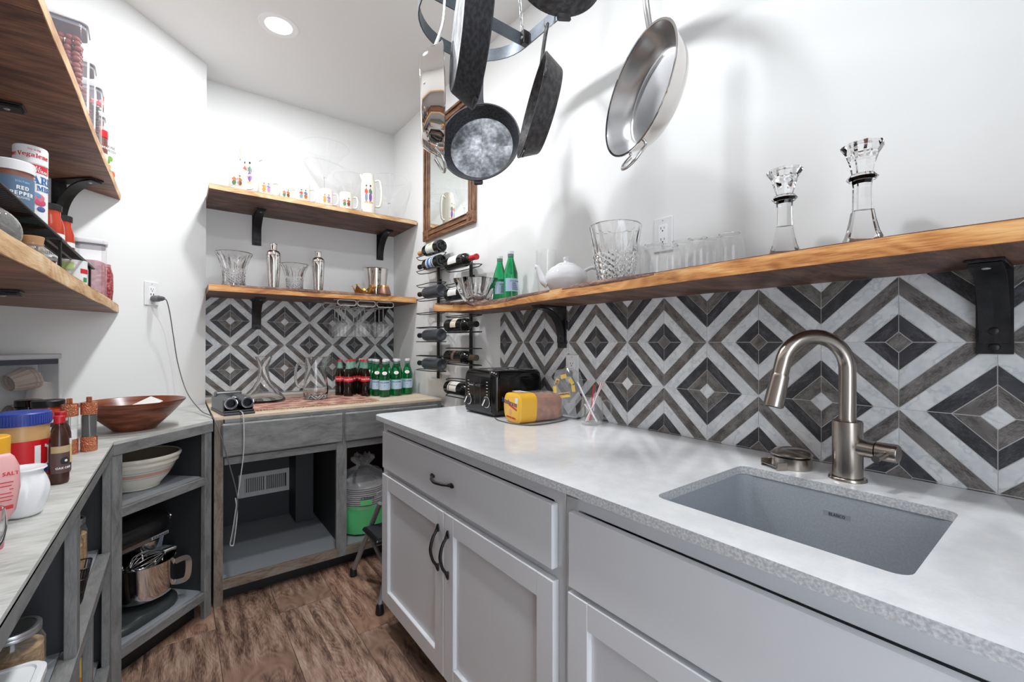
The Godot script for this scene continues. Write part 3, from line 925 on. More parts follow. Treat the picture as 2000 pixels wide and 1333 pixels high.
func right_cabinets():
	# local axes: x runs towards the camera, z out into the aisle; origin at the front frame, floor level
	var z0 := 0.7205
	var defs := [
		["base_cabinet", "pale grey base cabinet with one drawer over two shaker doors", 1.842, 0.725],
		["base_cabinet", "pale grey sink cabinet with a plain panel under the sink", 0.725, -0.42]]
	for di in 2:
		var d: Array = defs[di]
		var t := thing(d[0], d[1], "cabinet", V(z0, 0, d[2]), -PI / 2, "white kitchen base cabinets")
		var w: float = d[2] - d[3]
		var b := G.new()
		var dep := 0.585
		# carcass: sides, bottom, back
		b.box(Vector3(0.009, 0.504, -dep / 2), Vector3(0.018, 0.778, dep))
		b.box(Vector3(w - 0.009, 0.504, -dep / 2), Vector3(0.018, 0.778, dep))
		b.box(Vector3(w / 2, 0.124, -dep / 2), Vector3(w - 0.036, 0.018, dep))
		b.box(Vector3(w / 2, 0.504, -dep + 0.006), Vector3(w - 0.036, 0.77, 0.012))
		part("body", b, M.white_paint, t)
		var f := G.new()
		f.box(Vector3(w / 2, 0.868, 0.0), Vector3(w - 0.001, 0.05, 0.02), 0.001)
		f.box(Vector3(w / 2, 0.672, -0.0005), Vector3(w - 0.03, 0.03, 0.019), 0.001)
		f.box(Vector3(w / 2, 0.132, 0.0), Vector3(w - 0.03, 0.035, 0.019), 0.001)
		for x in [0.02, w - 0.02]: f.box(Vector3(x, 0.504, 0.0002), Vector3(0.039, 0.778, 0.0196), 0.001)
		part("face_frame", f, M.white_paint, t)
		var k := G.new()
		k.box(Vector3(w / 2, 0.0565, -0.075), Vector3(w - 0.004, 0.113, 0.018))
		part("toe_kick", k, M.dark_back, t)
		if di == 0:
			var dr := slab_front("drawer", t, Vector3(0.565, 0.765, 0.0105), 1.055, 0.152, M.white_paint)
			cup_pull(dr, Vector3(0, 0, 0.02), 0.13, false)
			var d1 := shaker_door(t, Vector3(0.304, 0.396, 0.0105), 0.538, 0.536, M.white_paint)
			cup_pull(d1, Vector3(0.538 / 2 - 0.033, 0.142, 0.02), 0.13, true)
			var d2 := shaker_door(t, Vector3(0.836, 0.396, 0.0105), 0.52, 0.536, M.white_paint)
			cup_pull(d2, Vector3(-0.52 / 2 + 0.03, 0.142, 0.02), 0.13, true)
		else:
			slab_front("false_front", t, Vector3(0.027 + 0.53, 0.758, 0.0105), 1.06, 0.166, M.white_paint)
			var d3 := shaker_door(t, Vector3(0.025 + 0.26, 0.396, 0.0105), 0.52, 0.536, M.white_paint)
			cup_pull(d3, Vector3(0.52 / 2 - 0.03, 0.142, 0.02), 0.13, true)
			var d4 := shaker_door(t, Vector3(0.027 + 0.53 + 0.27, 0.396, 0.0105), 0.52, 0.536, M.white_paint)
			cup_pull(d4, Vector3(-0.52 / 2 + 0.03, 0.142, 0.02), 0.13, true)
	# the stone top with its sink cut-out
	var top := thing("countertop", "white quartz countertop with undermount sink cut-out", "countertop")
	var outer := PackedVector2Array()
	outer.append_array([v2(RW - 0.001, 0.45), v2(0.664, 0.45), v2(0.664, -1.80)])
	for p in arc(Vector3(0.704, -1.802, 0), Vector3(-0.04, 0, 0), Vector3(0, -0.04, 0), 0, 90, 6): outer.append(v2(p.x, p.y - 0.0))
	outer.append_array([v2(RW - 0.001, -1.842)])
	var ring := rrect(0.366, 0.385, 0.022, 0.0, 5)
	var hole := PackedVector2Array()
	var sc := v2(0.94, -0.331)
	for p in ring: hole.append(v2(p.x, p.z) + sc)
	# split the slab at the sink's middle so that each half is a simple outline
	var g := G.new()
	var e := G.new()
	var halves := [[], []]
	var left_part := PackedVector2Array([v2(0.3, -3), v2(2, -3), v2(2, sc.y), v2(0.3, sc.y)])
	var right_part := PackedVector2Array([v2(0.3, sc.y), v2(2, sc.y), v2(2, 1), v2(0.3, 1)])
	var xf := Transform3D(Basis(Vector3.RIGHT, Vector3(0, 0, 1), Vector3(0, -1, 0)), Vector3(0, 0.91, 0))
	for half in [left_part, right_part]:
		for q in Geometry2D.intersect_polygons(outer, half):
			for p in Geometry2D.clip_polygons(q, hole):
				var ix := Geometry2D.triangulate_polygon(p)
				for i in range(0, ix.size(), 3):
					var a := p[ix[i]]; var b := p[ix[i + 1]]; var c := p[ix[i + 2]]
					if (b - a).cross(c - a) < 0: var t2 := b; b = c; c = t2
					g.face([Vector3(a.x, 0.91, a.y), Vector3(b.x, 0.91, b.y), Vector3(c.x, 0.91, c.y)])
					g.face([Vector3(a.x, 0.891, a.y), Vector3(c.x, 0.891, c.y), Vector3(b.x, 0.891, b.y)])
	part("slab", g, M.quartz, top, Transform3D.IDENTITY, 0)
	# edges: a small round-over, then the honed face
	var rim := func(poly: PackedVector2Array, inward: float, ee: G, gg: G):
		var n := poly.size()
		for i in n:
			var a := poly[i]; var b := poly[(i + 1) % n]
			if a.distance_to(b) < 1e-5: continue
			ee.face([Vector3(a.x, 0.91, a.y), Vector3(b.x, 0.91, b.y), Vector3(b.x, 0.891, b.y), Vector3(a.x, 0.891, a.y)])
	(rim as Callable).call(outer, 1.0, e, g)
	(rim as Callable).call(hole, -1.0, e, g)
	part("edge", e, M.quartz_edge, top, Transform3D.IDENTITY, 30)
	# basin
	var sk := thing("sink", "grey composite undermount sink basin set in white countertop", "sink", V(0.94, 0.891, 0.331))
	var rings := []
	for k in [[0.392, 0.411, 0.03, 0.0], [0.392, 0.411, 0.03, -0.2], [0.388, 0.407, 0.03, -0.222], [0.30, 0.3, 0.03, -0.226], [0.28, 0.28, 0.03, -0.216], [0.345, 0.364, 0.03, -0.213], [0.362, 0.381, 0.03, -0.2], [0.370, 0.389, 0.03, -0.001]]:
		rings.append(rrect(k[0], k[1], k[2], k[3]))
	var b2 := G.new()
	b2.loft([rings[0], rings[1], rings[2], rings[3]], false)
	var cc := Vector3(0, -0.2165, 0)
	for i in range(4, 7):
		var A: PackedVector3Array = rings[i]; var B: PackedVector3Array = rings[i + 1]
		for j in A.size():
			var q: int = (j + 1) % A.size()
			b2.face([A[j], A[q], B[q], B[j]])
	for j in rings[4].size():
		b2.tri(cc, rings[4][j], rings[4][(j + 1) % rings[4].size()])
	for j in rings[0].size():
		var q: int = (j + 1) % rings[0].size()
		b2.face([rings[7][j], rings[7][q], rings[0][q], rings[0][j]])
	part("basin", b2, M.sink, sk)
	part("drain", G.new().cyl(Vector3(0.0, -0.2163, 0), 0.045, 0.002, 28, -1, 0.0008), M.nickel, sk)
	var lab := part("badge", G.new().box(Vector3(0.1845, -0.045, 0.006), Vector3(0.001, 0.013, 0.05), 0.0004), mat(rgb(150, 156, 163), 0.4), sk)
	letters(lab, "BLANCO", 0.0058, M.ink, Transform3D(rot(Vector3.UP, -90), Vector3(0.1838, -0.045, 0.006)))

func left_cabinets():
	var y := 0.866
	# worktop over the long run and the corner
	var pl := PackedVector2Array([v2(-0.176, 0.35), v2(-0.176, -2.07), v2(0.128, -2.376), v2(0.1285, -3.05), v2(-0.6125, -2.31), v2(-0.6125, 0.35)])
	var ct := thing("countertop", "grey-washed wooden countertop along the left wall", "countertop")
	var g := G.new(); g.grain = "z"
	var down := Basis(Vector3.RIGHT, Vector3(0, 0, 1), Vector3(0, -1, 0))
	g.prism(pl, 0.012, Transform3D(down, Vector3(0, y, 0)))
	part("top_board", g, M.grey_top, ct, Transform3D.IDENTITY, 0)
	var e := G.new(); e.grain = "z"
	e.box(V(-0.187, 0.841, 0.86), Vector3(0.022, 0.05 - 0.0125, 2.42), 0.0015)
	part("front_strip", e, M.grey_wood, ct)
	var e2 := G.new(); e2.grain = "x"
	e2.box(Vector3(0.2165, -0.0315, -0.011), Vector3(0.433, 0.039, 0.022), 0.0015)
	part("front_strip", e2, M.grey_wood, ct, Transform3D(rot(Vector3.UP, 45), V(-0.176, y, 2.07)))
	# long run
	var t := thing("open_cabinet", "long grey open shelf cabinet below the left countertop", "cabinet")
	var stiles := [[0.02, 0.04], [0.75, 0.04], [1.415, 0.045], [2.042, 0.045]]
	for s in stiles:
		var b := G.new(); b.grain = "y"
		b.box(V(-0.19, 0.411, s[0]), Vector3(0.021, 0.822, s[1]), 0.0015)
		part("stile", b, M.grey_wood, t)
	var b3 := G.new(); b3.grain = "y"
	b3.box(V(-0.19, 0.2915, 1.645), Vector3(0.02, 0.353, 0.03), 0.0015)
	part("stile", b3, M.grey_wood, t)
	for s in [[0.75], [1.415], [2.055]]:
		part("partition", G.new().box(V(-0.405, 0.46, s[0] + 0.03), Vector3(0.4, 0.72, 0.016)), M.dark_back, t)
	for s in [[0.484, 0.032], [0.10, 0.032]]:
		var b := G.new(); b.grain = "z"
		b.box(V(-0.195, s[0], 1.03), Vector3(0.034, s[1], 1.98), 0.0015)
		part("shelf_edge", b, M.grey_wood, t)
		var c := G.new(); c.grain = "z"
		c.box(V(-0.41, s[0] + 0.007, 1.06), Vector3(0.395, 0.018, 2.02))
		part("shelf_board", c, M.grey_paint, t)
	part("back_panel", G.new().box(V(-0.605, 0.44, 1.05), Vector3(0.012, 0.8, 2.2)), M.dark_back, t)
	part("toe_kick", G.new().box(V(-0.25, 0.042, 1.05), Vector3(0.015, 0.083, 2.0)), M.black, t)
	# corner unit, set across at 45 degrees
	var c := thing("open_cabinet", "grey corner cabinet holding striped bowl and stand mixer", "cabinet", V(-0.178, 0, 2.07), PI / 4)
	for s in [[0.018, 0.036], [0.412, 0.036]]:
		var b := G.new(); b.grain = "y"
		b.box(Vector3(s[0], 0.4135, -0.012), Vector3(s[1], 0.827, 0.021), 0.0015)
		part("stile", b, M.grey_wood, c)
	for s in [[0.604, 0.034], [0.098, 0.036]]:
		var b := G.new(); b.grain = "x"
		b.box(Vector3(0.215, s[0], -0.013), Vector3(0.36, s[1], 0.02), 0.0015)
		part("shelf_edge", b, M.grey_wood, c)
		var q := G.new(); q.grain = "x"
		q.box(Vector3(0.205, s[0] + s[1] / 2 - 0.009, -0.175), Vector3(0.40, 0.018, 0.304))
		part("shelf_board", q, M.grey_paint, c)
	part("side_panel", G.new().box(Vector3(0.413, 0.46, -0.17), Vector3(0.014, 0.74, 0.29)), M.dark_back, c)
	part("side_panel", G.new().box(Vector3(0.004, 0.46, -0.17), Vector3(0.014, 0.74, 0.29)), M.dark_back, c)
	part("back_panel", G.new().box(Vector3(0.21, 0.47, -0.335), Vector3(0.42, 0.72, 0.012)), M.dark_back, c)
	part("toe_kick", G.new().box(Vector3(0.215, 0.039, -0.06), Vector3(0.36, 0.078, 0.012)), M.black, c)

func back_cabinet():
	var f := 2.42
	var t := thing("base_cabinet", "grey base cabinet with open bays along the back wall", "cabinet", V(0, 0, f))
	# local: x as in the room, z towards the camera, origin on the front plane at floor level
	var R := 1.30
	var L := 0.135
	var tb := G.new(); tb.grain = "x"
	tb.box(Vector3((L + R) / 2, 0.864, -0.4), Vector3(R - L, 0.014, 0.797), 0.001)
	part("top_board", tb, M.beige_top, t)
	var r := G.new(); r.grain = "x"
	r.box(Vector3((L + R) / 2, 0.848, -0.0105), Vector3(R - L - 0.08, 0.0175, 0.02), 0.001)
	r.box(Vector3((L + R) / 2, 0.662, -0.0105), Vector3(R - L - 0.08, 0.034, 0.02), 0.001)
	part("rail", r, M.grey_wood, t)
	var r2 := G.new(); r2.grain = "x"
	r2.box(Vector3((L + R) / 2, 0.0925, -0.0105), Vector3(R - L - 0.06, 0.045, 0.02), 0.001)
	part("rail", r2, M.worn_post, t)
	for s in [[0.1535, 0.036, 0.0, M.worn_post], [0.702, 0.054, 0.07, M.grey_wood], [1.27, 0.058, 0.0, M.grey_wood]]:
		var b := G.new(); b.grain = "y"
		b.box(Vector3(s[0], (0.857 + s[2]) / 2, -0.0102), Vector3(s[1], 0.857 - s[2], 0.0205), 0.001)
		part("stile", b, s[3], t)
	for s in [[0.434, 0.543], [0.992, 0.555]]:
		var b := G.new(); b.grain = "x"
		b.box(Vector3(s[0], 0.762, 0.0095), Vector3(s[1], 0.155, 0.018), 0.007)
		part("drawer", b, M.grey_wood, t)
	var bb := G.new(); bb.grain = "x"
	bb.box(Vector3(0.72, 0.105, -0.36), Vector3(1.13, 0.018, 0.68))
	part("bottom_board", bb, M.grey_paint, t)
	part("partition", G.new().box(Vector3(0.712, 0.42, -0.36), Vector3(0.016, 0.61, 0.67)), M.dark_back, t)
	part("side_panel", G.new().box(Vector3(L + 0.007, 0.43, -0.36), Vector3(0.012, 0.85, 0.68)), M.dark_back, t)
	part("side_panel", G.new().box(Vector3(R - 0.007, 0.43, -0.36), Vector3(0.012, 0.85, 0.68)), M.red_back, t)
	part("back_panel", G.new().box(Vector3(0.425, 0.46, -0.71), Vector3(0.56, 0.72, 0.012)), M.dark_back, t)
	part("back_panel", G.new().box(Vector3(1.0, 0.46, -0.71), Vector3(0.56, 0.72, 0.012)), M.red_back, t)
	part("pipe_chase", G.new().box(Vector3(0.626, 0.43, -0.6), Vector3(0.1, 0.62, 0.2)), M.dark_back, t)
	part("toe_kick", G.new().box(Vector3(0.72, 0.035, -0.07), Vector3(1.14, 0.07, 0.015)), M.black, t)
	# warm-air register screwed to the cabinet back
	var v := thing("vent_register", "white metal vent register inside the open cabinet bay", "vent", V(0.445, 0.338, f + 0.703))
	var fr := G.new()
	var W := 0.295
	var Hh := 0.142
	for s in [-1, 1]:
		fr.box(Vector3(s * (W / 2 - 0.0165), 0, 0.004), Vector3(0.033, Hh, 0.006), 0.001)
		fr.box(Vector3(0, s * (Hh / 2 - 0.014), 0.0039), Vector3(W - 0.06, 0.028, 0.006), 0.001)
	fr.box(Vector3(-0.004, 0, 0.004), Vector3(0.014, Hh - 0.05, 0.006), 0.001)
	var vm := mat(rgb(206, 206, 204), 0.5)
	part("frame", fr, vm, v)
	part("duct", G.new().box(Vector3(0, 0, 0.0006), Vector3(W - 0.02, Hh - 0.03, 0.001)), M.black, v)
	for s in [-1, 1]:
		for k in 9:
			part("slat", G.new().box(Vector3.ZERO, Vector3(0.0075, Hh - 0.052, 0.0016)), vm, v, Transform3D(rot(Vector3.UP, 35 * s), Vector3(-0.004 + s * (0.0155 + k * 0.0113), 0, 0.0042)))
	for s in [-1, 1]: part("screw", G.new().ball(Vector3(s * (W / 2 - 0.012), 0, 0.007), Vector3(0.004, 0.004, 0.002), 10, 5), M.zinc, v)

# ---------------------------------------------------------------- right-hand side
func outlet(at: Vector3, turn: float, label: String, usb := false) -> Node3D:
	var t := thing("wall_outlet", label, "outlet", at, turn)
	part("cover_plate", G.new().box(Vector3(0, 0, 0.003), Vector3(0.073, 0.117, 0.006), 0.0025), M.white_plastic, t)
	part("socket_face", G.new().box(Vector3(0, 0, 0.0062), Vector3(0.034, 0.067, 0.002), 0.0008), mat(rgb(246, 246, 247), 0.3), t)
	var s := G.new()
	for y in [0.019, -0.019]:
		if usb and y < 0: continue
		s.box(Vector3(-0.0062, y + 0.003, 0.0073), Vector3(0.0022, 0.0085, 0.0004))
		s.box(Vector3(0.0062, y + 0.003, 0.0073), Vector3(0.0018, 0.007, 0.0004))
		s.cyl(Vector3(0, 0, 0), 0.0026, 0.0005, 10, -1, 0, Transform3D(rot(Vector3.RIGHT, 90), Vector3(0, y - 0.0065, 0.007)))
	if usb:
		for x in [-0.007, 0.007]: s.box(Vector3(x, -0.004, 0.0073), Vector3(0.0045, 0.009, 0.0004))
	part("slots", s, M.ink, t)
	for y in [0.048, -0.048]: part("screw", G.new().ball(Vector3(0, y, 0.006), Vector3(0.003, 0.003, 0.0012), 8, 5), M.zinc, t)
	return t

func water_profile(r: float, h: float) -> Array:
	return [v2(0, 0), v2(r * 0.8, 0.001), v2(r, 0.008), v2(r, h * 0.5), v2(r * 0.98, h * 0.56), v2(r * 0.72, h * 0.7), v2(r * 0.46, h * 0.82), v2(r * 0.4, h * 0.88), v2(r * 0.4, h * 0.945), v2(0, h * 0.945)]
func water_bottle(label: String, at: Vector3, turn: float, group: String, printed := false) -> Node3D:
	var r := 0.0335
	var h := 0.235
	var t := thing("water_bottle", label, "bottle", at, turn, group)
	part("bottle", G.new().lathe(water_profile(r, h), 26), M.green_glass, t, Transform3D.IDENTITY, 50)
	var lb := part("label", band(r, 0.045, 0.105, -95, 95), mat(rgb(184, 208, 230), 0.5), t)
	if printed:
		letters(lb, "SPARKLING NATURAL", 0.005, M.ink_navy, T(Vector3(0, 0.092, 0)), r + 0.0005)
		for k in 4: part("print_block", band(r + 0.0003, 0.052 + k * 0.009, 0.058 + k * 0.009, -40, 20 - k * 9), mat(rgb(120, 140, 170), 0.5), lb)
	else:
		letters(lb, "S.PELLEGRINO", 0.0085, M.ink_navy, T(Vector3(0, 0.092, 0)), r + 0.0005, "sans", 700, 0.0004, 0.82)
		var st := G.new()
		var poly := PackedVector2Array()
		for k in 10:
			var a := TAU * k / 10 + PI / 2
			poly.append(v2(cos(a), sin(a)) * (0.004 if k % 2 == 0 else 0.0017))
		st.prism(poly, 0.0004, T(Vector3(0.0, 0.073, r + 0.0004)))
		part("star", st, M.ink_red, lb)
		var bd := G.new().ball(Vector3.ZERO, Vector3(0.0155, 0.0125, 0.002), 18, 6)
		part("neck_badge", bd, M.label_white, t, Transform3D(rot(Vector3.RIGHT, -24), Vector3(0, h * 0.64, r * 0.84)))
		part("mountain_print", G.new().ball(Vector3.ZERO, Vector3(0.006, 0.004, 0.0024), 12, 5), mat(rgb(226, 120, 116), 0.5), t, Transform3D(rot(Vector3.RIGHT, -24), Vector3(0, h * 0.64, r * 0.84)))
	part("neck_ring", G.new().lathe([v2(0, h * 0.88), v2(r * 0.43, h * 0.88), v2(r * 0.43, h * 0.945), v2(0, h * 0.945)], 18), mat(rgb(110, 130, 128), 0.4), t)
	part("cap", G.new().cyl(Vector3(0, h * 0.94, 0), r * 0.46, h * 0.06, 20, -1, 0.0012), M.white_plastic, t)
	return t

func crystal_wall(g: G, pts_out: Array, pts_in: Array, seg: int, amps: Array, waves: int, twist := 0.0, shape := 0) -> G:
	var pts := pts_out.duplicate()
	pts.append_array(pts_in)
	return g.lathe(pts, seg, Transform3D.IDENTITY, amps, waves, twist, shape)

func mug_glass(at: Vector3, s: float, label: String, group: String):       # a plain glass standing upside down
	var t := thing("glass_mug", label, "glass", at, 0.0, group)
	var r := 0.036 * s
	var h := 0.098 * s
	part("bowl", G.new().lathe([v2(r, 0), v2(r * 1.0, h * 0.3), v2(r * 0.99, h * 0.62), v2(r * 0.9, h * 0.82), v2(r * 0.72, h * 0.93), v2(r * 0.66, h), v2(0, h * 0.985)], 28), M.pane, t, Transform3D.IDENTITY, 60)
	part("foot_ring", G.new().tube(arc(Vector3(0, h, 0), Vector3(r * 0.66, 0, 0), Vector3(0, 0, r * 0.66), 0, 345, 23), 0.0016, 6, true), M.clear, t)

func candlestick(at: Vector3, s: float, turn: float, label: String):
	var t := thing("candlestick", label, "candlestick", at, turn, "crystal candlesticks")
	var foot := G.new()
	var sq := func(w: float, y: float) -> PackedVector3Array: return rrect(w, w, w * 0.16, y, 2)
	var rings := []
	for k in [[0.082, 0.0], [0.084, 0.006], [0.078, 0.011], [0.066, 0.022], [0.05, 0.045], [0.04, 0.07], [0.034, 0.09]]: rings.append((sq as Callable).call(k[0] * s, k[1] * s))
	foot.loft(rings)
	part("foot", foot, M.clear, t, Transform3D.IDENTITY, 12)
	part("stem", G.new().lathe([v2(0, 0.0885 * s), v2(0.0175 * s, 0.09 * s), v2(0.0165 * s, 0.145 * s), v2(0.018 * s, 0.152 * s), v2(0, 0.152 * s)], 8), M.clear, t, Transform3D.IDENTITY, 8)
	part("collar", G.new().lathe([v2(0, 0.152 * s), v2(0.022 * s, 0.152 * s), v2(0.027 * s, 0.158 * s), v2(0.022 * s, 0.165 * s), v2(0, 0.165 * s)], 16), M.clear, t, Transform3D.IDENTITY, 14)
	part("cup", G.new().lathe([v2(0, 0.165 * s), v2(0.018 * s, 0.165 * s), v2(0.0215 * s, 0.185 * s), v2(0.028 * s, 0.207 * s), v2(0.037 * s, 0.221 * s), v2(0.0375 * s, 0.226 * s), v2(0.034 * s, 0.2275 * s), v2(0.013 * s, 0.2275 * s), v2(0.011 * s, 0.2 * s), v2(0, 0.2 * s)], 8), M.clear, t, Transform3D.IDENTITY, 8)

func right_shelf_things():
	var y := 1.4075
	# heavy bowl of swirling crystal
	var b := thing("crystal_bowl", "thick swirling crystal bowl at the pointed end of the honey-brown shelf", "bowl", V(1.19, y, 1.845))
	var amps := [0, 0.002, 0.004, 0.006, 0.009, 0.012, 0.012, 0.008, 0.003, 0.002, 0, 0]
	part("bowl", G.new().lathe([v2(0, 0), v2(0.05, 0.0), v2(0.062, 0.01), v2(0.078, 0.035), v2(0.094, 0.07), v2(0.106, 0.1), v2(0.112, 0.122), v2(0.1, 0.122), v2(0.078, 0.08), v2(0.055, 0.04), v2(0.03, 0.026), v2(0, 0.024)], 72, Transform3D.IDENTITY, amps, 9, 0.22), M.clear, b, Transform3D.IDENTITY, 70)
	water_bottle("green water bottle standing behind the swirling crystal bowl", V(1.262, y, 1.752), cam_turn(1.262, 1.752) + 0.9, "sparkling water bottles on the honey-brown shelf", true)
	water_bottle("green water bottle between crystal bowl and white teapot", V(1.235, y, 1.628), cam_turn(1.235, 1.628) + 0.9, "sparkling water bottles on the honey-brown shelf", true)
	# thin tumbler standing upside down on nothing else
	var tg := thing("glass_tumbler", "tall clear glass tumbler standing behind the white teapot", "glass", V(1.265, y, 1.415))
	part("body", G.new().lathe([v2(0, 0.001), v2(0.027, 0.0), v2(0.03, 0.006), v2(0.034, 0.03), v2(0.043, 0.09), v2(0.0445, 0.2), v2(0.0432, 0.205), v2(0.042, 0.2), v2(0.0405, 0.09), v2(0.03, 0.03), v2(0, 0.02)], 28, Transform3D.IDENTITY, [0, 0, 0.0006, 0.0008, 0.001, 0.0004], 14), M.pane, tg, Transform3D.IDENTITY, 60)
	# teapot
	var tp := thing("teapot", "white porcelain teapot on the honey-brown shelf", "teapot", V(1.2, y, 1.225), cam_turn(1.2, 1.225))
	part("body", G.new().lathe([v2(0, 0.0), v2(0.045, 0.0), v2(0.05, 0.004), v2(0.066, 0.02), v2(0.08, 0.045), v2(0.083, 0.062), v2(0.077, 0.08), v2(0.06, 0.098), v2(0.045, 0.106), v2(0, 0.106)], 40), M.porcelain, tp, Transform3D.IDENTITY, 50)
	part("lid", G.new().lathe([v2(0, 0.104), v2(0.045, 0.104), v2(0.044, 0.108), v2(0.03, 0.116), v2(0.012, 0.12), v2(0.009, 0.126), v2(0.013, 0.134), v2(0.011, 0.14), v2(0, 0.142)], 32), M.porcelain, tp, Transform3D.IDENTITY, 50)
	part("spout", G.new().tube(smooth([Vector3(-0.07, 0.04, 0), Vector3(-0.088, 0.052, 0), Vector3(-0.1, 0.078, 0), Vector3(-0.112, 0.102, 0), Vector3(-0.121, 0.106, 0)], 4), [0.021, 0.02, 0.019, 0.018, 0.017, 0.015, 0.0135, 0.012, 0.011, 0.0105, 0.01, 0.0095, 0.009, 0.009, 0.009, 0.0085, 0.008], 14), M.porcelain, tp, Transform3D.IDENTITY, 60)
	part("handle", G.new().tube(smooth([Vector3(0.07, 0.085, 0), Vector3(0.1, 0.098, 0), Vector3(0.128, 0.083, 0), Vector3(0.125, 0.05, 0), Vector3(0.1, 0.028, 0), Vector3(0.07, 0.026, 0)], 5), 0.0065, 10), M.porcelain, tp, Transform3D.IDENTITY, 60)
	# cut-crystal ice bucket
	var ib := thing("ice_bucket", "tall cut-crystal ice bucket beside the white teapot", "bucket", V(1.2, y, 0.985))
	var op := []
	var am := []
	for k in 12:
		op.append(v2(lerpf(0.055, 0.075, k / 11.0), 0.008 + k * 0.0095)); am.append(0.0035 if k % 2 == 0 else -0.0035)
	var pts := [v2(0, 0), v2(0.05, 0.0)]
	var aa := [0.0, 0.0]
	pts.append_array(op); aa.append_array(am)
	for k in [[0.079, 0.15, 0.002], [0.084, 0.185, 0.001], [0.0885, 0.208, 0.0], [0.087, 0.21, 0.0], [0.0845, 0.206, 0.0], [0.076, 0.16, 0.0], [0.07, 0.11, 0.0], [0.053, 0.018, 0.0], [0, 0.014, 0.0]]:
		pts.append(v2(k[0], k[1])); aa.append(k[2])
	part("bucket", G.new().lathe(pts, 64, Transform3D.IDENTITY, aa, 16, 0.0), M.clear, ib, Transform3D.IDENTITY, 14)
	# six plain glasses upside down
	var gm := "clear glasses standing upside down on the honey-brown shelf"
	for k in [[1.178, 0.815, 1.16, "upside-down clear glass nearest the cut-crystal ice bucket"], [1.262, 0.768, 1.3, "upside-down clear glass in the back row, in front of the wall outlet"], [1.14, 0.735, 0.92, "smallest upside-down glass in the front of the glass group"], [1.25, 0.672, 1.18, "upside-down clear glass in the back row next to the tallest"], [1.155, 0.658, 1.02, "upside-down clear glass in the front row, second from the candlesticks"], [1.2, 0.592, 1.08, "upside-down clear glass nearest the crystal candlesticks"]]:
		mug_glass(V(k[0], y, k[1]), k[2], k[3], gm)
	candlestick(V(1.18, y, 0.447), 1.02, 0.35, "shorter crystal candlestick next to the upside-down glasses")
	candlestick(V(1.18, y, 0.294), 1.05, 0.5, "larger crystal candlestick nearest the sink end of the shelf")
	outlet(V(RW + 0.008, 1.586, 0.876), -PI / 2, "white wall outlet behind the upside-down glasses")
	outlet(V(RW, 1.108, 1.302), -PI / 2, "white outlet on the tiles behind the plastic bags")

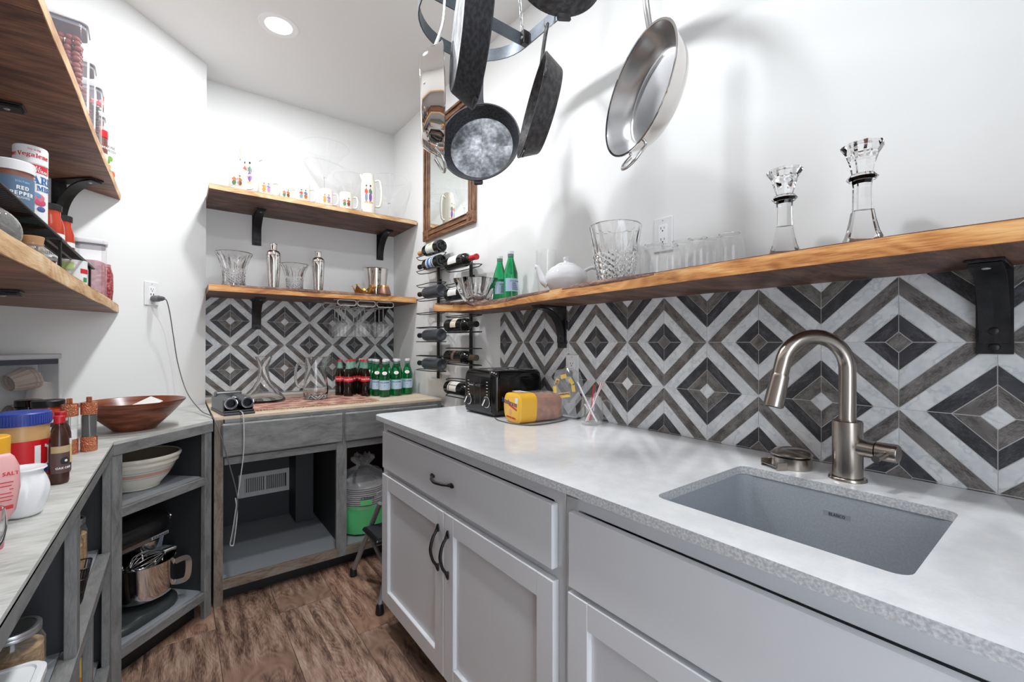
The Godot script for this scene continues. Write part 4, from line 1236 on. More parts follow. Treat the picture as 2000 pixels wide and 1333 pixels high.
# ---------------------------------------------------------------- mirror and wine
func mirror_and_wine():
	var w := 0.625
	var h := 0.745
	var t := thing("wall_mirror", "wall mirror in a brown carved wooden frame", "mirror", V(RW + 0.008, 1.885 + h / 2, 2.366), -PI / 2)
	part("glass", G.new().box(Vector3(0, 0, 0.008), Vector3(w - 0.13, h - 0.13, 0.006)), M.silver_mirror, t)
	var bev := G.new()
	var a := v2(w / 2 - 0.066, h / 2 - 0.066)
	var fw := 0.07
	for k in 4:
		var g := G.new()
		var horiz := k < 2
		g.grain = "x" if horiz else "y"
		var L: float = (w if horiz else h) - 2 * fw + 0.002
		var s: float = [1, -1, 1, -1][k]
		var c := Vector3(0, s * (h / 2 - fw / 2), 0) if horiz else Vector3(s * (w / 2 - fw / 2), 0, 0)
		var n := Vector3(0, s, 0) if horiz else Vector3(s, 0, 0)
		for q in [[0.027, 0.016, 0.024], [0.011, 0.012, 0.015], [-0.006, 0.02, 0.02], [-0.022, 0.01, 0.013], [-0.031, 0.008, 0.017]]:
			var sz := Vector3(L, q[1], q[2]) if horiz else Vector3(q[1], L, q[2])
			g.box(c + n * q[0] + Vector3(0, 0, q[2] / 2 + 0.001), sz, 0.003)
		part("moulding", g, M.frame_wood, t)
	for sx in [-1, 1]:
		for sy in [-1, 1]:
			var c := part("corner_block", G.new().box(Vector3(0, 0, 0.014), Vector3(fw, fw, 0.026), 0.003), M.frame_wood, t, T(Vector3(sx * (w / 2 - fw / 2), sy * (h / 2 - fw / 2), 0)))
			part("rosette", G.new().lathe([v2(0.022, 0), v2(0.021, 0.004), v2(0.017, 0.005), v2(0.015, 0.002), v2(0.01, 0.002), v2(0.008, 0.006), v2(0, 0.007)], 20), M.frame_wood, c, Transform3D(rot(Vector3.RIGHT, 90), Vector3(0, 0, 0.027)))
	# two black wall racks of flat wire rungs
	var racks := [[2.47, 1.76, 1.70, 0.99, "black wire wine rack on the wall by the back counter"], [2.085, 1.635, 1.68, 0.915, "black wire wine rack on the wall behind the toaster"]]
	for r in 2:
		var k: Array = racks[r]
		var rk := thing("wine_rack", k[4], "wine rack", V(RW + 0.008, 0, k[0]), -PI / 2)
		part("post", G.new().box(Vector3(0, (k[2] + k[3]) / 2, 0.018), Vector3(0.022, k[2] - k[3], 0.012), 0.002), M.black, rk)
		for s in [k[2] - 0.1, k[3] + 0.12]: part("standoff", G.new().box(Vector3(0, s, 0.006), Vector3(0.02, 0.03, 0.0125)), M.black, rk)
		for n in 9:
			var y: float = k[1] - 0.0885 * n - 0.008
			var loop := [Vector3(-0.165, y, 0.055), Vector3(-0.1, y, 0.03), Vector3(0.1, y, 0.03), Vector3(0.165, y, 0.055), Vector3(0.165, y, 0.075), Vector3(0.1, y, 0.12), Vector3(-0.1, y, 0.12), Vector3(-0.165, y, 0.075)]
			part("wire_rung", G.new().tube(loop, 0.0028, 6, true), M.black, rk)
	# bottles lying on the rungs: rack, rung, look, neck towards the camera?
	var bt := [
		[0, 0, "white", false, "wine bottle with pale green and white label, topmost on the left rack"],
		[0, 1, "blue", false, "wine bottle with a blue and white label on the left rack"],
		[0, 3, "dusty", false, "dusty dark wine bottle beside the end of the lower back shelf"],
		[0, 6, "dusty", false, "dusty dark wine bottle second from the bottom of the left rack"],
		[0, 8, "dusty", false, "dusty dark wine bottle lowest on the left rack"],
		[1, 0, "redcap", true, "wine bottle with red capsule and white label above the crystal bowl"],
		[1, 2, "plain", true, "white-labelled wine bottle partly hidden behind the crystal bowl"],
		[1, 4, "cream", true, "dark wine bottle with a cream label just below the shelf"],
		[1, 6, "brown", true, "dark wine bottle with a brown neck and narrow brown band"],
		[1, 8, "low", true, "white-labelled wine bottle lying behind the black toaster"]]
	for b in bt:
		var k: Array = racks[b[0]]
		var y: float = k[1] - 0.0885 * b[1] - 0.008 + 0.0028 + 0.0375
		var dirs: float = 1.0 if b[3] else -1.0       # +1: neck towards the camera
		var o := V(RW + 0.008 - 0.076, y, k[0] + dirs * 0.15)
		# upright profile turned to lie along the wall
		var t2 := thing("wine_bottle", b[4], "wine bottle", o, 0.0, "wine bottles on the wall racks")
		t2.basis = Basis(Vector3(-1, 0, 0), Vector3(0, 0, dirs), Vector3(0, 1, 0)) if dirs > 0 else Basis(Vector3(1, 0, 0), Vector3(0, 0, -1), Vector3(0, 1, 0))
		var r := 0.0375
		var body: Material = M.wine_dusty if b[2] == "dusty" else M.wine_glass
		part("bottle", G.new().lathe([v2(0, 0.016), v2(0.016, 0.012), v2(0.025, 0.001), v2(0.034, 0.0), v2(r, 0.006), v2(r, 0.18), v2(0.034, 0.2), v2(0.02, 0.222), v2(0.0145, 0.235), v2(0.0138, 0.285), v2(0.0155, 0.288), v2(0.0155, 0.297), v2(0.012, 0.298), v2(0, 0.298)], 28), body, t2, Transform3D.IDENTITY, 50)
		part("capsule", G.new().lathe([v2(0.0148, 0.24), v2(0.0145, 0.285), v2(0.0162, 0.288), v2(0.0162, 0.299), v2(0, 0.3)], 20), {"redcap": M.red_cap, "white": M.cork, "brown": mat(rgb(96, 78, 60), 0.5)}.get(b[2], M.black), t2)
		if b[2] != "dusty":
			var lc: Color = {"white": rgb(232, 234, 224), "blue": rgb(196, 214, 230), "redcap": rgb(236, 234, 228), "plain": rgb(238, 237, 233), "cream": rgb(232, 224, 202), "brown": rgb(112, 90, 78), "low": rgb(236, 232, 224)}[b[2]]
			var y0 := 0.05
			var y1 := 0.145
			if b[2] == "brown": y0 = 0.09; y1 = 0.118
			if b[2] == "cream": y0 = 0.08; y1 = 0.14
			var lb := part("label", band(r, y0, y1, -80 - 70, 80 + 30, 0.0004, 24), mat(lc, 0.6), t2)
			if b[2] == "blue":
				part("stripe", band(r + 0.0003, 0.1, 0.122, -150, 110), M.ink_blue, lb)
				part("stripe", band(r + 0.0003, 0.062, 0.072, -150, 110), mat(rgb(60, 66, 84), 0.5), lb)
			elif b[2] == "white":
				part("stripe", band(r + 0.0003, 0.075, 0.11, -70, 10), mat(rgb(170, 190, 120), 0.5), lb)
			elif b[2] == "low":
				part("stripe", band(r + 0.0003, 0.06, 0.068, -150, 110), mat(rgb(120, 96, 80), 0.5), lb)
			elif b[2] in ["redcap", "plain"]:
				for q in 3: part("stripe", band(r + 0.0003, 0.07 + q * 0.022, 0.074 + q * 0.022, -70, 20), mat(rgb(150, 146, 140), 0.5), lb)

# ---------------------------------------------------------------- on the stone worktop
func counter_things():
	var y := 0.91
	# toaster: controls face the aisle
	var t := thing("toaster", "black four-slot toaster at the far end of the white countertop", "toaster", V(1.150, y, 1.572), -PI / 2)
	var body := G.new()
	var rings := []
	for k in [[0.236, 0.255, 0.02, 0.012], [0.246, 0.262, 0.026, 0.03], [0.246, 0.264, 0.03, 0.15], [0.242, 0.262, 0.034, 0.172], [0.228, 0.25, 0.036, 0.186], [0.205, 0.232, 0.03, 0.19]]: rings.append(rrect(k[0], k[1], k[2], k[3], 6))
	body.loft(rings)
	part("body", body, M.black_gloss, t, Transform3D.IDENTITY, 45)
	part("base", G.new().box(Vector3(0, 0.0105, 0), Vector3(0.226, 0.009, 0.245), 0.002), M.black, t)
	for sx in [-1, 1]:
		for sz in [-1, 1]: part("foot", G.new().cyl(Vector3(sx * 0.085, 0, sz * 0.1), 0.012, 0.0062, 12), M.black, t)
	for s in 4:
		var sl := part("slot", G.new().box(Vector3(0, 0, 0), Vector3(0.03, 0.001, 0.09), 0.0003), M.ink, t, T(Vector3(-0.05 + 0.1 * (s % 2), 0.1904, -0.055 + 0.11 * (s / 2))))
		part("slot_rim", G.new().tube([Vector3(-0.016, 0, -0.046), Vector3(0.016, 0, -0.046), Vector3(0.016, 0, 0.046), Vector3(-0.016, 0, 0.046)], 0.0016, 6, true), M.chrome, sl)
	var pf := part("front_panel", G.new().box(Vector3(0, 0.098, 0.1325), Vector3(0.19, 0.13, 0.003), 0.001), M.black_gloss, t)
	for s in [-1, 1]:
		part("lever_slot", G.new().box(Vector3(s * 0.022, 0.1, 0.1343), Vector3(0.007, 0.11, 0.001)), M.ink, t)
		var lv := part("lever", G.new().box(Vector3(s * 0.024, 0.127, 0.141), Vector3(0.036, 0.01, 0.018), 0.003), M.black, t)
		part("lever_trim", G.new().box(Vector3(s * 0.024, 0.127, 0.1504), Vector3(0.037, 0.004, 0.002), 0.0006), M.chrome, lv)
		for k in 5: part("button_mark", G.new().box(Vector3(s * 0.072, 0.142 - k * 0.013, 0.1343), Vector3(0.012, 0.0016, 0.0006)), M.label_white, t)
		var kn := part("dial", G.new().cyl(Vector3.ZERO, 0.022, 0.012, 28, 0.019, 0.001, Transform3D(rot(Vector3.RIGHT, 90), Vector3.ZERO)), M.black, t, T(Vector3(s * 0.07, 0.06, 0.133)))
		part("dial_ring", G.new().tube(arc(Vector3(0, 0, 0.003), Vector3(0.0225, 0, 0), Vector3(0, 0.0225, 0), 0, 350, 30), 0.0016, 6, true), M.chrome, kn)
		part("dial_grip", G.new().box(Vector3(0, 0, 0.0155), Vector3(0.007, 0.036, 0.008), 0.003, Transform3D(rot(Vector3(0, 0, 1), -35), Vector3.ZERO)), M.chrome, kn)
	part("lower_trim", G.new().box(Vector3(0, 0.032, 0.1318), Vector3(0.2, 0.026, 0.0022), 0.0006), mat(rgb(62, 64, 68), 0.3, 0.6), t)
	part("brand_mark", G.new().box(Vector3(0, 0.043, 0.1334), Vector3(0.034, 0.004, 0.0006), 0.0002), M.label_white, t)
	# bread in its printed bag
	var b := thing("bread_loaf", "loaf of sliced bread in yellow and white plastic wrapper beside toaster", "bread", V(1.118, y, 1.318), -PI / 2 - 0.1)
	var bs := []
	var crust := func(w: float, h: float, z: float, yo: float) -> PackedVector3Array:
		var p := PackedVector3Array()
		for k in 24:
			var a := TAU * k / 24
			var x := signf(cos(a)) * pow(absf(cos(a)), 0.5) * w / 2
			var yy := signf(sin(a)) * pow(absf(sin(a)), 0.55) * h / 2
			if sin(a) > 0: x *= 1.06
			p.append(Vector3(x, yy + h / 2 + yo, z))
		return p
	for k in [[0.1, 0.092, 0.098, 0.004], [0.113, 0.105, 0.09, 0.002], [0.117, 0.11, 0.05, 0.0015], [0.116, 0.108, -0.02, 0.001], [0.113, 0.105, -0.07, 0.001], [0.1, 0.095, -0.095, 0.004]]: bs.append((crust as Callable).call(k[0], k[1], k[2], k[3]))
	part("loaf", G.new().loft(bs), textured(cloud_img(128, 91, rgb(146, 78, 38), rgb(196, 122, 66), 4, 30), 0.7, v2(6, 6)), b, Transform3D.IDENTITY, 60)
	var wrap := func(z0: float, z1: float, grow: float) -> G:
		var r := []
		for k in 3:
			var z := lerpf(z0, z1, k / 2.0)
			r.append((crust as Callable).call(0.117 + grow, 0.11 + grow, z, 0.0))
		return G.new().loft(r, false)
	part("wrapper", (wrap as Callable).call(0.03, 0.099, 0.004), mat(rgb(250, 190, 62), 0.3), b, Transform3D.IDENTITY, 60)
	var cap := G.new()
	var c0: PackedVector3Array = (crust as Callable).call(0.121, 0.114, 0.0985, 0.0)
	var c1: PackedVector3Array = (crust as Callable).call(0.1, 0.09, 0.108, 0.012)
	cap.loft([c0, c1], true)
	var fp := part("front_wrapper", cap, mat(rgb(250, 196, 70), 0.28), b, Transform3D.IDENTITY, 60)
	letters(fp, "Sunbeam", 0.017, M.ink_navy, Transform3D(rot(Vector3(0, 0, 1), -6), Vector3(-0.012, 0.077, 0.1085)), 0.0, "serif", 700)
	part("swoosh", G.new().box(Vector3(0.01, 0.062, 0.1083), Vector3(0.06, 0.007, 0.0008), 0.0003, Transform3D(rot(Vector3(0, 0, 1), -16), Vector3(-0.014, 0.004, 0))), M.ink_red, fp)
	part("pale_panel", G.new().box(Vector3(0.038, 0.088, 0.1075), Vector3(0.02, 0.02, 0.0012), 0.0004), M.label_white, fp)
	part("oval_print", G.new().ball(Vector3(-0.004, 0.043, 0.108), Vector3(0.011, 0.014, 0.001), 16, 5), mat(rgb(240, 170, 120), 0.5), fp)
	letters(fp, "ENRICHED BREAD", 0.0058, M.ink_red, Transform3D(rot(Vector3(0, 0, 1), -3), Vector3(0.0, 0.021, 0.1085)), 0.0, "sans", 700)
	var top := G.new()
	part("top_stripe", G.new().box(Vector3(-0.012, 0.1158, 0.06), Vector3(0.06, 0.0008, 0.035), 0.0003), M.label_white, b)
	letters(b, "LARGE", 0.01, M.ink_red, Transform3D(rot(Vector3.RIGHT, -90), Vector3(-0.012, 0.1163, 0.06)), 0.0, "sans", 700)
	var fl := []
	for k in [[0.121, 0.114, 0.03, 0.0], [0.123, 0.115, -0.06, 0.0], [0.11, 0.1, -0.1, 0.004], [0.05, 0.06, -0.125, 0.03], [0.03, 0.035, -0.145, 0.055], [0.07, 0.05, -0.175, 0.06]]: fl.append((crust as Callable).call(k[0], k[1], k[2], k[3]))
	part("clear_wrapper", G.new().loft(fl, false), M.film, b, Transform3D.IDENTITY, 50)
	# a limp printed bag standing behind the loaf
	var bag := thing("plastic_bag", "crumpled clear plastic bag with yellow print leaning on the tiles", "bag", V(1.247, y, 1.262), -PI / 2 + 0.25)
	rng.seed = 77
	var ns := noise(77, 1.0, 3)
	var br := []
	var prof := [[0.03, 0.002], [0.034, 0.02], [0.03, 0.05], [0.026, 0.075], [0.046, 0.1], [0.062, 0.13], [0.06, 0.165], [0.045, 0.19], [0.02, 0.202]]
	for k in prof:
		var p := PackedVector3Array()
		for j in 22:
			var a := TAU * j / 22
			var w: float = k[0] * (1 + 0.35 * ns.get_noise_2d(j * 2.3, k[1] * 60.0))
			p.append(Vector3(cos(a) * w * 1.1, k[1] + 0.006 * ns.get_noise_2d(j * 3.0 + 50, k[1] * 40), sin(a) * minf(w * 0.55, 0.034)))
		br.append(p)
	part("bag", G.new().loft(br), M.film, bag, Transform3D.IDENTITY, 25)
	var yb := mat(rgb(238, 200, 96), 0.4)
	var lp := part("printed_band", G.new().box(Vector3(0.0, 0.1, 0.036), Vector3(0.06, 0.02, 0.0012), 0.0004, Transform3D(rot(Vector3(0, 0, 1), 10), Vector3(0.018, 0.0, 0.0))), yb, bag)
	letters(lp, "Sunbeam", 0.009, M.ink_navy, Transform3D(rot(Vector3(0, 0, 1), 190), Vector3(0.001, 0.102, 0.0371)), 0.0, "sans", 700)
	for k in [[-0.03, 0.15, 70], [0.0, 0.172, 15], [0.035, 0.155, -50], [0.045, 0.128, -80], [-0.04, 0.118, 95]]:
		part("print_patch", G.new().box(Vector3.ZERO, Vector3(0.026, 0.016, 0.0012), 0.0004), yb, bag, Transform3D(rot(Vector3(0, 0, 1), k[2]), Vector3(k[0], k[1], 0.035)))
	letters(bag, "Su", 0.012, M.ink_navy, Transform3D(rot(Vector3(0, 0, 1), 75), Vector3(-0.03, 0.148, 0.0362)), 0.0, "serif", 700)
	# toaster flex
	var cord := thing("power_cord", "black toaster power cord looping over the countertop by the bread", "cord")
	var cp := smooth([V(1.284, 0.99, 1.54), V(1.296, 0.975, 1.43), V(1.285, 0.92, 1.38), V(1.256, 0.9135, 1.36), V(1.262, 0.9135, 1.24), V(1.275, 0.93, 1.2), V(1.29, 0.98, 1.215), V(1.2975, 1.02, 1.25), V(1.2985, 1.088, 1.302)], 7)
	part("cord", G.new().tube(cp, 0.0034, 7), M.black, cord)
	part("plug", G.new().box(V(1.294, 1.088, 1.302), Vector3(0.022, 0.026, 0.024), 0.005), M.black, cord)
	var cord2 := thing("grey_cable", "thin grey cable lying on the countertop in front of the bread", "cord")
	part("cable", G.new().tube(smooth([V(1.02, 0.9125, 1.448), V(0.998, 0.9125, 1.39), V(1.0, 0.9125, 1.3), V(1.03, 0.9125, 1.24), V(1.1, 0.9125, 1.226), V(1.19, 0.9125, 1.235), V(1.24, 0.9125, 1.255)], 7), 0.0022, 6), mat(rgb(84, 84, 86), 0.5), cord2)
	# glass mug of straws
	var m := thing("glass_mug", "clear glass mug holding striped drinking straws beside the tiles", "mug", V(1.232, y, 1.122), cam_turn(1.232, 1.122))
	part("mug", G.new().lathe([v2(0, 0.0), v2(0.03, 0.0), v2(0.038, 0.004), v2(0.042, 0.02), v2(0.0425, 0.06), v2(0.038, 0.082), v2(0.0365, 0.1), v2(0.037, 0.106), v2(0.034, 0.104), v2(0.0355, 0.082), v2(0.0395, 0.06), v2(0.039, 0.02), v2(0.032, 0.012), v2(0, 0.011)], 36), M.pane, m, Transform3D.IDENTITY, 60)
	part("handle", G.new().tube(smooth([Vector3(0.038, 0.085, 0), Vector3(0.055, 0.092, 0), Vector3(0.07, 0.08, 0), Vector3(0.07, 0.045, 0), Vector3(0.058, 0.026, 0), Vector3(0.041, 0.026, 0)], 4), 0.0042, 8), M.pane, m, Transform3D.IDENTITY, 60)
	var sp := [["white straw leaning left out of the glass mug", Vector3(0.018, 0.013, 0.008), Vector3(-0.052, 0.158, 0.006), M.ink_white], ["red straw standing in the middle of the glass mug", Vector3(-0.006, 0.013, -0.01), Vector3(0.008, 0.15, -0.012), M.ink_red], ["red-striped straw leaning right in front of the red one", Vector3(-0.016, 0.013, -0.004), Vector3(0.034, 0.155, -0.004), M.ink_white], ["red and white straw leaning right against the mug rim", Vector3(-0.022, 0.013, 0.006), Vector3(0.042, 0.156, -0.01), M.ink_white], ["short white straw lying low inside the glass mug", Vector3(0.02, 0.013, -0.012), Vector3(-0.026, 0.075, -0.006), M.ink_white]]
	var mb: Basis = m.basis
	for k in sp:
		var s := thing("drinking_straw", k[0], "straw", m.position + mb * k[1], m.rotation.y, "straws in the glass mug")
		var d: Vector3 = k[2] - k[1]
		part("tube", G.new().tube([Vector3.ZERO, d], 0.0031, 8), k[3], s)
		if "red-striped" in k[0] or "red and white" in k[0]:
			for side in [Vector3(0.0024, 0, 0.0012), Vector3(-0.0024, 0, 0.0012)]:
				part("stripe", G.new().tube([side, d + side], 0.0011, 6), M.ink_red, s)
	# brushed jar opener / strainer gadget beside the tap
	var gd := thing("sink_gadget", "round brushed steel domed sink accessory left of the faucet", "gadget", V(1.205, y, 0.442), -PI / 2 - 0.5)
	part("ring", G.new().lathe([v2(0.037, 0), v2(0.043, 0.0), v2(0.044, 0.004), v2(0.044, 0.026), v2(0.041, 0.028), v2(0.037, 0.026)], 40), M.nickel, gd)
	part("dome", G.new().lathe([v2(0.0, 0.031), v2(0.0445, 0.031), v2(0.045, 0.034), v2(0.036, 0.042), v2(0.02, 0.0465), v2(0, 0.0475)], 40), M.nickel, gd)
	part("support", G.new().cyl(Vector3(0, 0, 0), 0.034, 0.031, 24), M.black, gd)
	part("lip", G.new().box(Vector3(0, 0.009, 0.052), Vector3(0.05, 0.002, 0.022), 0.0008), M.chrome, gd)
	for s in [-1, 1]: part("lip_side", G.new().box(Vector3(s * 0.026, 0.0095, 0.046), Vector3(0.003, 0.019, 0.032), 0.001), M.nickel, gd)
	# faucet
	var f := thing("faucet", "brushed nickel gooseneck faucet behind the sink", "faucet", V(1.198, y, 0.326))
	part("base_ring", G.new().cyl(Vector3.ZERO, 0.036, 0.0065, 40, 0.0352, 0.0012), M.nickel, f)
	part("body", G.new().cyl(Vector3(0, 0.006, 0), 0.0285, 0.126, 40, -1, 0.0015), M.nickel, f)
	var dir := Vector3(-0.78, 0, -0.626)
	var R := 0.072
	var sp2 := [Vector3(0, 0.13, 0), Vector3(0, 0.18, 0), Vector3(0, 0.235, 0)]
	sp2.append_array(arc(dir * R + Vector3(0, 0.248, 0), -dir * R, Vector3.UP * R, 4, 168, 18))
	var last: Vector3 = sp2[-1]
	var dn := (dir * 0.22 + Vector3.DOWN).normalized()
	sp2.append(last + dn * 0.03)
	part("neck", G.new().tube(sp2, 0.0165, 22), M.nickel, f, Transform3D.IDENTITY, 60)
	var tip: Vector3 = sp2[-1]
	part("spray_head", G.new().tube([tip - dn * 0.002, tip + dn * 0.004, tip + dn * 0.07, tip + dn * 0.073], [0.0165, 0.0185, 0.0205, 0.0195], 24), M.nickel, f)
	part("nozzle", G.new().tube([tip + dn * 0.07, tip + dn * 0.0745], 0.0165, 20), M.black, f)
	part("collar", G.new().cyl(Vector3(0, 0.131, 0), 0.0175, 0.004, 28), M.nickel, f)
	var hd := Vector3(-0.1, 0, 1.0).normalized()
	part("valve", G.new().tube([Vector3(0, 0.075, 0), hd * 0.052 + Vector3(0, 0.075, 0)], 0.0185, 26), M.nickel, f)
	part("knob", G.new().tube([hd * 0.0535 + Vector3(0, 0.075, 0), hd * 0.0545 + Vector3(0, 0.075, 0), hd * 0.088 + Vector3(0, 0.075, 0), hd * 0.0905 + Vector3(0, 0.075, 0)], [0.018, 0.0192, 0.0192, 0.0175], 26), M.nickel, f)
	part("lever", G.new().tube([hd * 0.073 + Vector3(-0.008, 0.073, 0), hd * 0.066 + Vector3(-0.064, 0.07, 0)], 0.0072, 14), M.nickel, f)

# ---------------------------------------------------------------- hanging pot rack
func pan_basis(axis: Vector3, handle: Vector3) -> Basis:
	# pans are built lying flat: y is the way they open, the handle leaves along +x
	var y := axis.normalized()
	var x := (handle - y * handle.dot(y)).normalized()
	return Basis(x, y, x.cross(y))
func hook(bar: Vector3, along: Vector3, eye: Vector3, label: String):
	# S-hook over the flat bar (lower edge at bar) with its bottom loop through the pan's eye
	var t := thing("pot_hook", label, "hook", bar, 0.0, "steel hooks on the pot rack")
	var s := along.normalized().cross(Vector3.UP)
	var e := eye - bar
	if s.dot(e) > 0: s = -s
	var w := (e - Vector3.UP * e.y).normalized() * 0.012 if v2(e.x, e.z).length() > 0.002 else s * -0.012
	var p := [s * 0.0055 + Vector3(0, 0.03, 0), s * 0.006 + Vector3(0, 0.046, 0), Vector3(0, 0.0515, 0), s * -0.006 + Vector3(0, 0.046, 0), s * -0.006 + Vector3(0, 0.004, 0), e.lerp(Vector3.ZERO, 0.5) - w * 0.3, e - w + Vector3(0, 0.008, 0), e + Vector3(0, -0.003, 0), e + w + Vector3(0, 0.006, 0), e + w * 1.2 + Vector3(0, 0.022, 0)]
	part("wire", G.new().tube(smooth(p, 4), 0.0021, 7), M.zinc, t)
func flat_uv(g: G) -> G:
	for i in g.P.size(): g.U[i] = v2(g.P[i].x, g.P[i].z) * 3.0
	return g
func skillet(label: String, at: Vector3, b: Basis, r: float, depth: float, hl: float, inside: Material, outside: Material) -> Node3D:
	var t := thing("iron_skillet", label, "skillet")
	t.transform = Transform3D(b, at)
	# origin: centre of the rim plane
	var rb := r * 0.83
	part("pan", G.new().lathe([v2(0, -depth), v2(rb - 0.004, -depth), v2(rb, -depth + 0.004), v2(r - 0.0005, -0.006), v2(r + 0.0015, -0.003), v2(r + 0.001, 0.0), v2(r - 0.004, 0.0), v2(rb - 0.003, -depth + 0.009), v2(rb - 0.007, -depth + 0.0065)], 64), outside, t, Transform3D.IDENTITY, 40)
	part("cooking_surface", flat_uv(G.new().lathe([v2(rb - 0.006, -depth + 0.0064), v2(0, -depth + 0.0062)], 48)), inside, t)
	part("underside", flat_uv(G.new().lathe([v2(0, -depth - 0.0002), v2(rb - 0.005, -depth - 0.0004)], 48)), M.cast_worn if inside == M.cast_worn else outside, t)
	var hp := smooth([Vector3(r - 0.008, -0.008, 0), Vector3(r + 0.02, -0.006, 0), Vector3(r + hl * 0.5, -0.002, 0), Vector3(r + hl * 0.86, 0.0, 0)], 5)
	var wd := []
	for i in hp.size():
		var s := float(i) / (hp.size() - 1)
		wd.append(1.5 - 2.2 * s + 2.0 * s * s)
	var g := G.new()
	g.sweep(hp, [v2(-0.011, -0.005), v2(0.011, -0.005), v2(0.013, 0.0), v2(0.011, 0.005), v2(-0.011, 0.005), v2(-0.013, 0.0)], Vector3.UP, false, wd)
	var e: Vector3 = hp[-1]
	g.tube(arc(e + Vector3(0.013, 0, 0), Vector3(-0.0135, 0, 0), Vector3(0, 0, 0.012), 0, 340, 17), 0.0052, 8, true)
	part("handle", g, outside, t, Transform3D.IDENTITY, 50)
	for s in [-1, 1]:
		var sp := G.new()
		sp.ball(Vector3(0, -0.007, s * (r + 0.002)), Vector3(0.017, 0.0085, 0.009), 14, 7)
		part("pour_spout", sp, outside, t)
	part("front_grip", G.new().box(Vector3(-r - 0.006, -0.008, 0), Vector3(0.02, 0.009, 0.034), 0.004), outside, t)
	return t
func steel_pan(label: String, at: Vector3, b: Basis, r: float, depth: float, hl: float) -> Node3D:
	var t := thing("steel_pan", label, "pan")
	t.transform = Transform3D(b, at)
	var rb := r * 0.76
	var prof := func(o: float) -> Array: return [v2(rb * 0.0, -depth + o), v2(rb - 0.01, -depth + o), v2(rb + 0.006 - o, -depth + 0.006 + o), v2(rb + (r - rb) * 0.5 - o * 0.8, -depth * 0.56), v2(r * 0.955 - o, -depth * 0.18), v2(r - o, 0.0)]
	var outp: Array = (prof as Callable).call(0.0)
	outp.append(v2(r + 0.003, 0.001))
	outp.append(v2(r + 0.002, 0.0028))
	outp.append(v2(r - 0.003, 0.002))
	part("pan", G.new().lathe(outp, 72), M.mirror_steel, t, Transform3D.IDENTITY, 40)
	var inp: Array = (prof as Callable).call(0.0028)
	inp.reverse()
	part("cooking_surface", G.new().lathe(inp, 72), M.steel_in, t, Transform3D.IDENTITY, 40)
	var hp := smooth([Vector3(r * 0.985, -0.024, 0), Vector3(r + 0.02, -0.012, 0), Vector3(r + hl * 0.35, 0.012, 0), Vector3(r + hl * 0.75, 0.02, 0), Vector3(r + hl, 0.014, 0)], 6)
	part("handle", G.new().sweep(hp, [v2(-0.009, -0.0035), v2(0, -0.005), v2(0.009, -0.0035), v2(0.0095, 0.002), v2(0.004, 0.003), v2(0, 0.001), v2(-0.004, 0.003), v2(-0.0095, 0.002)]), M.steel, t, Transform3D.IDENTITY, 50)
	var q := [Vector3(-r * 0.97, -0.022, -0.035), Vector3(-r - 0.016, -0.008, -0.04), Vector3(-r - 0.036, 0.002, -0.028), Vector3(-r - 0.042, 0.004, 0.0), Vector3(-r - 0.036, 0.002, 0.028), Vector3(-r - 0.016, -0.008, 0.04), Vector3(-r * 0.97, -0.022, 0.035)]
	part("helper_handle", G.new().tube(smooth(q, 5), 0.0046, 10), M.steel, t, Transform3D.IDENTITY, 60)
	for s in [[1, -1], [1, 1], [-1, -1], [-1, 1]]:
		var rv := G.new().ball(Vector3(s[0] * r * 0.925, -0.02, s[1] * (0.03 if s[0] > 0 else 0.034)), Vector3(0.0045, 0.0045, 0.0045), 10, 6)
		part("rivet", rv, M.chrome, t)
	return t

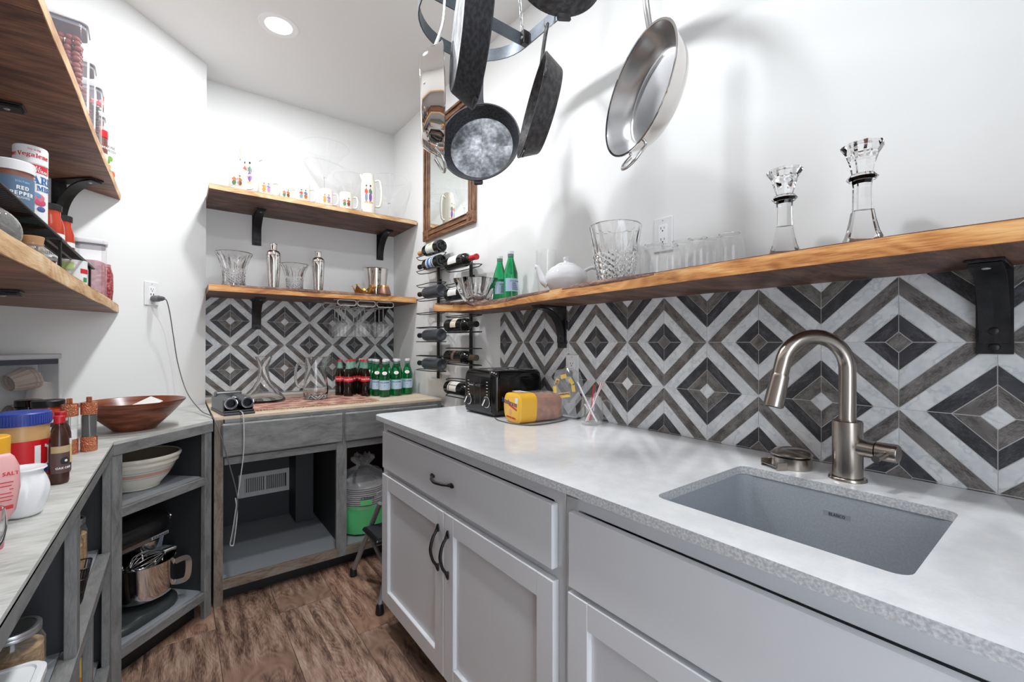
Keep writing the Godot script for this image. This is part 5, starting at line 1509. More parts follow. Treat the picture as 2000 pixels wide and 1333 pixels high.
func pot_rack():
	var yb := 2.362          # lower edge of the bars
	var R := 0.213
	var cx := 0.857
	var zf := 1.318          # the two ends' centres
	var zn := 0.84
	var t := thing("pot_rack", "oval grey steel pot rack hung from ceiling chains", "pot rack", V(cx, yb, (zf + zn) / 2))
	var half := (zf - zn) / 2
	var loop := []
	for p in arc(V(0, 0.024, half), Vector3(R, 0, 0), Vector3(0, 0, -R), 0, 180, 22): loop.append(p)
	for p in arc(V(0, 0.024, -half), Vector3(-R, 0, 0), Vector3(0, 0, R), 0, 180, 22): loop.append(p)
	var g := G.new()
	g.sweep(loop, [v2(-0.0022, -0.024), v2(0.0022, -0.024), v2(0.0022, 0.024), v2(-0.0022, 0.024)], Vector3.UP, true)
	part("oval_band", g, M.bar_steel, t, Transform3D.IDENTITY, 30)
	for s in [-1, 1]:
		part("cross_bar", G.new().box(V(0, 0.024, s * half), Vector3(2 * R - 0.005, 0.048, 0.0044)), M.bar_steel, t)
		for x in [-1, 1]:
			part("corner_joint", G.new().box(V(x * (R - 0.014), 0.024, s * half - s * 0.012), Vector3(0.026, 0.052, 0.022), 0.0015), M.black_iron, t)
			part("bolt", G.new().ball(V(x * (R - 0.028), 0.02, s * half - s * 0.012), Vector3(0.004, 0.007, 0.007), 10, 6), M.zinc, t)
			var c := G.new()
			var from := V(x * (R - 0.014), 0.05, s * half)
			var to := V(x * (R - 0.1), CEIL - yb - 0.01, s * half * 0.8)
			var n := 16
			var d := (to - from) / n
			var dd := d.normalized()
			var sA := dd.cross(Vector3(0, 0, 1)).normalized()
			var sB := dd.cross(sA)
			for k in n:
				var m := from + d * (k + 0.5)
				var sd := sA if k % 2 == 0 else sB
				var hl := d.length() * 0.66
				var lp := []
				for p in arc(m + dd * (hl - 0.006), sd * 0.006, dd * 0.006, 0, 180, 5): lp.append(p)
				for p in arc(m - dd * (hl - 0.006), -sd * 0.006, -dd * 0.006, 0, 180, 5): lp.append(p)
				c.tube(lp, 0.0017, 6, true)
			part("chain", c, M.zinc, t, Transform3D.IDENTITY, 60)
			part("ceiling_eye", G.new().tube(arc(to + Vector3(0, -0.0, 0), Vector3(0.009, 0, 0), Vector3(0, 0.009, 0), 0, 340, 15), 0.002, 6, true), M.zinc, t)
	# the pans, each from its centre, the way it opens and the way its handle points; then the hook that carries it
	var list := [
		["steel", "polished steel pan at the left end of the pot rack, outside facing the shelves", V(0.609, 1.911, 1.137), Vector3(0.86, 0.03, 0.42), Vector3(0.1, 1, 0.02), 0.152, 0.062, 0.265, V(0.644, yb, 1.13), Vector3(0, 0, 1), "steel hook carrying the polished pan at the left end"],
		["steel", "open steel frying pan hanging by itself nearest the right wall", V(0.932, 1.858, 0.694), Vector3(-0.925, 0.133, -0.356), Vector3(0.12, 1, 0.04), 0.157, 0.062, 0.31, V(1.004, yb, 0.686), Vector3(-0.72, 0, -0.69), "steel hook carrying the open steel frying pan"],
		["iron", "round cast-iron skillet facing the room with worn pale cooking surface", V(0.930, 2.000, 1.431), Vector3(-0.71, 0.128, 0.692), Vector3(0.09, 1, -0.1), 0.1605, 0.052, 0.17, V(0.932, yb, 1.517), Vector3(0.93, 0, 0.36), "steel hook carrying the skillet that faces the room"],
		["iron", "cast-iron skillet seen from the side by the right wall", V(0.953, 2.018, 1.145), Vector3(-0.871, 0.211, -0.444), Vector3(0.24, 1, -0.02), 0.165, 0.066, 0.16, V(1.07, yb, 1.15), Vector3(0, 0, 1), "steel hook carrying the skillet seen from the side"],
		["iron", "large cast-iron skillet hung edge-on in the middle of the pot rack", V(0.602, 1.979, 0.92), Vector3(0.93, -0.05, 0.37), Vector3(0.05, 1, 0), 0.16, 0.06, 0.19, V(0.644, yb, 0.93), Vector3(0, 0, 1), "steel hook carrying the large edge-on skillet"],
		["iron", "small dark skillet with its round underside facing the room", V(0.707, 2.09, 0.748), Vector3(0.45, 0.0, -0.893), Vector3(-0.1, 1, 0.0), 0.11, 0.045, 0.15, V(0.675, yb, 0.729), Vector3(0.52, 0, 0.853), "steel hook carrying the small dark skillet"]]
	for k in list:
		var b := pan_basis(k[3], k[4])
		var eye: Vector3
		if k[0] == "steel":
			steel_pan(k[1], k[2], b, k[5], k[6], k[7])
			eye = k[2] + b.x * (k[5] + k[7] - 0.012) + b.y * 0.012
		else:
			var side: bool = "side" in k[1] or "small" in k[1]
			skillet(k[1], k[2], b, k[5], k[6], k[7], M.cast if side else M.cast_worn, M.cast_dull if side else M.cast)
			eye = k[2] + b.x * (k[5] + k[7] * 0.86 + 0.013)
		hook(k[8], k[9], eye, k[10])

# ---------------------------------------------------------------- back wall: shelves and counter
func martini(at: Vector3, r: float, h: float, ch: float, label: String):     # ch: height of the cone
	var t := thing("martini_glass", label, "glass", at, 0.0, "oversized martini glasses on the upper back shelf")
	part("cone", G.new().lathe([v2(0.004, h - ch), v2(r * 0.5, h - ch * 0.5), v2(r, h)], 40), M.pane, t, Transform3D.IDENTITY, 60)
	part("rim", G.new().tube(arc(Vector3(0, h, 0), Vector3(r, 0, 0), Vector3(0, 0, r), 0, 352, 44), 0.0011, 6, true), M.clear, t, Transform3D.IDENTITY, 60)
	part("stem", G.new().lathe([v2(0, 0.006), v2(0.012, 0.006), v2(0.005, 0.02), v2(0.0042, h * 0.3), v2(0.005, h - ch - 0.01), v2(0.009, h - ch + 0.004), v2(0, h - ch + 0.006)], 16), M.clear, t, Transform3D.IDENTITY, 50)
	part("foot", G.new().lathe([v2(0, 0), v2(r * 0.52, 0.0), v2(r * 0.53, 0.002), v2(0.012, 0.007), v2(0, 0.007)], 36), M.clear, t, Transform3D.IDENTITY, 40)
func handle_loop(r: float, y0: float, y1: float, out: float, th: float) -> G:
	return G.new().tube(smooth([Vector3(r * 0.96, y1, 0), Vector3(r + out * 0.7, y1 + 0.004, 0), Vector3(r + out, (y0 + y1) * 0.5 + 0.01, 0), Vector3(r + out * 0.75, y0 + 0.006, 0), Vector3(r * 0.96, y0, 0)], 5), th, 9)
func painted_mug(at: Vector3, s: float, kind: int, turn: float, label: String):
	var t := thing("painted_mug", label, "mug", at, turn, "cream mugs with painted figures on the upper back shelf")
	var r := 0.036 * s
	var h := 0.098 * s
	part("mug", G.new().lathe([v2(0, 0), v2(r * 0.94, 0.0), v2(r, 0.004), v2(r * 0.97, h * 0.5), v2(r * 0.95, h - 0.002), v2(r * 0.93, h), v2(r * 0.87, h - 0.002), v2(r * 0.87, 0.01), v2(0, 0.008)], 36), M["ware%d" % kind], t, Transform3D.IDENTITY, 45)
	part("handle", handle_loop(r, h * 0.2, h * 0.8, 0.026 * s, 0.0046 * s), M.cream, t, Transform3D.IDENTITY, 60)
func painted_pitcher(at: Vector3, slim: bool, turn: float, label: String):
	var t := thing("painted_pitcher", label, "pitcher", at, turn)
	if slim:
		part("body", G.new().lathe([v2(0, 0), v2(0.043, 0.0), v2(0.046, 0.005), v2(0.045, 0.08), v2(0.047, 0.15), v2(0.046, 0.21), v2(0.037, 0.25), v2(0.035, 0.275), v2(0.032, 0.277), v2(0.031, 0.25), v2(0.04, 0.2), v2(0.04, 0.02), v2(0, 0.012)], 40), M.ware3, t, Transform3D.IDENTITY, 45)
		part("spout", G.new().tube(smooth([Vector3(-0.024, 0.232, 0), Vector3(-0.036, 0.25, 0), Vector3(-0.05, 0.274, 0)], 4), [0.016, 0.0155, 0.015, 0.0145, 0.013, 0.0115, 0.01, 0.008, 0.005], 10), M.cream, t, Transform3D.IDENTITY, 60)
		part("handle", handle_loop(0.043, 0.07, 0.236, 0.042, 0.0075), M.cream, t, Transform3D.IDENTITY, 60)
	else:
		part("body", G.new().lathe([v2(0, 0), v2(0.047, 0.0), v2(0.05, 0.006), v2(0.049, 0.1), v2(0.047, 0.18), v2(0.05, 0.265), v2(0.052, 0.29), v2(0.049, 0.291), v2(0.046, 0.265), v2(0.043, 0.18), v2(0.044, 0.02), v2(0, 0.012)], 40), M.ware3, t, Transform3D.IDENTITY, 45)
		var sp := [Vector3(-0.036, 0.235, 0), Vector3(-0.05, 0.268, 0), Vector3(-0.068, 0.3, 0)]
		part("spout", G.new().tube(smooth(sp, 4), [0.022, 0.022, 0.021, 0.02, 0.018, 0.016, 0.013, 0.01, 0.006], 10), M.cream, t, Transform3D.IDENTITY, 60)
		part("handle", handle_loop(0.047, 0.1, 0.235, 0.034, 0.007), M.cream, t, Transform3D.IDENTITY, 60)
func crystal_vase(at: Vector3, s: float, label: String):
	var t := thing("crystal_vase", label, "vase", at, 0.0, "flared crystal vases on the lower back shelf")
	var pts := [v2(0, 0), v2(0.058, 0.0), v2(0.06, 0.004)]
	var am := [0.0, 0.0, 0.0]
	for k in 12:
		pts.append(v2(0.058 - 0.004 * sin(PI * k / 11.0), 0.008 + k * 0.0075)); am.append(0.0025 if k % 2 == 0 else -0.001)
	for k in [[0.058, 0.105, 0.003], [0.064, 0.135, 0.004], [0.078, 0.17, 0.003], [0.0925, 0.196, 0.0], [0.091, 0.198, 0.0], [0.088, 0.196, 0.0], [0.07, 0.16, 0.0], [0.051, 0.11, 0.0], [0.048, 0.02, 0.0], [0, 0.016, 0.0]]:
		pts.append(v2(k[0], k[1])); am.append(k[2])
	for i in pts.size(): pts[i] *= s; am[i] *= s
	part("vase", G.new().lathe(pts, 60, Transform3D.IDENTITY, am, 15), M.clear, t, Transform3D.IDENTITY, 14)
func wine_glass(at: Vector3, label: String):     # hangs by its foot: y = 0 is the foot's top
	var t := thing("wine_glass", label, "glass", at, 0.0, "stemmed wine glasses hanging under the lower back shelf")
	part("foot", G.new().lathe([v2(0, 0.0), v2(0.036, 0.0), v2(0.036, 0.0016), v2(0.008, 0.004), v2(0, 0.004)], 26, Transform3D(Basis.from_scale(Vector3(1, -1, 1)), Vector3.ZERO)), M.clear, t, Transform3D.IDENTITY, 40)
	part("stem", G.new().tube([Vector3(0, -0.003, 0), Vector3(0, -0.01, 0), Vector3(0, -0.09, 0), Vector3(0, -0.098, 0)], [0.006, 0.0036, 0.0036, 0.006], 8), M.clear, t, Transform3D.IDENTITY, 60)
	part("bowl", G.new().lathe([v2(0.004, -0.094), v2(0.02, -0.1), v2(0.034, -0.118), v2(0.039, -0.14), v2(0.037, -0.17), v2(0.032, -0.2)], 28), M.pane, t, Transform3D.IDENTITY, 60)
	part("rim", G.new().tube(arc(Vector3(0, -0.2, 0), Vector3(0.032, 0, 0), Vector3(0, 0, 0.032), 0, 345, 23), 0.0009, 5, true), M.clear, t, Transform3D.IDENTITY, 60)

func back_shelf_things():
	for k in 4: M["ware%d" % k] = mat(Color.WHITE, 0.16); M["ware%d" % k].albedo_texture = tex(ware_img(k))
	var y := 2.0565
	painted_pitcher(V(0.338, y, 2.985), false, cam_turn(0.338, 2.985) - 0.35, "tall cream pitcher with painted couple behind the leftmost mugs")
	painted_mug(V(0.266, y, 2.875), 1.25, 1, cam_turn(0.266, 2.875) - 0.1, "largest cream mug with painted group, leftmost on upper back shelf")
	painted_mug(V(0.405, y, 2.885), 1.12, 2, cam_turn(0.405, 2.885) + 0.1, "cream mug with painted couple in front of the tall cream pitcher")
	painted_mug(V(0.512, y, 2.9), 1.0, 1, cam_turn(0.512, 2.9) + 0.1, "cream mug with red-haired figure, third from the left on upper shelf")
	painted_mug(V(0.602, y, 2.885), 1.18, 0, cam_turn(0.602, 2.885) + 0.1, "cream mug with orange and blue figures, fourth from the left")
	painted_mug(V(0.735, y, 2.87), 1.1, 2, cam_turn(0.735, 2.87) + 0.1, "cream mug with yellow and lilac figures under the tallest martini glass")
	painted_mug(V(0.855, y, 2.87), 1.14, 1, cam_turn(0.855, 2.87) + 0.1, "cream mug with figures next to the slim cream pitcher")
	painted_pitcher(V(1.008, y, 2.9), true, cam_turn(1.008, 2.9), "slim cream pitcher with painted couple at the right of the mugs")
	martini(V(0.775, y, 3.06), 0.15, 0.45, 0.2, "tallest oversized martini glass, behind the mugs")
	martini(V(0.955, y, 3.09), 0.115, 0.3, 0.16, "oversized martini glass behind the slim cream pitcher")
	martini(V(1.185, y, 2.985), 0.122, 0.31, 0.17, "oversized martini glass at the corner end of the upper back shelf")
	y = 1.5275
	crystal_vase(V(0.256, y, 2.95), 1.0, "wide flared crystal vase at the left end of the lower back shelf")
	crystal_vase(V(0.576, y, 2.97), 0.86, "narrower flared crystal vase between the two steel shakers")
	for k in [[0.452, 2.92, 1.0, "polished steel cocktail shaker left of the narrower crystal vase"], [0.708, 2.95, 0.97, "polished steel cocktail shaker right of the narrower crystal vase"]]:
		var t := thing("cocktail_shaker", k[3], "shaker", V(k[0], y, k[1]), 0.0, "steel cocktail shakers on the lower back shelf")
		var s: float = k[2]
		part("body", G.new().lathe([v2(0, 0), v2(0.026 * s, 0.0), v2(0.028 * s, 0.004), v2(0.034 * s, 0.09 * s), v2(0.0385 * s, 0.175 * s), v2(0.0385 * s, 0.2 * s), v2(0.0372 * s, 0.201 * s), v2(0, 0.201 * s)], 40), M.mirror_steel, t, Transform3D.IDENTITY, 50)
		part("shoulder", G.new().lathe([v2(0, 0.201 * s), v2(0.038 * s, 0.202 * s), v2(0.0375 * s, 0.215 * s), v2(0.032 * s, 0.226 * s), v2(0.02 * s, 0.233 * s), v2(0, 0.233 * s)], 40), M.mirror_steel, t, Transform3D.IDENTITY, 50)
		part("cap", G.new().lathe([v2(0, 0.233 * s), v2(0.0185 * s, 0.233 * s), v2(0.0195 * s, 0.262 * s), v2(0.021 * s, 0.266 * s), v2(0.019 * s, 0.27 * s), v2(0, 0.27 * s)], 30), M.mirror_steel, t, Transform3D.IDENTITY, 50)
	var tub := thing("steel_bucket", "shiny steel wine bucket behind the gold crown", "bucket", V(1.105, y, 3.02))
	part("bucket", G.new().lathe([v2(0, 0), v2(0.058, 0.0), v2(0.061, 0.004), v2(0.083, 0.196), v2(0.086, 0.2), v2(0.084, 0.203), v2(0.08, 0.2), v2(0.058, 0.01), v2(0, 0.008)], 44), M.mirror_steel, tub, Transform3D.IDENTITY, 40)
	var cr := thing("crown_ornament", "small gold crown ornament near the right end of the lower back shelf", "crown", V(0.972, y, 2.875))
	var g := G.new()
	var n := 45
	var ro := 0.05
	for i in n:
		var a := TAU * i / n
		var b := TAU * (i + 1) / n
		var hh := func(q: float) -> float:
			var f := fposmod(q / TAU * 5.0, 1.0)
			return 0.022 + 0.036 * pow(absf(f * 2.0 - 1.0), 1.6)
		var ha: float = (hh as Callable).call(a)
		var hb: float = (hh as Callable).call(b)
		var P := func(q: float, yy: float, th: float) -> Vector3:
			var rr := ro + yy * 0.42 - th
			return Vector3(rr * cos(q), yy, rr * sin(q))
		var o := [(P as Callable).call(a, 0.0, 0.0), (P as Callable).call(a, ha, 0.0), (P as Callable).call(b, hb, 0.0), (P as Callable).call(b, 0.0, 0.0)]
		var w := [(P as Callable).call(a, 0.0, 0.002), (P as Callable).call(a, ha, 0.002), (P as Callable).call(b, hb, 0.002), (P as Callable).call(b, 0.0, 0.002)]
		g.face([o[3], o[2], o[1], o[0]]); g.face(w); g.face([o[1], o[2], w[2], w[1]]); g.face([o[0], w[0], w[3], o[3]])
	part("band", g, M.gold, cr, Transform3D.IDENTITY, 30)
	for i in 5:
		var a := TAU * i / 5
		part("bead", G.new().ball(Vector3(cos(a), 0, sin(a)) * (ro + 0.0255) + Vector3(0, 0.06, 0), Vector3.ONE * 0.0052, 12, 8), M.gold, cr)
	part("jewel", G.new().ball(Vector3(0.0, 0.02, 0.058), Vector3(0.005, 0.006, 0.003), 10, 6), M.mirror_steel, cr)
	var fl := thing("gold_flower", "small pale gold flower ornament between the crown and the brown votive", "ornament", V(1.045, y, 2.9))
	part("stem", G.new().cyl(Vector3.ZERO, 0.012, 0.045, 12, 0.005), M.bronze, fl)
	for i in 14:
		var a := TAU * i / 14
		part("petal", G.new().ball(Vector3(0.014, 0, 0), Vector3(0.014, 0.0022, 0.0042), 8, 5), mat(rgb(232, 206, 160), 0.35, 0.6) if i == 0 else fl.get_child(1).get_surface_override_material(0), fl, Transform3D(Basis(Vector3.UP, a) * rot(Vector3(0, 0, 1), 25 + 25 * (i % 2)), Vector3(0, 0.052 + 0.004 * (i % 2), 0)))
	var vo := thing("votive_cup", "brown frosted votive cup next to the steel wine bucket", "candle holder", V(1.105, y, 2.865))
	part("cup", G.new().lathe([v2(0, 0), v2(0.038, 0.0), v2(0.044, 0.006), v2(0.045, 0.02), v2(0.036, 0.05), v2(0.029, 0.07), v2(0.026, 0.07), v2(0.032, 0.05), v2(0.038, 0.02), v2(0, 0.01)], 32), M.bronze, vo, Transform3D.IDENTITY, 50)
	part("rim", G.new().lathe([v2(0.0326, 0.06), v2(0.0296, 0.0702), v2(0.0255, 0.0702)], 32), M.gold, vo)
	# stemware rack of bent wire, screwed under the lower shelf
	var rk := thing("stemware_rack", "white wire stemware rack under the lower back shelf", "rack", V(0.98, 1.489, 0))
	for i in 3:
		var x := -0.125 + i * 0.125
		for q in [[2.845, 0.0], [3.19, 0.0]]:
			var lp := []
			for p in arc(V(x + 0.04, -0.02, q[0]), Vector3(0, 0.018, 0), Vector3(0.018, 0, 0), 0, 180, 8): lp.append(p)
			for p in arc(V(x - 0.04, -0.02, q[0]), Vector3(0, -0.018, 0), Vector3(-0.018, 0, 0), 0, 180, 8): lp.append(p)
			part("end_loop", G.new().tube(lp, 0.0024, 6, true), M.white_plastic if q[0] < 3 else M.white_plastic, rk, Transform3D.IDENTITY, 60)
		for s in [-1, 1]:
			part("rail", G.new().tube([V(x + s * 0.02, -0.0385, 2.845), V(x + s * 0.02, -0.0385, 3.19)], 0.0022, 6), M.white_plastic, rk, Transform3D.IDENTITY, 60)
	part("bracket_strip", G.new().box(V(0, -0.001, 2.9), Vector3(0.38, 0.002, 0.02)), M.white_plastic, rk)
	part("bracket_strip", G.new().box(V(0, -0.001, 3.15), Vector3(0.38, 0.002, 0.02)), M.white_plastic, rk)
	var nm := ["front", "second", "third", "last"]
	for i in 3:
		for q in 4:
			if i == 2 and q == 3: continue
			wine_glass(V(0.855 + i * 0.125, 1.489 - 0.0345, 2.88 + q * 0.078), "hanging wine glass, %s of the %s row under the lower back shelf" % [nm[q], ["left", "middle", "right"][i]])

func back_counter_things():
	var y := 0.8713
	# woven runner
	var rg := thing("table_runner", "red and brown woven runner lying on the back counter", "runner", V(0, y, 0))
	var im := Image.create(512, 256, false, Image.FORMAT_RGB8)
	var a := noise(101, 1.0, 3)
	for yy in 256:
		for xx in 512:
			var q := a.get_noise_2d(xx * 0.012, yy * 0.09) + 0.35 * a.get_noise_2d(xx * 0.2, yy * 0.2)
			var band_: float = sin(yy * 0.16) * 0.35
			var t := clampf(0.5 + q * 1.2 + band_ * 0.5, 0, 0.999)
			var cs := [rgb(96, 62, 58), rgb(168, 96, 86), rgb(196, 150, 132), rgb(222, 200, 180)]
			var k := t * 3
			im.set_pixel(xx, yy, cs[int(k)].lerp(cs[int(k) + 1], k - int(k)))
	var rm := textured(im, 0.9, v2(1.6, 1.9), 0.0, Color.WHITE, 0.15)
	var gg := G.new()
	gg.box(V(0.60, 0.003, 2.76), Vector3(0.64, 0.005, 0.46), 0.0015)
	part("cloth", gg, rm, rg)
	rng.seed = 5
	var fr := G.new()
	for k in 90:
		var x := 0.29 + k * 0.007
		fr.tube([V(x, 0.004, 2.532), V(x + rng.randf_range(-0.004, 0.004), 0.003, 2.518), V(x + rng.randf_range(-0.008, 0.008), 0.0022, 2.5)], 0.0016, 4)
	for k in 64:
		var z := 2.535 + k * 0.007
		fr.tube([V(0.918, 0.004, z), V(0.932, 0.003, z + rng.randf_range(-0.004, 0.004)), V(0.95, 0.0022, z + rng.randf_range(-0.008, 0.008))], 0.0016, 4)
	part("fringe", fr, mat(rgb(178, 148, 116), 0.9), rg).set_meta("kind", "stuff")
	y += 0.0058
	var dc := thing("wine_decanter", "clear glass wine decanter with a wide flat base", "decanter", V(0.395, y, 2.86))
	part("decanter", G.new().lathe([v2(0, 0.004), v2(0.07, 0.0), v2(0.108, 0.004), v2(0.112, 0.012), v2(0.1, 0.03), v2(0.06, 0.075), v2(0.034, 0.12), v2(0.024, 0.165), v2(0.026, 0.2), v2(0.036, 0.236), v2(0.043, 0.256), v2(0.04, 0.257), v2(0.033, 0.236), v2(0.0225, 0.2), v2(0.0205, 0.165), v2(0.03, 0.12), v2(0.056, 0.073), v2(0.096, 0.027), v2(0.105, 0.013), v2(0.07, 0.008), v2(0, 0.012)], 48), M.clear, dc, Transform3D.IDENTITY, 60)
	var pt := thing("glass_pitcher", "clear glass water pitcher with a handle, left of the cola bottles", "pitcher", V(0.66, y, 2.8), cam_turn(0.66, 2.8) + PI)
	part("body", G.new().lathe([v2(0, 0.0), v2(0.05, 0.0), v2(0.058, 0.004), v2(0.066, 0.02), v2(0.07, 0.05), v2(0.066, 0.1), v2(0.056, 0.17), v2(0.06, 0.225), v2(0.066, 0.25), v2(0.063, 0.251), v2(0.056, 0.225), v2(0.052, 0.17), v2(0.062, 0.1), v2(0.066, 0.05), v2(0.058, 0.03), v2(0, 0.026)], 44), M.clear, pt, Transform3D.IDENTITY, 60)
	part("spout", G.new().tube(smooth([Vector3(-0.045, 0.215, 0), Vector3(-0.062, 0.24, 0), Vector3(-0.084, 0.262, 0)], 4), [0.02, 0.02, 0.019, 0.018, 0.016, 0.014, 0.011, 0.008, 0.004], 12), M.pane, pt, Transform3D.IDENTITY, 60)
	part("handle", handle_loop(0.06, 0.075, 0.21, 0.05, 0.0075), M.clear, pt, Transform3D.IDENTITY, 60)
	# colas
	y -= 0.0058
	var cn := ["cola bottle at the front left of the cola group", "cola bottle at the front right of the cola group, beside the green bottles", "cola bottle second from the left behind the front one", "cola bottle in the middle of the cola group", "cola bottle at the back right of the cola group", "cola bottle at the back left, next to the glass pitcher"]
	var cp := [[0.862, 2.835], [0.958, 2.80], [0.90, 2.9], [0.968, 2.89], [0.935, 2.965], [0.835, 2.92]]
	for k in 6:
		var t := thing("cola_bottle", cn[k], "bottle", V(cp[k][0], y, cp[k][1]), cam_turn(cp[k][0], cp[k][1]), "cola bottles on the back counter")
		var r := 0.0295
		part("bottle", G.new().lathe([v2(0, 0), v2(0.024, 0.0), v2(0.0285, 0.004), v2(0.029, 0.03), v2(0.0262, 0.06), v2(0.0265, 0.07), v2(r, 0.094), v2(r, 0.13), v2(0.027, 0.148), v2(0.0205, 0.17), v2(0.0185, 0.178), v2(0, 0.178)], 26), M.cola, t, Transform3D.IDENTITY, 50)
		part("neck", G.new().lathe([v2(0.0187, 0.1775), v2(0.0155, 0.195), v2(0.0135, 0.215), v2(0.0132, 0.226), v2(0, 0.226)], 22), M.coke_glass, t, Transform3D.IDENTITY, 50)
		part("cap", G.new().lathe([v2(0, 0.224), v2(0.0158, 0.224), v2(0.0152, 0.231), v2(0.013, 0.2335), v2(0, 0.2335)], 21, Transform3D.IDENTITY, [0, 0.0006, 0.0], 21), M.red_cap, t)
		var lb := part("label", band(r, 0.096, 0.129, -75, 75), M.red, t)
		letters(lb, "Coca-Cola", 0.0115, M.ink_white, T(Vector3(0, 0.1125, 0)), r + 0.0006, "serif", 700, 0.0004, 0.8)
	# sparkling water
	var wp := [[1.048, 2.705], [1.132, 2.72], [1.222, 2.755], [1.028, 2.785], [1.04, 2.865], [1.1, 2.79], [1.175, 2.795], [1.04, 2.945], [1.115, 2.87], [1.262, 2.835], [1.19, 2.88], [1.0, 3.01]]
	var wn := ["green water bottle at the front left corner of the group", "green water bottle in the middle of the front row", "green water bottle at the right end of the group by the wall", "green water bottle second from the left, behind the front one", "green water bottle third from the left beside the colas", "green water bottle in the second row behind the front left pair", "green water bottle in the second row behind the front right pair", "green water bottle in the third row towards the colas", "green water bottle in the middle of the third row", "green water bottle in the back corner against the wall", "green water bottle in the third row on the right", "green water bottle at the back left next to the colas"]
	for k in 12:
		water_bottle(wn[k], V(wp[k][0], y, wp[k][1]), cam_turn(wp[k][0], wp[k][1]), "sparkling water bottles on the back counter")
	# grey twin-barrel appliance with its cables
	var dv := thing("bottle_opener_dock", "grey twin-barrel electric opener dock at the left end of back counter", "appliance", V(0.222, y, 2.56), 0.12)
	var gm := mat(rgb(96, 98, 101), 0.35, 0.3)
	var bs := G.new()
	bs.box(Vector3(0, 0.006, -0.02), Vector3(0.128, 0.012, 0.3), 0.002)
	part("base", bs, mat(rgb(60, 61, 64), 0.4), dv)
	part("tray", G.new().box(Vector3(0, 0.017, 0.0), Vector3(0.122, 0.01, 0.25), 0.002), M.black, dv)
	for s in [-1, 1]:
		part("side_wall", G.new().box(Vector3(s * 0.06, 0.042, -0.03), Vector3(0.006, 0.06, 0.26), 0.002), gm, dv)
		var bl := G.new()
		bl.lathe([v2(0.019, 0), v2(0.0265, 0.0), v2(0.028, 0.003), v2(0.028, 0.2), v2(0.024, 0.205), v2(0, 0.205)], 28, Transform3D(rot(Vector3.RIGHT, -90), Vector3(s * 0.034, 0.056, 0.12)))
		part("barrel", bl, gm, dv)
		part("barrel_bore", G.new().lathe([v2(0, 0.03), v2(0.019, 0.03), v2(0.0195, 0.0005), v2(0.019, 0.0)], 24, Transform3D(rot(Vector3.RIGHT, -90), Vector3(s * 0.034, 0.056, 0.12))), M.ink, dv)
		part("chrome_ring", G.new().tube(arc(Vector3(s * 0.034, 0.056, 0.121), Vector3(0.0255, 0, 0), Vector3(0, 0.0255, 0), 0, 350, 28), 0.0018, 6, true), M.chrome, dv)
	part("centre_dial", G.new().ball(Vector3(0, 0.074, 0.03), Vector3(0.014, 0.008, 0.014), 18, 8), M.chrome, dv)
	part("rear_block", G.new().box(Vector3(0, 0.052, -0.12), Vector3(0.112, 0.08, 0.06), 0.004), gm, dv)
	var cw := thing("white_cable", "pale charging cable hanging from the grey dock in front of the drawer", "cord")
	part("cable", G.new().tube(smooth([V(0.238, 0.889, 2.44), V(0.244, 0.884, 2.392), V(0.247, 0.84, 2.376), V(0.246, 0.7, 2.372), V(0.226, 0.52, 2.374), V(0.206, 0.36, 2.376), V(0.196, 0.295, 2.378), V(0.203, 0.283, 2.378), V(0.21, 0.295, 2.378), V(0.222, 0.42, 2.374), V(0.215, 0.5, 2.372)], 8), 0.0024, 7), mat(rgb(196, 196, 194), 0.5), cw)
	# plug and grey lead on the diagonal wall
	outlet(V(-0.1045, 1.457, 2.8198), PI / 4, "white wall outlet with a grey plug on the diagonal wall", true)
	var ch := thing("charger_plug", "grey charger plug in the outlet on the diagonal wall", "plug", V(-0.1045, 1.432, 2.8198), PI / 4)
	var cm := mat(rgb(108, 109, 112), 0.45)
	part("body", G.new().tube([Vector3(0.002, 0, 0.008), Vector3(0.002, 0, 0.011), Vector3(0.002, 0, 0.042), Vector3(0.002, 0, 0.045)], [0.013, 0.0155, 0.0155, 0.013], 18), cm, ch)
	part("nose", G.new().tube([Vector3(0.002, 0, 0.0445), Vector3(0.002, 0, 0.06), Vector3(0.002, 0, 0.07)], [0.0125, 0.012, 0.008], 16), mat(rgb(92, 93, 96), 0.45), ch)
	var gl := thing("grey_cable", "grey cable running from the charger plug down to the drawer front", "cord")
	part("cable", G.new().tube(smooth([V(-0.053, 1.432, 2.77), V(-0.042, 1.42, 2.772), V(-0.03, 1.36, 2.80), V(-0.015, 1.24, 2.83), V(0.004, 1.1, 2.85), V(0.04, 0.96, 2.8), V(0.092, 0.885, 2.6), V(0.13, 0.872, 2.43), V(0.155, 0.8, 2.376), V(0.19, 0.66, 2.372), V(0.222, 0.5, 2.371), V(0.213, 0.38, 2.372), V(0.2, 0.3, 2.374)], 8), 0.0024, 7), mat(rgb(98, 98, 98), 0.5), gl)
	# bag of paper plates in the right-hand bay
	var bg := thing("plate_bag", "clear bag of paper plates with a green base in the right bay", "bag", V(0.885, 0.1145, 2.62), -0.15)
	var ns := noise(121, 1.0, 3)
	var ring := func(r: float, yy: float, rough: float) -> PackedVector3Array:
		var p := PackedVector3Array()
		for j in 30:
			var an := TAU * j / 30
			var w := r * (1.0 + rough * ns.get_noise_2d(j * 1.7, yy * 50.0))
			p.append(Vector3(cos(an) * w, yy + rough * 0.03 * ns.get_noise_2d(j * 2.1 + 30, yy * 30), sin(an) * w))
		return p
	var low := []
	for k in [[0.1, 0.0, 0.03], [0.132, 0.012, 0.05], [0.138, 0.06, 0.07], [0.135, 0.12, 0.05], [0.134, 0.165, 0.02]]: low.append((ring as Callable).call(k[0], k[1], k[2]))
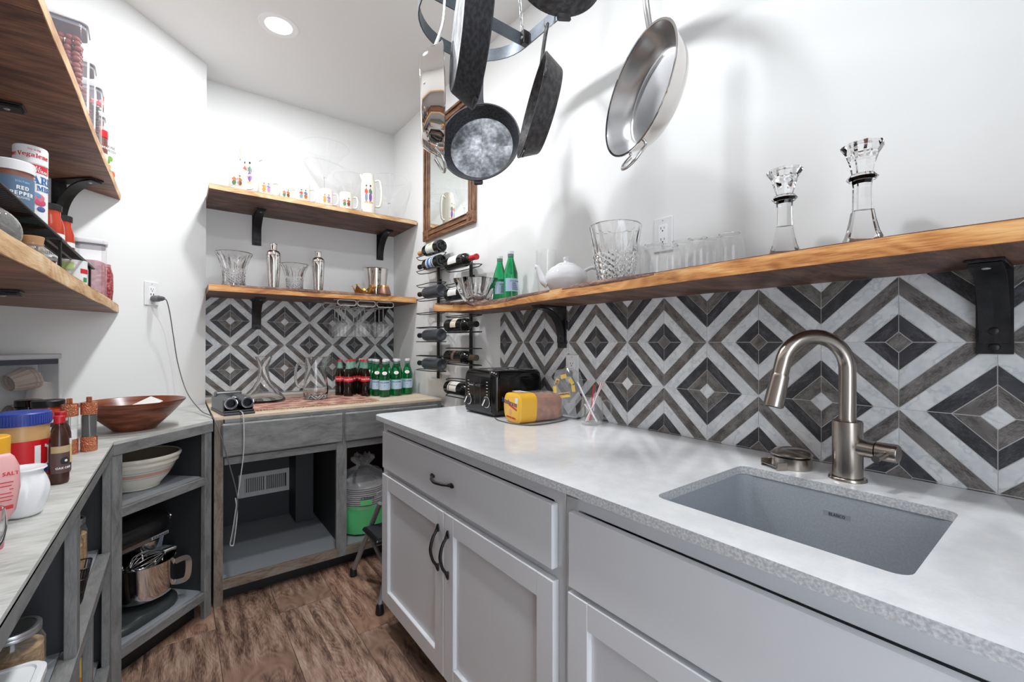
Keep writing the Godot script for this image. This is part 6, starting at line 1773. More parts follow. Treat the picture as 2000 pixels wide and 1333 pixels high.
	part("green_base", G.new().loft(low), mat(rgb(104, 214, 136), 0.3), bg, Transform3D.IDENTITY, 30)
	for k in 9:
		part("paper_plate", G.new().lathe([v2(0, 0.0), v2(0.1, 0.0), v2(0.128, 0.006), v2(0.1285, 0.011), v2(0.1, 0.0075), v2(0, 0.0075)], 36), mat(rgb(226, 222, 222), 0.7) if k % 3 else mat(rgb(206, 198, 198), 0.7), bg, T(Vector3(0, 0.166 + k * 0.0115, 0)))
	var fl := []
	for k in [[0.138, 0.15, 0.02], [0.138, 0.24, 0.03], [0.136, 0.28, 0.06], [0.12, 0.315, 0.3], [0.085, 0.345, 0.6], [0.045, 0.36, 0.7], [0.03, 0.375, 0.5], [0.05, 0.41, 0.8], [0.06, 0.43, 0.9]]: fl.append((ring as Callable).call(k[0], k[1], k[2]))
	part("clear_film", G.new().loft(fl, false), M.film, bg, Transform3D.IDENTITY, 20)
	var lb := part("label", band(0.1388, 0.175, 0.205, -16, 10), mat(rgb(120, 226, 140), 0.5), bg)
	letters(lb, "Chinet", 0.016, M.ink_navy, T(Vector3(0.0, 0.215, 0)), 0.1392, "serif", 700)
	part("barcode", band(0.1388, 0.205, 0.235, 22, 36), M.label_white, bg)
	for k in 3: part("barcode_bar", band(0.1392, 0.21 + k * 0.008, 0.214 + k * 0.008, 23, 35), M.ink_navy, bg)
	# folding step stool beside the sink run
	var st := thing("step_stool", "folding step stool with grey tube legs and black step", "stool", V(0, 0, 0))
	var tubem := mat(rgb(150, 152, 155), 0.35, 0.4)
	for q in [[2.318, 2.2, 0.0], [1.918, 2.04, 0.0]]: pass
	var legs := [[V(0.733, 0.03, 2.318), V(0.80, 0.42, 2.12)], [V(0.725, 0.03, 1.922), V(0.78, 0.16, 1.975)], [V(1.08, 0.03, 2.318), V(1.08, 0.42, 2.12)], [V(1.08, 0.03, 1.95), V(1.08, 0.16, 1.99)]]
	for k in legs:
		var lg := part("leg", G.new().tube(k, 0.0125, 12), tubem, st)
		part("rubber_foot", G.new().lathe([v2(0, -0.03), v2(0.017, -0.03), v2(0.0195, -0.022), v2(0.0165, 0.008), v2(0.012, 0.014), v2(0, 0.014)], 18, T(k[0])), M.black, lg)
	part("step", G.new().box(V(0.915, 0.29, 2.08), Vector3(0.37, 0.022, 0.2), 0.008), M.black, st)
	part("step_tread", G.new().box(V(0.915, 0.3025, 2.08), Vector3(0.34, 0.003, 0.17), 0.001), M.ink, st)
	part("side_rail", G.new().tube([V(0.755, 0.277, 2.17), V(0.77, 0.2, 2.05), V(0.78, 0.15, 1.975)], 0.009, 10), tubem, st)
	part("side_rail", G.new().tube([V(1.08, 0.277, 2.17), V(1.08, 0.2, 2.05), V(1.08, 0.15, 1.99)], 0.009, 10), tubem, st)

# ---------------------------------------------------------------- left side
func canister(at: Vector3, w: float, d: float, h: float, turn: float, fill: float, kind: String, label: String, group := "clear push-lid canisters on the upper walnut shelf"):
	# clear rounded-square box with a white lid
	var t := thing("food_canister", label, "container", at, turn, group)
	var rr := 0.018
	part("clear_box", G.new().loft([rrect(w * 0.94, d * 0.94, rr, 0.0), rrect(w * 0.97, d * 0.97, rr, 0.006), rrect(w, d, rr, h - 0.03)], true), M.plastic_clear, t, Transform3D.IDENTITY, 40)
	part("lid_gasket", G.new().loft([rrect(w - 0.008, d - 0.008, rr, h - 0.034), rrect(w - 0.008, d - 0.008, rr, h - 0.02)]), mat(rgb(150, 152, 160), 0.3), t, Transform3D.IDENTITY, 40)
	part("lid", G.new().loft([rrect(w + 0.003, d + 0.003, rr, h - 0.021), rrect(w + 0.006, d + 0.006, rr, h - 0.018), rrect(w + 0.006, d + 0.006, rr, h - 0.006), rrect(w - 0.004, d - 0.004, rr, h)]), M.white_plastic, t, Transform3D.IDENTITY, 40)
	part("lid_button", G.new().cyl(Vector3(0, h - 0.0005, 0), 0.024, 0.002, 24, -1, 0.0008), M.white_plastic, t)
	if fill <= 0.0: return
	var g := G.new()
	var iw := w * 0.94 - 0.008
	var id := d * 0.94 - 0.008
	if kind == "powder":
		g.loft([rrect(iw, id, rr * 0.7, 0.006), rrect(iw, id, rr * 0.7, fill), rrect(iw * 0.6, id * 0.6, rr * 0.6, fill + 0.01)])
		part("contents", g, textured(cloud_img(128, 131, rgb(150, 84, 90), rgb(206, 146, 146), 5, 22), 0.8, v2(9, 9)), t, Transform3D.IDENTITY, 40)
	else:
		var R := 0.0095 if kind == "nuts" else 0.006
		var step := R * 1.9
		rng.seed = int(w * 1000 + h * 100)
		var nx := int(iw / step)
		var nz := int(id / step)
		var ny := int(fill / (step * 0.86))
		for j in ny:
			for i in nx:
				for k in nz:
					if i > 0 and i < nx - 1 and k > 0 and k < nz - 1 and j < ny - 1: continue
					var c := Vector3((i - (nx - 1) / 2.0) * step, 0.008 + R + j * step * 0.86, (k - (nz - 1) / 2.0) * step) + Vector3(rng.randf_range(-1, 1), rng.randf_range(-1, 1), rng.randf_range(-1, 1)) * R * 0.3
					g.ball(c, Vector3(R * rng.randf_range(0.85, 1.1), R * rng.randf_range(0.85, 1.05), R * rng.randf_range(0.85, 1.1)), 8, 5)
		part("contents", g, mat(rgb(150, 78, 74), 0.5) if kind == "nuts" else mat(rgb(62, 48, 46), 0.5), t, Transform3D.IDENTITY, 80).set_meta("kind", "stuff")

func jar(called: String, label: String, at: Vector3, r: float, h: float, cap_m: Material, fill_m: Material, glassy := true, cap_h := 0.018, neck := 0.8, cat := "jar", group := "") -> Node3D:
	var t := thing(called, label, cat, at, cam_turn(at.x, -at.z), group)
	var hb := h - cap_h
	part("body", G.new().lathe([v2(0, 0), v2(r * 0.92, 0.0), v2(r, 0.006), v2(r, hb * 0.74), v2(r * 0.95, hb * 0.83), v2(r * neck, hb * 0.93), v2(r * neck, hb), v2(0, hb)], 32), fill_m, t, Transform3D.IDENTITY, 45)
	part("lid", G.new().lathe([v2(0, hb), v2(r * neck + 0.003, hb), v2(r * neck + 0.0035, h - 0.002), v2(r * neck + 0.0015, h), v2(0, h - 0.001)], 32), cap_m, t)
	return t

func mason(label: String, at: Vector3, r: float, h: float, fill: Color, group := "") -> Node3D:
	var t := thing("mason_jar", label, "jar", at, 0.0, group)
	part("glass", G.new().lathe([v2(0, 0), v2(r * 0.94, 0), v2(r, 0.006), v2(r, h * 0.76), v2(r * 0.86, h * 0.87), v2(r * 0.82, h * 0.9), v2(r * 0.82, h * 0.97)], 30), M.pane, t, Transform3D.IDENTITY, 50)
	part("contents", G.new().lathe([v2(0, 0.006), v2(r * 0.92, 0.006), v2(r * 0.95, 0.012), v2(r * 0.95, h * 0.7), v2(0, h * 0.72)], 24), textured(cloud_img(96, int(r * 9999), fill.darkened(0.25), fill.lightened(0.2), 6, 22), 0.6, v2(3, 2)), t)
	part("band", G.new().lathe([v2(r * 0.84, h * 0.885), v2(r * 0.88, h * 0.895), v2(r * 0.885, h * 0.93), v2(r * 0.87, h * 0.94), v2(r * 0.885, h * 0.95), v2(r * 0.885, h * 0.985), v2(r * 0.86, h), v2(r * 0.72, h)], 32), M.zinc, t)
	part("lid", G.new().lathe([v2(r * 0.73, h - 0.0005), v2(r * 0.62, h - 0.0025), v2(0, h - 0.0018)], 28), mat(rgb(150, 150, 148), 0.25, 0.8), t)
	return t

func marinara(label: String, at: Vector3, r: float, h: float, group: String):
	var t := jar("sauce_jar", label, at, r, h, M.black, M.sauce, true, 0.02, 0.74, "jar", group)
	var lb := part("label", band(r, h * 0.1, h * 0.66, -120, 120), M.label_white, t)
	letters(lb, "MARINARA", r * 0.24, M.ink, T(Vector3(0, h * 0.42, 0)), r + 0.0006, "serif")
	part("maker_band", band(r + 0.0003, h * 0.52, h * 0.6, 5, 75), mat(rgb(90, 40, 36), 0.5), lb)
	part("organic_seal", G.new().ball(Vector3.ZERO, Vector3(r * 0.2, r * 0.2, 0.001), 14, 5), mat(rgb(60, 150, 120), 0.5), lb, T(Vector3(-r * 0.45, h * 0.55, r * 0.895)))
	for k in [[-12, 0.3, rgb(206, 60, 50)], [18, 0.26, rgb(196, 44, 44)], [-30, 0.24, rgb(150, 180, 110)], [40, 0.2, rgb(206, 60, 50)]]:
		var a := deg_to_rad(k[0])
		part("tomato_print", G.new().ball(Vector3.ZERO, Vector3(r * 0.2, r * 0.18, 0.001), 12, 5), mat(k[2], 0.5), lb, Transform3D(Basis(Vector3.UP, a), Vector3(sin(a) * r, h * k[1], cos(a) * r)))

func left_shelf_things():
	# upper shelf
	var y := 1.9035
	canister(V(-0.275, y, 1.89), 0.104, 0.104, 0.30, 0.05, 0.235, "nuts", "tall clear canister of reddish nuts on the upper walnut shelf")
	canister(V(-0.285, y, 2.14), 0.1, 0.1, 0.3, 0.05, 0.2, "nuts", "clear canister just behind the tall canister of reddish nuts")
	canister(V(-0.282, y, 2.34), 0.09, 0.09, 0.31, 0.05, 0.22, "beans", "slim clear canister of dark coffee beans on the upper walnut shelf")
	canister(V(-0.28, y, 2.46), 0.08, 0.08, 0.25, 0.05, 0.0, "", "empty clear canister with white lid beside the red cocoa tins")
	canister(V(-0.275, y, 1.22), 0.11, 0.11, 0.3, 0.05, 0.0, "", "clear canister with white lid at the top edge, nearest the camera")
	# cocoa tins, one standing on another
	var low := thing("cocoa_tin", "plain tin under the tall red cocoa can", "tin", V(-0.292, y, 2.545), cam_turn(-0.29, 2.54))
	part("tin", G.new().cyl(Vector3.ZERO, 0.04, 0.17, 28, -1, 0.002), mat(rgb(206, 60, 56), 0.4), low)
	part("lid", G.new().cyl(Vector3(0, 0.1695, 0), 0.0412, 0.012, 28, -1, 0.001), M.red, low)
	var c1 := thing("cocoa_can", "tall red and brown cocoa can stacked by the wall on the upper shelf", "can", V(-0.292, y + 0.1815, 2.545), cam_turn(-0.29, 2.54) + 0.5)
	part("can", G.new().cyl(Vector3.ZERO, 0.039, 0.175, 30, -1, 0.002), mat(rgb(150, 92, 78), 0.4), c1)
	part("cream_band", band(0.039, 0.01, 0.07, -180, 180, 0.0004, 30), mat(rgb(214, 160, 140), 0.4), c1)
	part("dark_band", band(0.039, 0.085, 0.13, -180, 180, 0.0004, 30), mat(rgb(70, 38, 34), 0.4), c1)
	var rb := part("red_band", band(0.039, 0.13, 0.17, -180, 180, 0.0004, 30), M.red, c1)
	letters(rb, "NESTLE", 0.017, M.ink_white, T(Vector3(0, 0.15, 0)), 0.0396, "sans", 700)
	letters(c1, "RICH", 0.011, M.ink_white, T(Vector3(0, 0.116, 0)), 0.0398, "sans", 700)
	letters(c1, "CHOCOLATE", 0.008, M.ink_white, T(Vector3(0, 0.099, 0)), 0.0398, "sans", 700)
	part("lid", G.new().cyl(Vector3(0, 0.1745, 0), 0.0402, 0.01, 30, -1, 0.001), M.red, c1)
	var c2 := thing("cocoa_can", "small red-lidded cocoa can in front of the vegetable carton", "can", V(-0.255, y, 2.45), cam_turn(-0.25, 2.45) + 0.6)
	part("can", G.new().cyl(Vector3.ZERO, 0.024, 0.15, 24, -1, 0.002), mat(rgb(120, 70, 62), 0.4), c2)
	part("cream_band", band(0.024, 0.03, 0.085, -180, 180, 0.0004, 24), mat(rgb(226, 214, 206), 0.4), c2)
	letters(c2, "Cocoa", 0.011, M.ink_white, T(Vector3(0, 0.11, 0)), 0.0246, "sans", 700)
	part("lid", G.new().cyl(Vector3(0, 0.1495, 0), 0.0252, 0.03, 24, -1, 0.001), M.red, c2)
	var ct := thing("food_carton", "white carton printed with carrots and greens by the diagonal wall", "carton", V(-0.257, y, 2.605), cam_turn(-0.25, 2.6) + 0.75)
	part("carton", G.new().box(Vector3(0, 0.095, 0), Vector3(0.06, 0.19, 0.05), 0.001), M.label_white, ct)
	letters(ct, "BONE", 0.011, M.ink, T(Vector3(0.006, 0.165, 0.0252)))
	letters(ct, "BROTH", 0.01, M.ink, T(Vector3(0.006, 0.148, 0.0252)))
	for k in [[0.004, 0.115, 0.011, rgb(120, 166, 74)], [-0.006, 0.1, 0.009, rgb(96, 150, 70)], [-0.004, 0.078, 0.01, rgb(236, 130, 50)], [0.012, 0.05, 0.014, rgb(232, 96, 56)], [-0.012, 0.04, 0.013, rgb(236, 140, 70)]]:
		part("print_patch", G.new().ball(Vector3(k[0], k[1], 0.0251), Vector3(k[2], k[2] * 1.1, 0.0008), 12, 5), mat(k[3], 0.5), ct)
	# stepped wire rack on the lower shelf
	y = 1.3895
	var rk := thing("spice_rack", "black stepped wire spice rack on the lower walnut shelf", "rack", V(0, y, 0))
	for s in [[1.535 - 1.3895, -0.46, -0.285, 1.15, 1.99], [1.472 - 1.3895, -0.281, -0.232, 1.55, 2.105]]:
		var rim := [V(s[1], s[0], s[3]), V(s[2], s[0], s[3]), V(s[2], s[0], s[4]), V(s[1], s[0], s[4])]
		part("frame", G.new().tube(rim, 0.0032, 7, true), M.black, rk, Transform3D.IDENTITY, 60)
		var n := int((s[4] - s[3]) / 0.0165)
		for k in range(1, n):
			var z: float = lerpf(s[3], s[4], float(k) / n)
			part("wire", G.new().tube([V(s[1], s[0], z), V(s[2], s[0], z)], 0.0018, 5), M.black, rk, Transform3D.IDENTITY, 60)
		part("centre_bar", G.new().tube([V((s[1] + s[2]) / 2, s[0] - 0.004, s[3]), V((s[1] + s[2]) / 2, s[0] - 0.004, s[4])], 0.003, 6), M.black, rk)
		for z in [s[3] + 0.02, s[4] - 0.06]:
			for x in [s[1] + 0.004, s[2] - 0.004]:
				part("leg", G.new().tube([V(x, s[0], z), V(x, 0.003, z)], 0.0035, 7), M.black, rk)
	# on the upper step
	var st := 1.5385
	var p := jar("nut_jar", "jar of whole nuts at the left edge of the lower walnut shelf", V(-0.352, st, 1.40), 0.04, 0.155, M.white_plastic, textured(cloud_img(128, 141, rgb(150, 100, 62), rgb(222, 184, 142), 7, 26), 0.6, v2(3, 3)), true, 0.02, 0.92, "jar")
	part("label", band(0.04, 0.1, 0.132, -100, 100), M.label_white, p)
	letters(p, "PECANS", 0.008, M.ink_red, T(Vector3(0.0, 0.112, 0)), 0.0408, "sans", 700)
	var rp := jar("spice_jar", "blue-labelled red pepper jar with white lid on the wire rack", V(-0.325, st, 1.615), 0.036, 0.123, M.white_plastic, mat(rgb(140, 92, 78), 0.4), true, 0.026, 0.96, "jar")
	var rl := part("label", band(0.036, 0.008, 0.083, -150, 150), M.blue_label, rp)
	letters(rl, "RED", 0.0095, M.ink_white, T(Vector3(0, 0.056, 0)), 0.0366, "sans", 700)
	letters(rl, "PEPPER", 0.0095, M.ink_white, T(Vector3(0, 0.042, 0)), 0.0366, "sans", 700)
	letters(rl, "CRUSHED", 0.005, M.ink_white, T(Vector3(0, 0.032, 0)), 0.0366, "sans", 400)
	letters(rl, "kitchen", 0.006, mat(rgb(150, 210, 240), 0.5), T(Vector3(0, 0.071, 0)), 0.0366)
	rp.rotation.y += 0.45
	var vg := thing("spray_can", "white garlic cooking-spray can with big red and blue lettering", "can", V(-0.322, st, 1.758), cam_turn(-0.322, 1.758) + 0.2)
	part("can", G.new().lathe([v2(0, 0), v2(0.032, 0), v2(0.0335, 0.004), v2(0.0335, 0.158), v2(0.032, 0.162), v2(0, 0.162)], 32), M.label_white, vg)
	part("cap", G.new().lathe([v2(0, 0.1615), v2(0.034, 0.1615), v2(0.0342, 0.205), v2(0.0325, 0.209), v2(0, 0.209)], 32), M.white_plastic, vg)
	letters(vg, "Vegalene", 0.0105, M.ink_red, T(Vector3(0, 0.183, 0)), 0.0348, "serif", 700)
	letters(vg, "Vegalene", 0.0105, M.ink_red, Transform3D(Basis(Vector3.UP, -2.0), Vector3(0, 0.183, 0)), 0.0348, "serif", 700)
	letters(vg, "Tiny to Big", 0.004, M.ink_red, T(Vector3(0, 0.198, 0)), 0.0348)
	part("red_flag", band(0.0335, 0.137, 0.159, -20, 60), M.ink_red, vg)
	letters(vg, "ALL", 0.0065, M.ink_white, Transform3D(Basis(Vector3.UP, 0.15), Vector3(0, 0.151, 0)), 0.0343, "serif", 700)
	letters(vg, "NATURAL", 0.0065, M.ink_white, Transform3D(Basis(Vector3.UP, 0.28), Vector3(0, 0.142, 0)), 0.0343, "serif", 700)
	letters(vg, "GARLIC", 0.02, M.ink_blue, Transform3D(Basis(Vector3.UP, 0.72), Vector3(0, 0.118, 0)), 0.0343, "serif", 700)
	letters(vg, "MIST", 0.0125, M.ink_blue, Transform3D(Basis(Vector3.UP, 0.78), Vector3(0, 0.096, 0)), 0.0343, "serif", 700)
	for k in [[10, 0.07, 0.016, rgb(226, 120, 140)], [22, 0.058, 0.013, rgb(210, 80, 110)], [4, 0.075, 0.012, rgb(110, 150, 196)], [26, 0.04, 0.01, rgb(80, 100, 160)]]:
		var a := deg_to_rad(k[0])
		part("print_patch", G.new().ball(Vector3.ZERO, Vector3(k[2], k[2] * 0.8, 0.001), 14, 5), mat(k[3], 0.5), vg, Transform3D(Basis(Vector3.UP, a), Vector3(sin(a) * 0.0334, k[1], cos(a) * 0.0334)))
	# behind, on the shelf itself
	var rc := thing("seasoning_bottle", "white-labelled bottle with a red cap behind the garlic spray", "bottle", V(-0.385, y, 2.24), cam_turn(-0.385, 2.24) + 0.3)
	part("bottle", G.new().lathe([v2(0, 0), v2(0.026, 0), v2(0.028, 0.005), v2(0.028, 0.26), v2(0.015, 0.3), v2(0.013, 0.325), v2(0, 0.325)], 26), mat(rgb(226, 226, 222), 0.3), rc, Transform3D.IDENTITY, 50)
	part("cap", G.new().cyl(Vector3(0, 0.324, 0), 0.0155, 0.035, 22, 0.0145, 0.001), M.red_cap, rc)
	part("black_band", band(0.028, 0.215, 0.245, -150, 150), M.ink, rc)
	letters(rc, "VEL", 0.017, M.ink_white, T(Vector3(0, 0.229, 0)), 0.0286, "sans", 700)
	letters(rc, "gl", 0.03, M.ink_red, T(Vector3(0, 0.175, 0)), 0.0286, "serif", 700)
	marinara("front marinara jar beside the bracket on the lower walnut shelf", V(-0.345, y, 2.12), 0.038, 0.29, "marinara jars on the lower walnut shelf")
	marinara("second marinara jar half hidden behind the first one", V(-0.335, y, 2.26), 0.034, 0.285, "marinara jars on the lower walnut shelf")
	canister(V(-0.283, y, 2.47), 0.098, 0.098, 0.245, 0.12, 0.15, "powder", "large clear canister of pink drink powder on the lower walnut shelf", "clear push-lid canisters on the lower walnut shelf")
	var rj := thing("red_jar", "rounded jar of red preserve behind the pink powder canister", "jar", V(-0.266, y, 2.605))
	part("jar", G.new().lathe([v2(0, 0), v2(0.03, 0), v2(0.038, 0.008), v2(0.042, 0.05), v2(0.041, 0.12), v2(0.034, 0.15), v2(0, 0.152)], 30), textured(cloud_img(128, 143, rgb(120, 40, 46), rgb(204, 116, 116), 5, 18), 0.25, v2(3, 2)), rj, Transform3D.IDENTITY, 60)
	part("lid", G.new().cyl(Vector3(0, 0.1515, 0), 0.033, 0.014, 26, -1, 0.001), mat(rgb(190, 130, 130), 0.4), rj)
	# small things under the rack
	var gb := thing("glass_globe", "round clear glass jar with cork pieces at the left of the shelf", "jar", V(-0.31, y, 1.335))
	part("glass", G.new().ball(Vector3(0, 0.052, 0), Vector3(0.055, 0.052, 0.055), 30, 18), glass(Color(0.94, 0.97, 0.96), false, 0.03, 0.14), gb, Transform3D.IDENTITY, 60)
	for k in 5:
		part("cork_piece", G.new().cyl(Vector3.ZERO, 0.01, 0.022, 12), M.cork, gb, Transform3D(rot(Vector3(cos(k * 2.1), 0, sin(k * 2.1)), 60), Vector3(0.018 * cos(k * 1.26), 0.016, 0.018 * sin(k * 1.26))))
	var gj := jar("spice_jar", "small jar with a green lid under the wire rack", V(-0.315, y, 1.70), 0.03, 0.1, mat(rgb(46, 140, 104), 0.4), mat(rgb(196, 170, 120), 0.4), true, 0.014, 0.92, "jar")
	var kj := thing("cork_jar", "small clear jar with a flat cork stopper under the wire rack", "jar", V(-0.268, y, 1.49))
	part("glass", G.new().lathe([v2(0, 0), v2(0.022, 0), v2(0.024, 0.004), v2(0.024, 0.04), v2(0.018, 0.05), v2(0.019, 0.056), v2(0.016, 0.056), v2(0.0155, 0.05), v2(0.0215, 0.04), v2(0, 0.006)], 26), M.pane, kj, Transform3D.IDENTITY, 50)
	part("cork", G.new().cyl(Vector3(0, 0.052, 0), 0.0165, 0.02, 22, 0.019, 0.001), M.cork, kj)
	var pj := jar("spice_jar", "small jar of brown peppercorns between the cork jar and white can", V(-0.305, y, 1.83), 0.024, 0.074, M.zinc, textured(cloud_img(96, 145, rgb(84, 44, 34), rgb(166, 104, 84), 9, 30), 0.6, v2(3, 3)), true, 0.012, 0.9, "jar")
	var wc := thing("food_can", "white can with green and red print at the shelf edge", "can", V(-0.258, y, 1.90), cam_turn(-0.258, 1.9) + 0.3)
	part("can", G.new().lathe([v2(0, 0), v2(0.0335, 0.0), v2(0.0345, 0.002), v2(0.0335, 0.004), v2(0.0335, 0.073), v2(0.0345, 0.075), v2(0.0335, 0.077), v2(0.031, 0.0745), v2(0, 0.0745)], 32), M.label_white, wc)
	part("green_flash", band(0.0335, 0.045, 0.07, -60, -12), mat(rgb(200, 222, 150), 0.5), wc)
	part("red_block", band(0.0336, 0.038, 0.052, 14, 62), M.ink_red, wc)
	part("green_seal", band(0.0336, 0.012, 0.026, 28, 52), mat(rgb(50, 150, 90), 0.5), wc)

func left_counter_things():
	var y := 0.8665
	# container standing against the diagonal wall
	var bx := thing("storage_bin", "clear bin with white frame holding straws and filters", "container", V(-0.463, y, 2.375), PI / 4)
	var w := 0.21
	var h := 0.305
	var d := 0.1
	var gl := G.new()
	gl.loft([rrect(w - 0.012, d - 0.012, 0.008, 0.004), rrect(w - 0.012, d - 0.012, 0.008, h - 0.02)])
	part("clear_box", gl, M.plastic_clear, bx, Transform3D.IDENTITY, 40)
	part("lid", G.new().box(Vector3(0, h - 0.01, 0), Vector3(w, 0.02, d), 0.004), mat(rgb(206, 208, 210), 0.35), bx)
	part("gasket", G.new().box(Vector3(0, h - 0.03, 0), Vector3(w - 0.008, 0.02, d - 0.008), 0.003), mat(rgb(70, 74, 84), 0.4), bx)
	for s in [-1, 1]: part("end_frame", G.new().box(Vector3(s * (w / 2 - 0.006), (h - 0.02) / 2, 0), Vector3(0.012, h - 0.02, d), 0.002), M.white_plastic, bx)
	for k in 10:
		part("coffee_filter", G.new().lathe([v2(0.03, 0), v2(0.042, 0.055), v2(0.041, 0.055), v2(0.029, 0.001)], 30, Transform3D.IDENTITY, [0.001, 0.002, 0.002, 0.001], 15), mat(rgb(196, 176, 160), 0.9) if k % 2 else mat(rgb(176, 152, 136), 0.9), bx, Transform3D(rot(Vector3(0, 0, 1), -100 if k < 5 else -75), Vector3(-0.03 + 0.006 * (k % 5), 0.09 + (0.11 if k >= 5 else 0.0), 0)))
	part("paper_sleeve", G.new().loft([rrect(0.06, 0.05, 0.02, 0.01), rrect(0.075, 0.06, 0.02, 0.16), rrect(0.05, 0.03, 0.012, 0.2)]), mat(rgb(226, 222, 216), 0.8), bx, Transform3D(rot(Vector3(0, 0, 1), -12), Vector3(0.04, 0.0, 0)))
	# wooden salad bowl
	var bw := thing("salad_bowl", "large wooden salad bowl on the corner worktop", "bowl", V(-0.135, y, 2.325), 0.4)
	part("bowl", G.new().lathe([v2(0, 0), v2(0.066, 0.0), v2(0.07, 0.004), v2(0.115, 0.05), v2(0.165, 0.11), v2(0.166, 0.115), v2(0.16, 0.114), v2(0.11, 0.058), v2(0.065, 0.014), v2(0, 0.01)], 64), M.bowl_wood, bw, Transform3D.IDENTITY, 45)
	var np := thing("paper_napkin", "folded white paper napkin lying in the wooden salad bowl", "napkin", V(-0.135, y, 2.325), 0.4)
	part("sheet", G.new().box(Vector3.ZERO, Vector3(0.12, 0.004, 0.1), 0.001), M.paper, np, Transform3D(rot(Vector3(0.3, 0, 1), 26), Vector3(0.02, 0.088, 0.0)))
	part("sheet", G.new().box(Vector3.ZERO, Vector3(0.11, 0.004, 0.09), 0.001), M.paper, np, Transform3D(rot(Vector3(-0.5, 0.3, 1), 14), Vector3(-0.01, 0.083, 0.012)))
	# copper mills
	for k in [[-0.2665, 1.925, "copper salt mill with a clear middle, next to the marinara jar", M.sugar, 0.03], [-0.2245, 1.948, "copper pepper mill full of dark peppercorns, nearest the wooden bowl", textured(cloud_img(128, 151, rgb(30, 28, 28), rgb(104, 98, 94), 12, 40), 0.7, v2(3, 2)), 0.068]]:
		var t := thing("spice_mill", k[2], "mill", V(k[0], y, k[1]), 0.0, "hammered copper salt and pepper mills")
		var r := 0.0208
		part("base", G.new().lathe([v2(0, 0), v2(r * 0.97, 0.0), v2(r, 0.002), v2(r, 0.044), v2(r * 0.97, 0.046), v2(0, 0.046)], 32), M.copper, t)
		part("clear_sleeve", G.new().lathe([v2(r * 0.95, 0.046), v2(r * 0.95, 0.118)], 30), M.pane, t)
		part("contents", G.new().cyl(Vector3(0, 0.046, 0), r * 0.86, k[4], 26), k[3], t)
		part("shaft", G.new().cyl(Vector3(0, 0.046, 0), 0.003, 0.072, 10), M.zinc, t)
		part("head", G.new().lathe([v2(0, 0.117), v2(r * 0.97, 0.117), v2(r, 0.119), v2(r, 0.15), v2(r * 0.94, 0.156), v2(0, 0.157)], 32), M.copper, t)
		part("crank_post", G.new().cyl(Vector3(0, 0.156, 0), 0.0072, 0.017, 16, -1, 0.0012), M.copper, t)
	marinara("marinara jar with a dark lid on the left countertop by the copper mills", V(-0.322, y, 1.985), 0.0475, 0.166, "")
	# barbecue bottles
	for k in [[-0.2315, 1.545, 0.0185, 0.166, "brown barbecue sauce bottle right against the big peanut butter jar", rgb(94, 70, 68)], [-0.247, 1.665, 0.021, 0.163, "brown sauce bottle with a yellow label, second behind the peanut butter", rgb(232, 208, 140)]]:
		var t := thing("sauce_bottle", k[4], "bottle", V(k[0], y, k[1]), cam_turn(k[0], k[1]) + 0.55, "brown sauce bottles on the left countertop")
		var r: float = k[2]
		var hh: float = k[3]
		part("bottle", G.new().lathe([v2(0, 0), v2(r * 0.9, 0), v2(r, 0.006), v2(r, hh * 0.5), v2(r * 0.97, hh * 0.64), v2(r * 0.8, hh * 0.75), v2(r * 0.45, hh * 0.84), v2(r * 0.42, hh * 0.9), v2(0, hh * 0.9)], 28), M.brown_sauce, t, Transform3D.IDENTITY, 50)
		part("cap", G.new().cyl(Vector3(0, hh * 0.89, 0), r * 0.55, hh * 0.11, 22, -1, 0.001), M.red_cap, t)
		var lb := part("label", band(r, hh * 0.16, hh * 0.56, -80, 80), mat(k[5], 0.5), t)
		if k[1] < 1.6:
			part("seal", G.new().ball(Vector3.ZERO, Vector3(r * 0.5, r * 0.5, 0.0012), 18, 5), M.ink, lb, T(Vector3(0, hh * 0.34, r)))
			part("seal_eye", G.new().ball(Vector3.ZERO, Vector3(r * 0.22, r * 0.22, 0.0018), 14, 5), M.label_white, lb, T(Vector3(0.002, hh * 0.34, r)))
			letters(lb, "OAK CASK", 0.0052, M.ink_white, T(Vector3(0, hh * 0.235, 0)), r + 0.0006, "sans", 700)
			part("kraft_band", band(r + 0.0002, hh * 0.46, hh * 0.56, -80, 80), mat(rgb(196, 168, 130), 0.6), lb)
		else:
			part("pale_band", band(r + 0.0002, hh * 0.46, hh * 0.56, -80, 80), M.label_white, lb)
	# peanut butter
	var pb := jar("peanut_butter_jar", "big peanut butter jar with blue lid and red label", V(-0.302, y, 1.575), 0.052, 0.178, M.blue, M.peanut, true, 0.03, 0.94, "jar")
	var g := G.new()
	for k in 60:
		var a := TAU * k / 60
		g.box(Vector3(sin(a) * 0.0523, 0.162, cos(a) * 0.0523), Vector3(0.002, 0.022, 0.002), 0.0006, Transform3D.IDENTITY)
	part("lid_ridges", g, M.blue, pb)
	var pl := part("label", band(0.052, 0.022, 0.112, -175, 175, 0.0004, 40), M.red, pb)
	part("blue_edge", band(0.0522, 0.022, 0.112, 70, 86), M.blue, pl)
	letters(pl, "JIF", 0.056, M.ink_white, Transform3D(Basis(Vector3.UP, 1.25), Vector3(0, 0.072, 0)), 0.0527, "sans", 700)
	part("barcode_panel", band(0.0522, 0.06, 0.105, -62, -22), M.label_white, pl)
	for k in 6: part("barcode_bar", band(0.0525, 0.064 + k * 0.0065, 0.067 + k * 0.0065, -60, -26), M.ink, pl)
	part("extra_tag", band(0.0523, 0.032, 0.05, 40, 62), M.blue, pl)
	part("extra_tag", band(0.0524, 0.034, 0.048, 58, 74), mat(rgb(120, 160, 70), 0.5), pl)
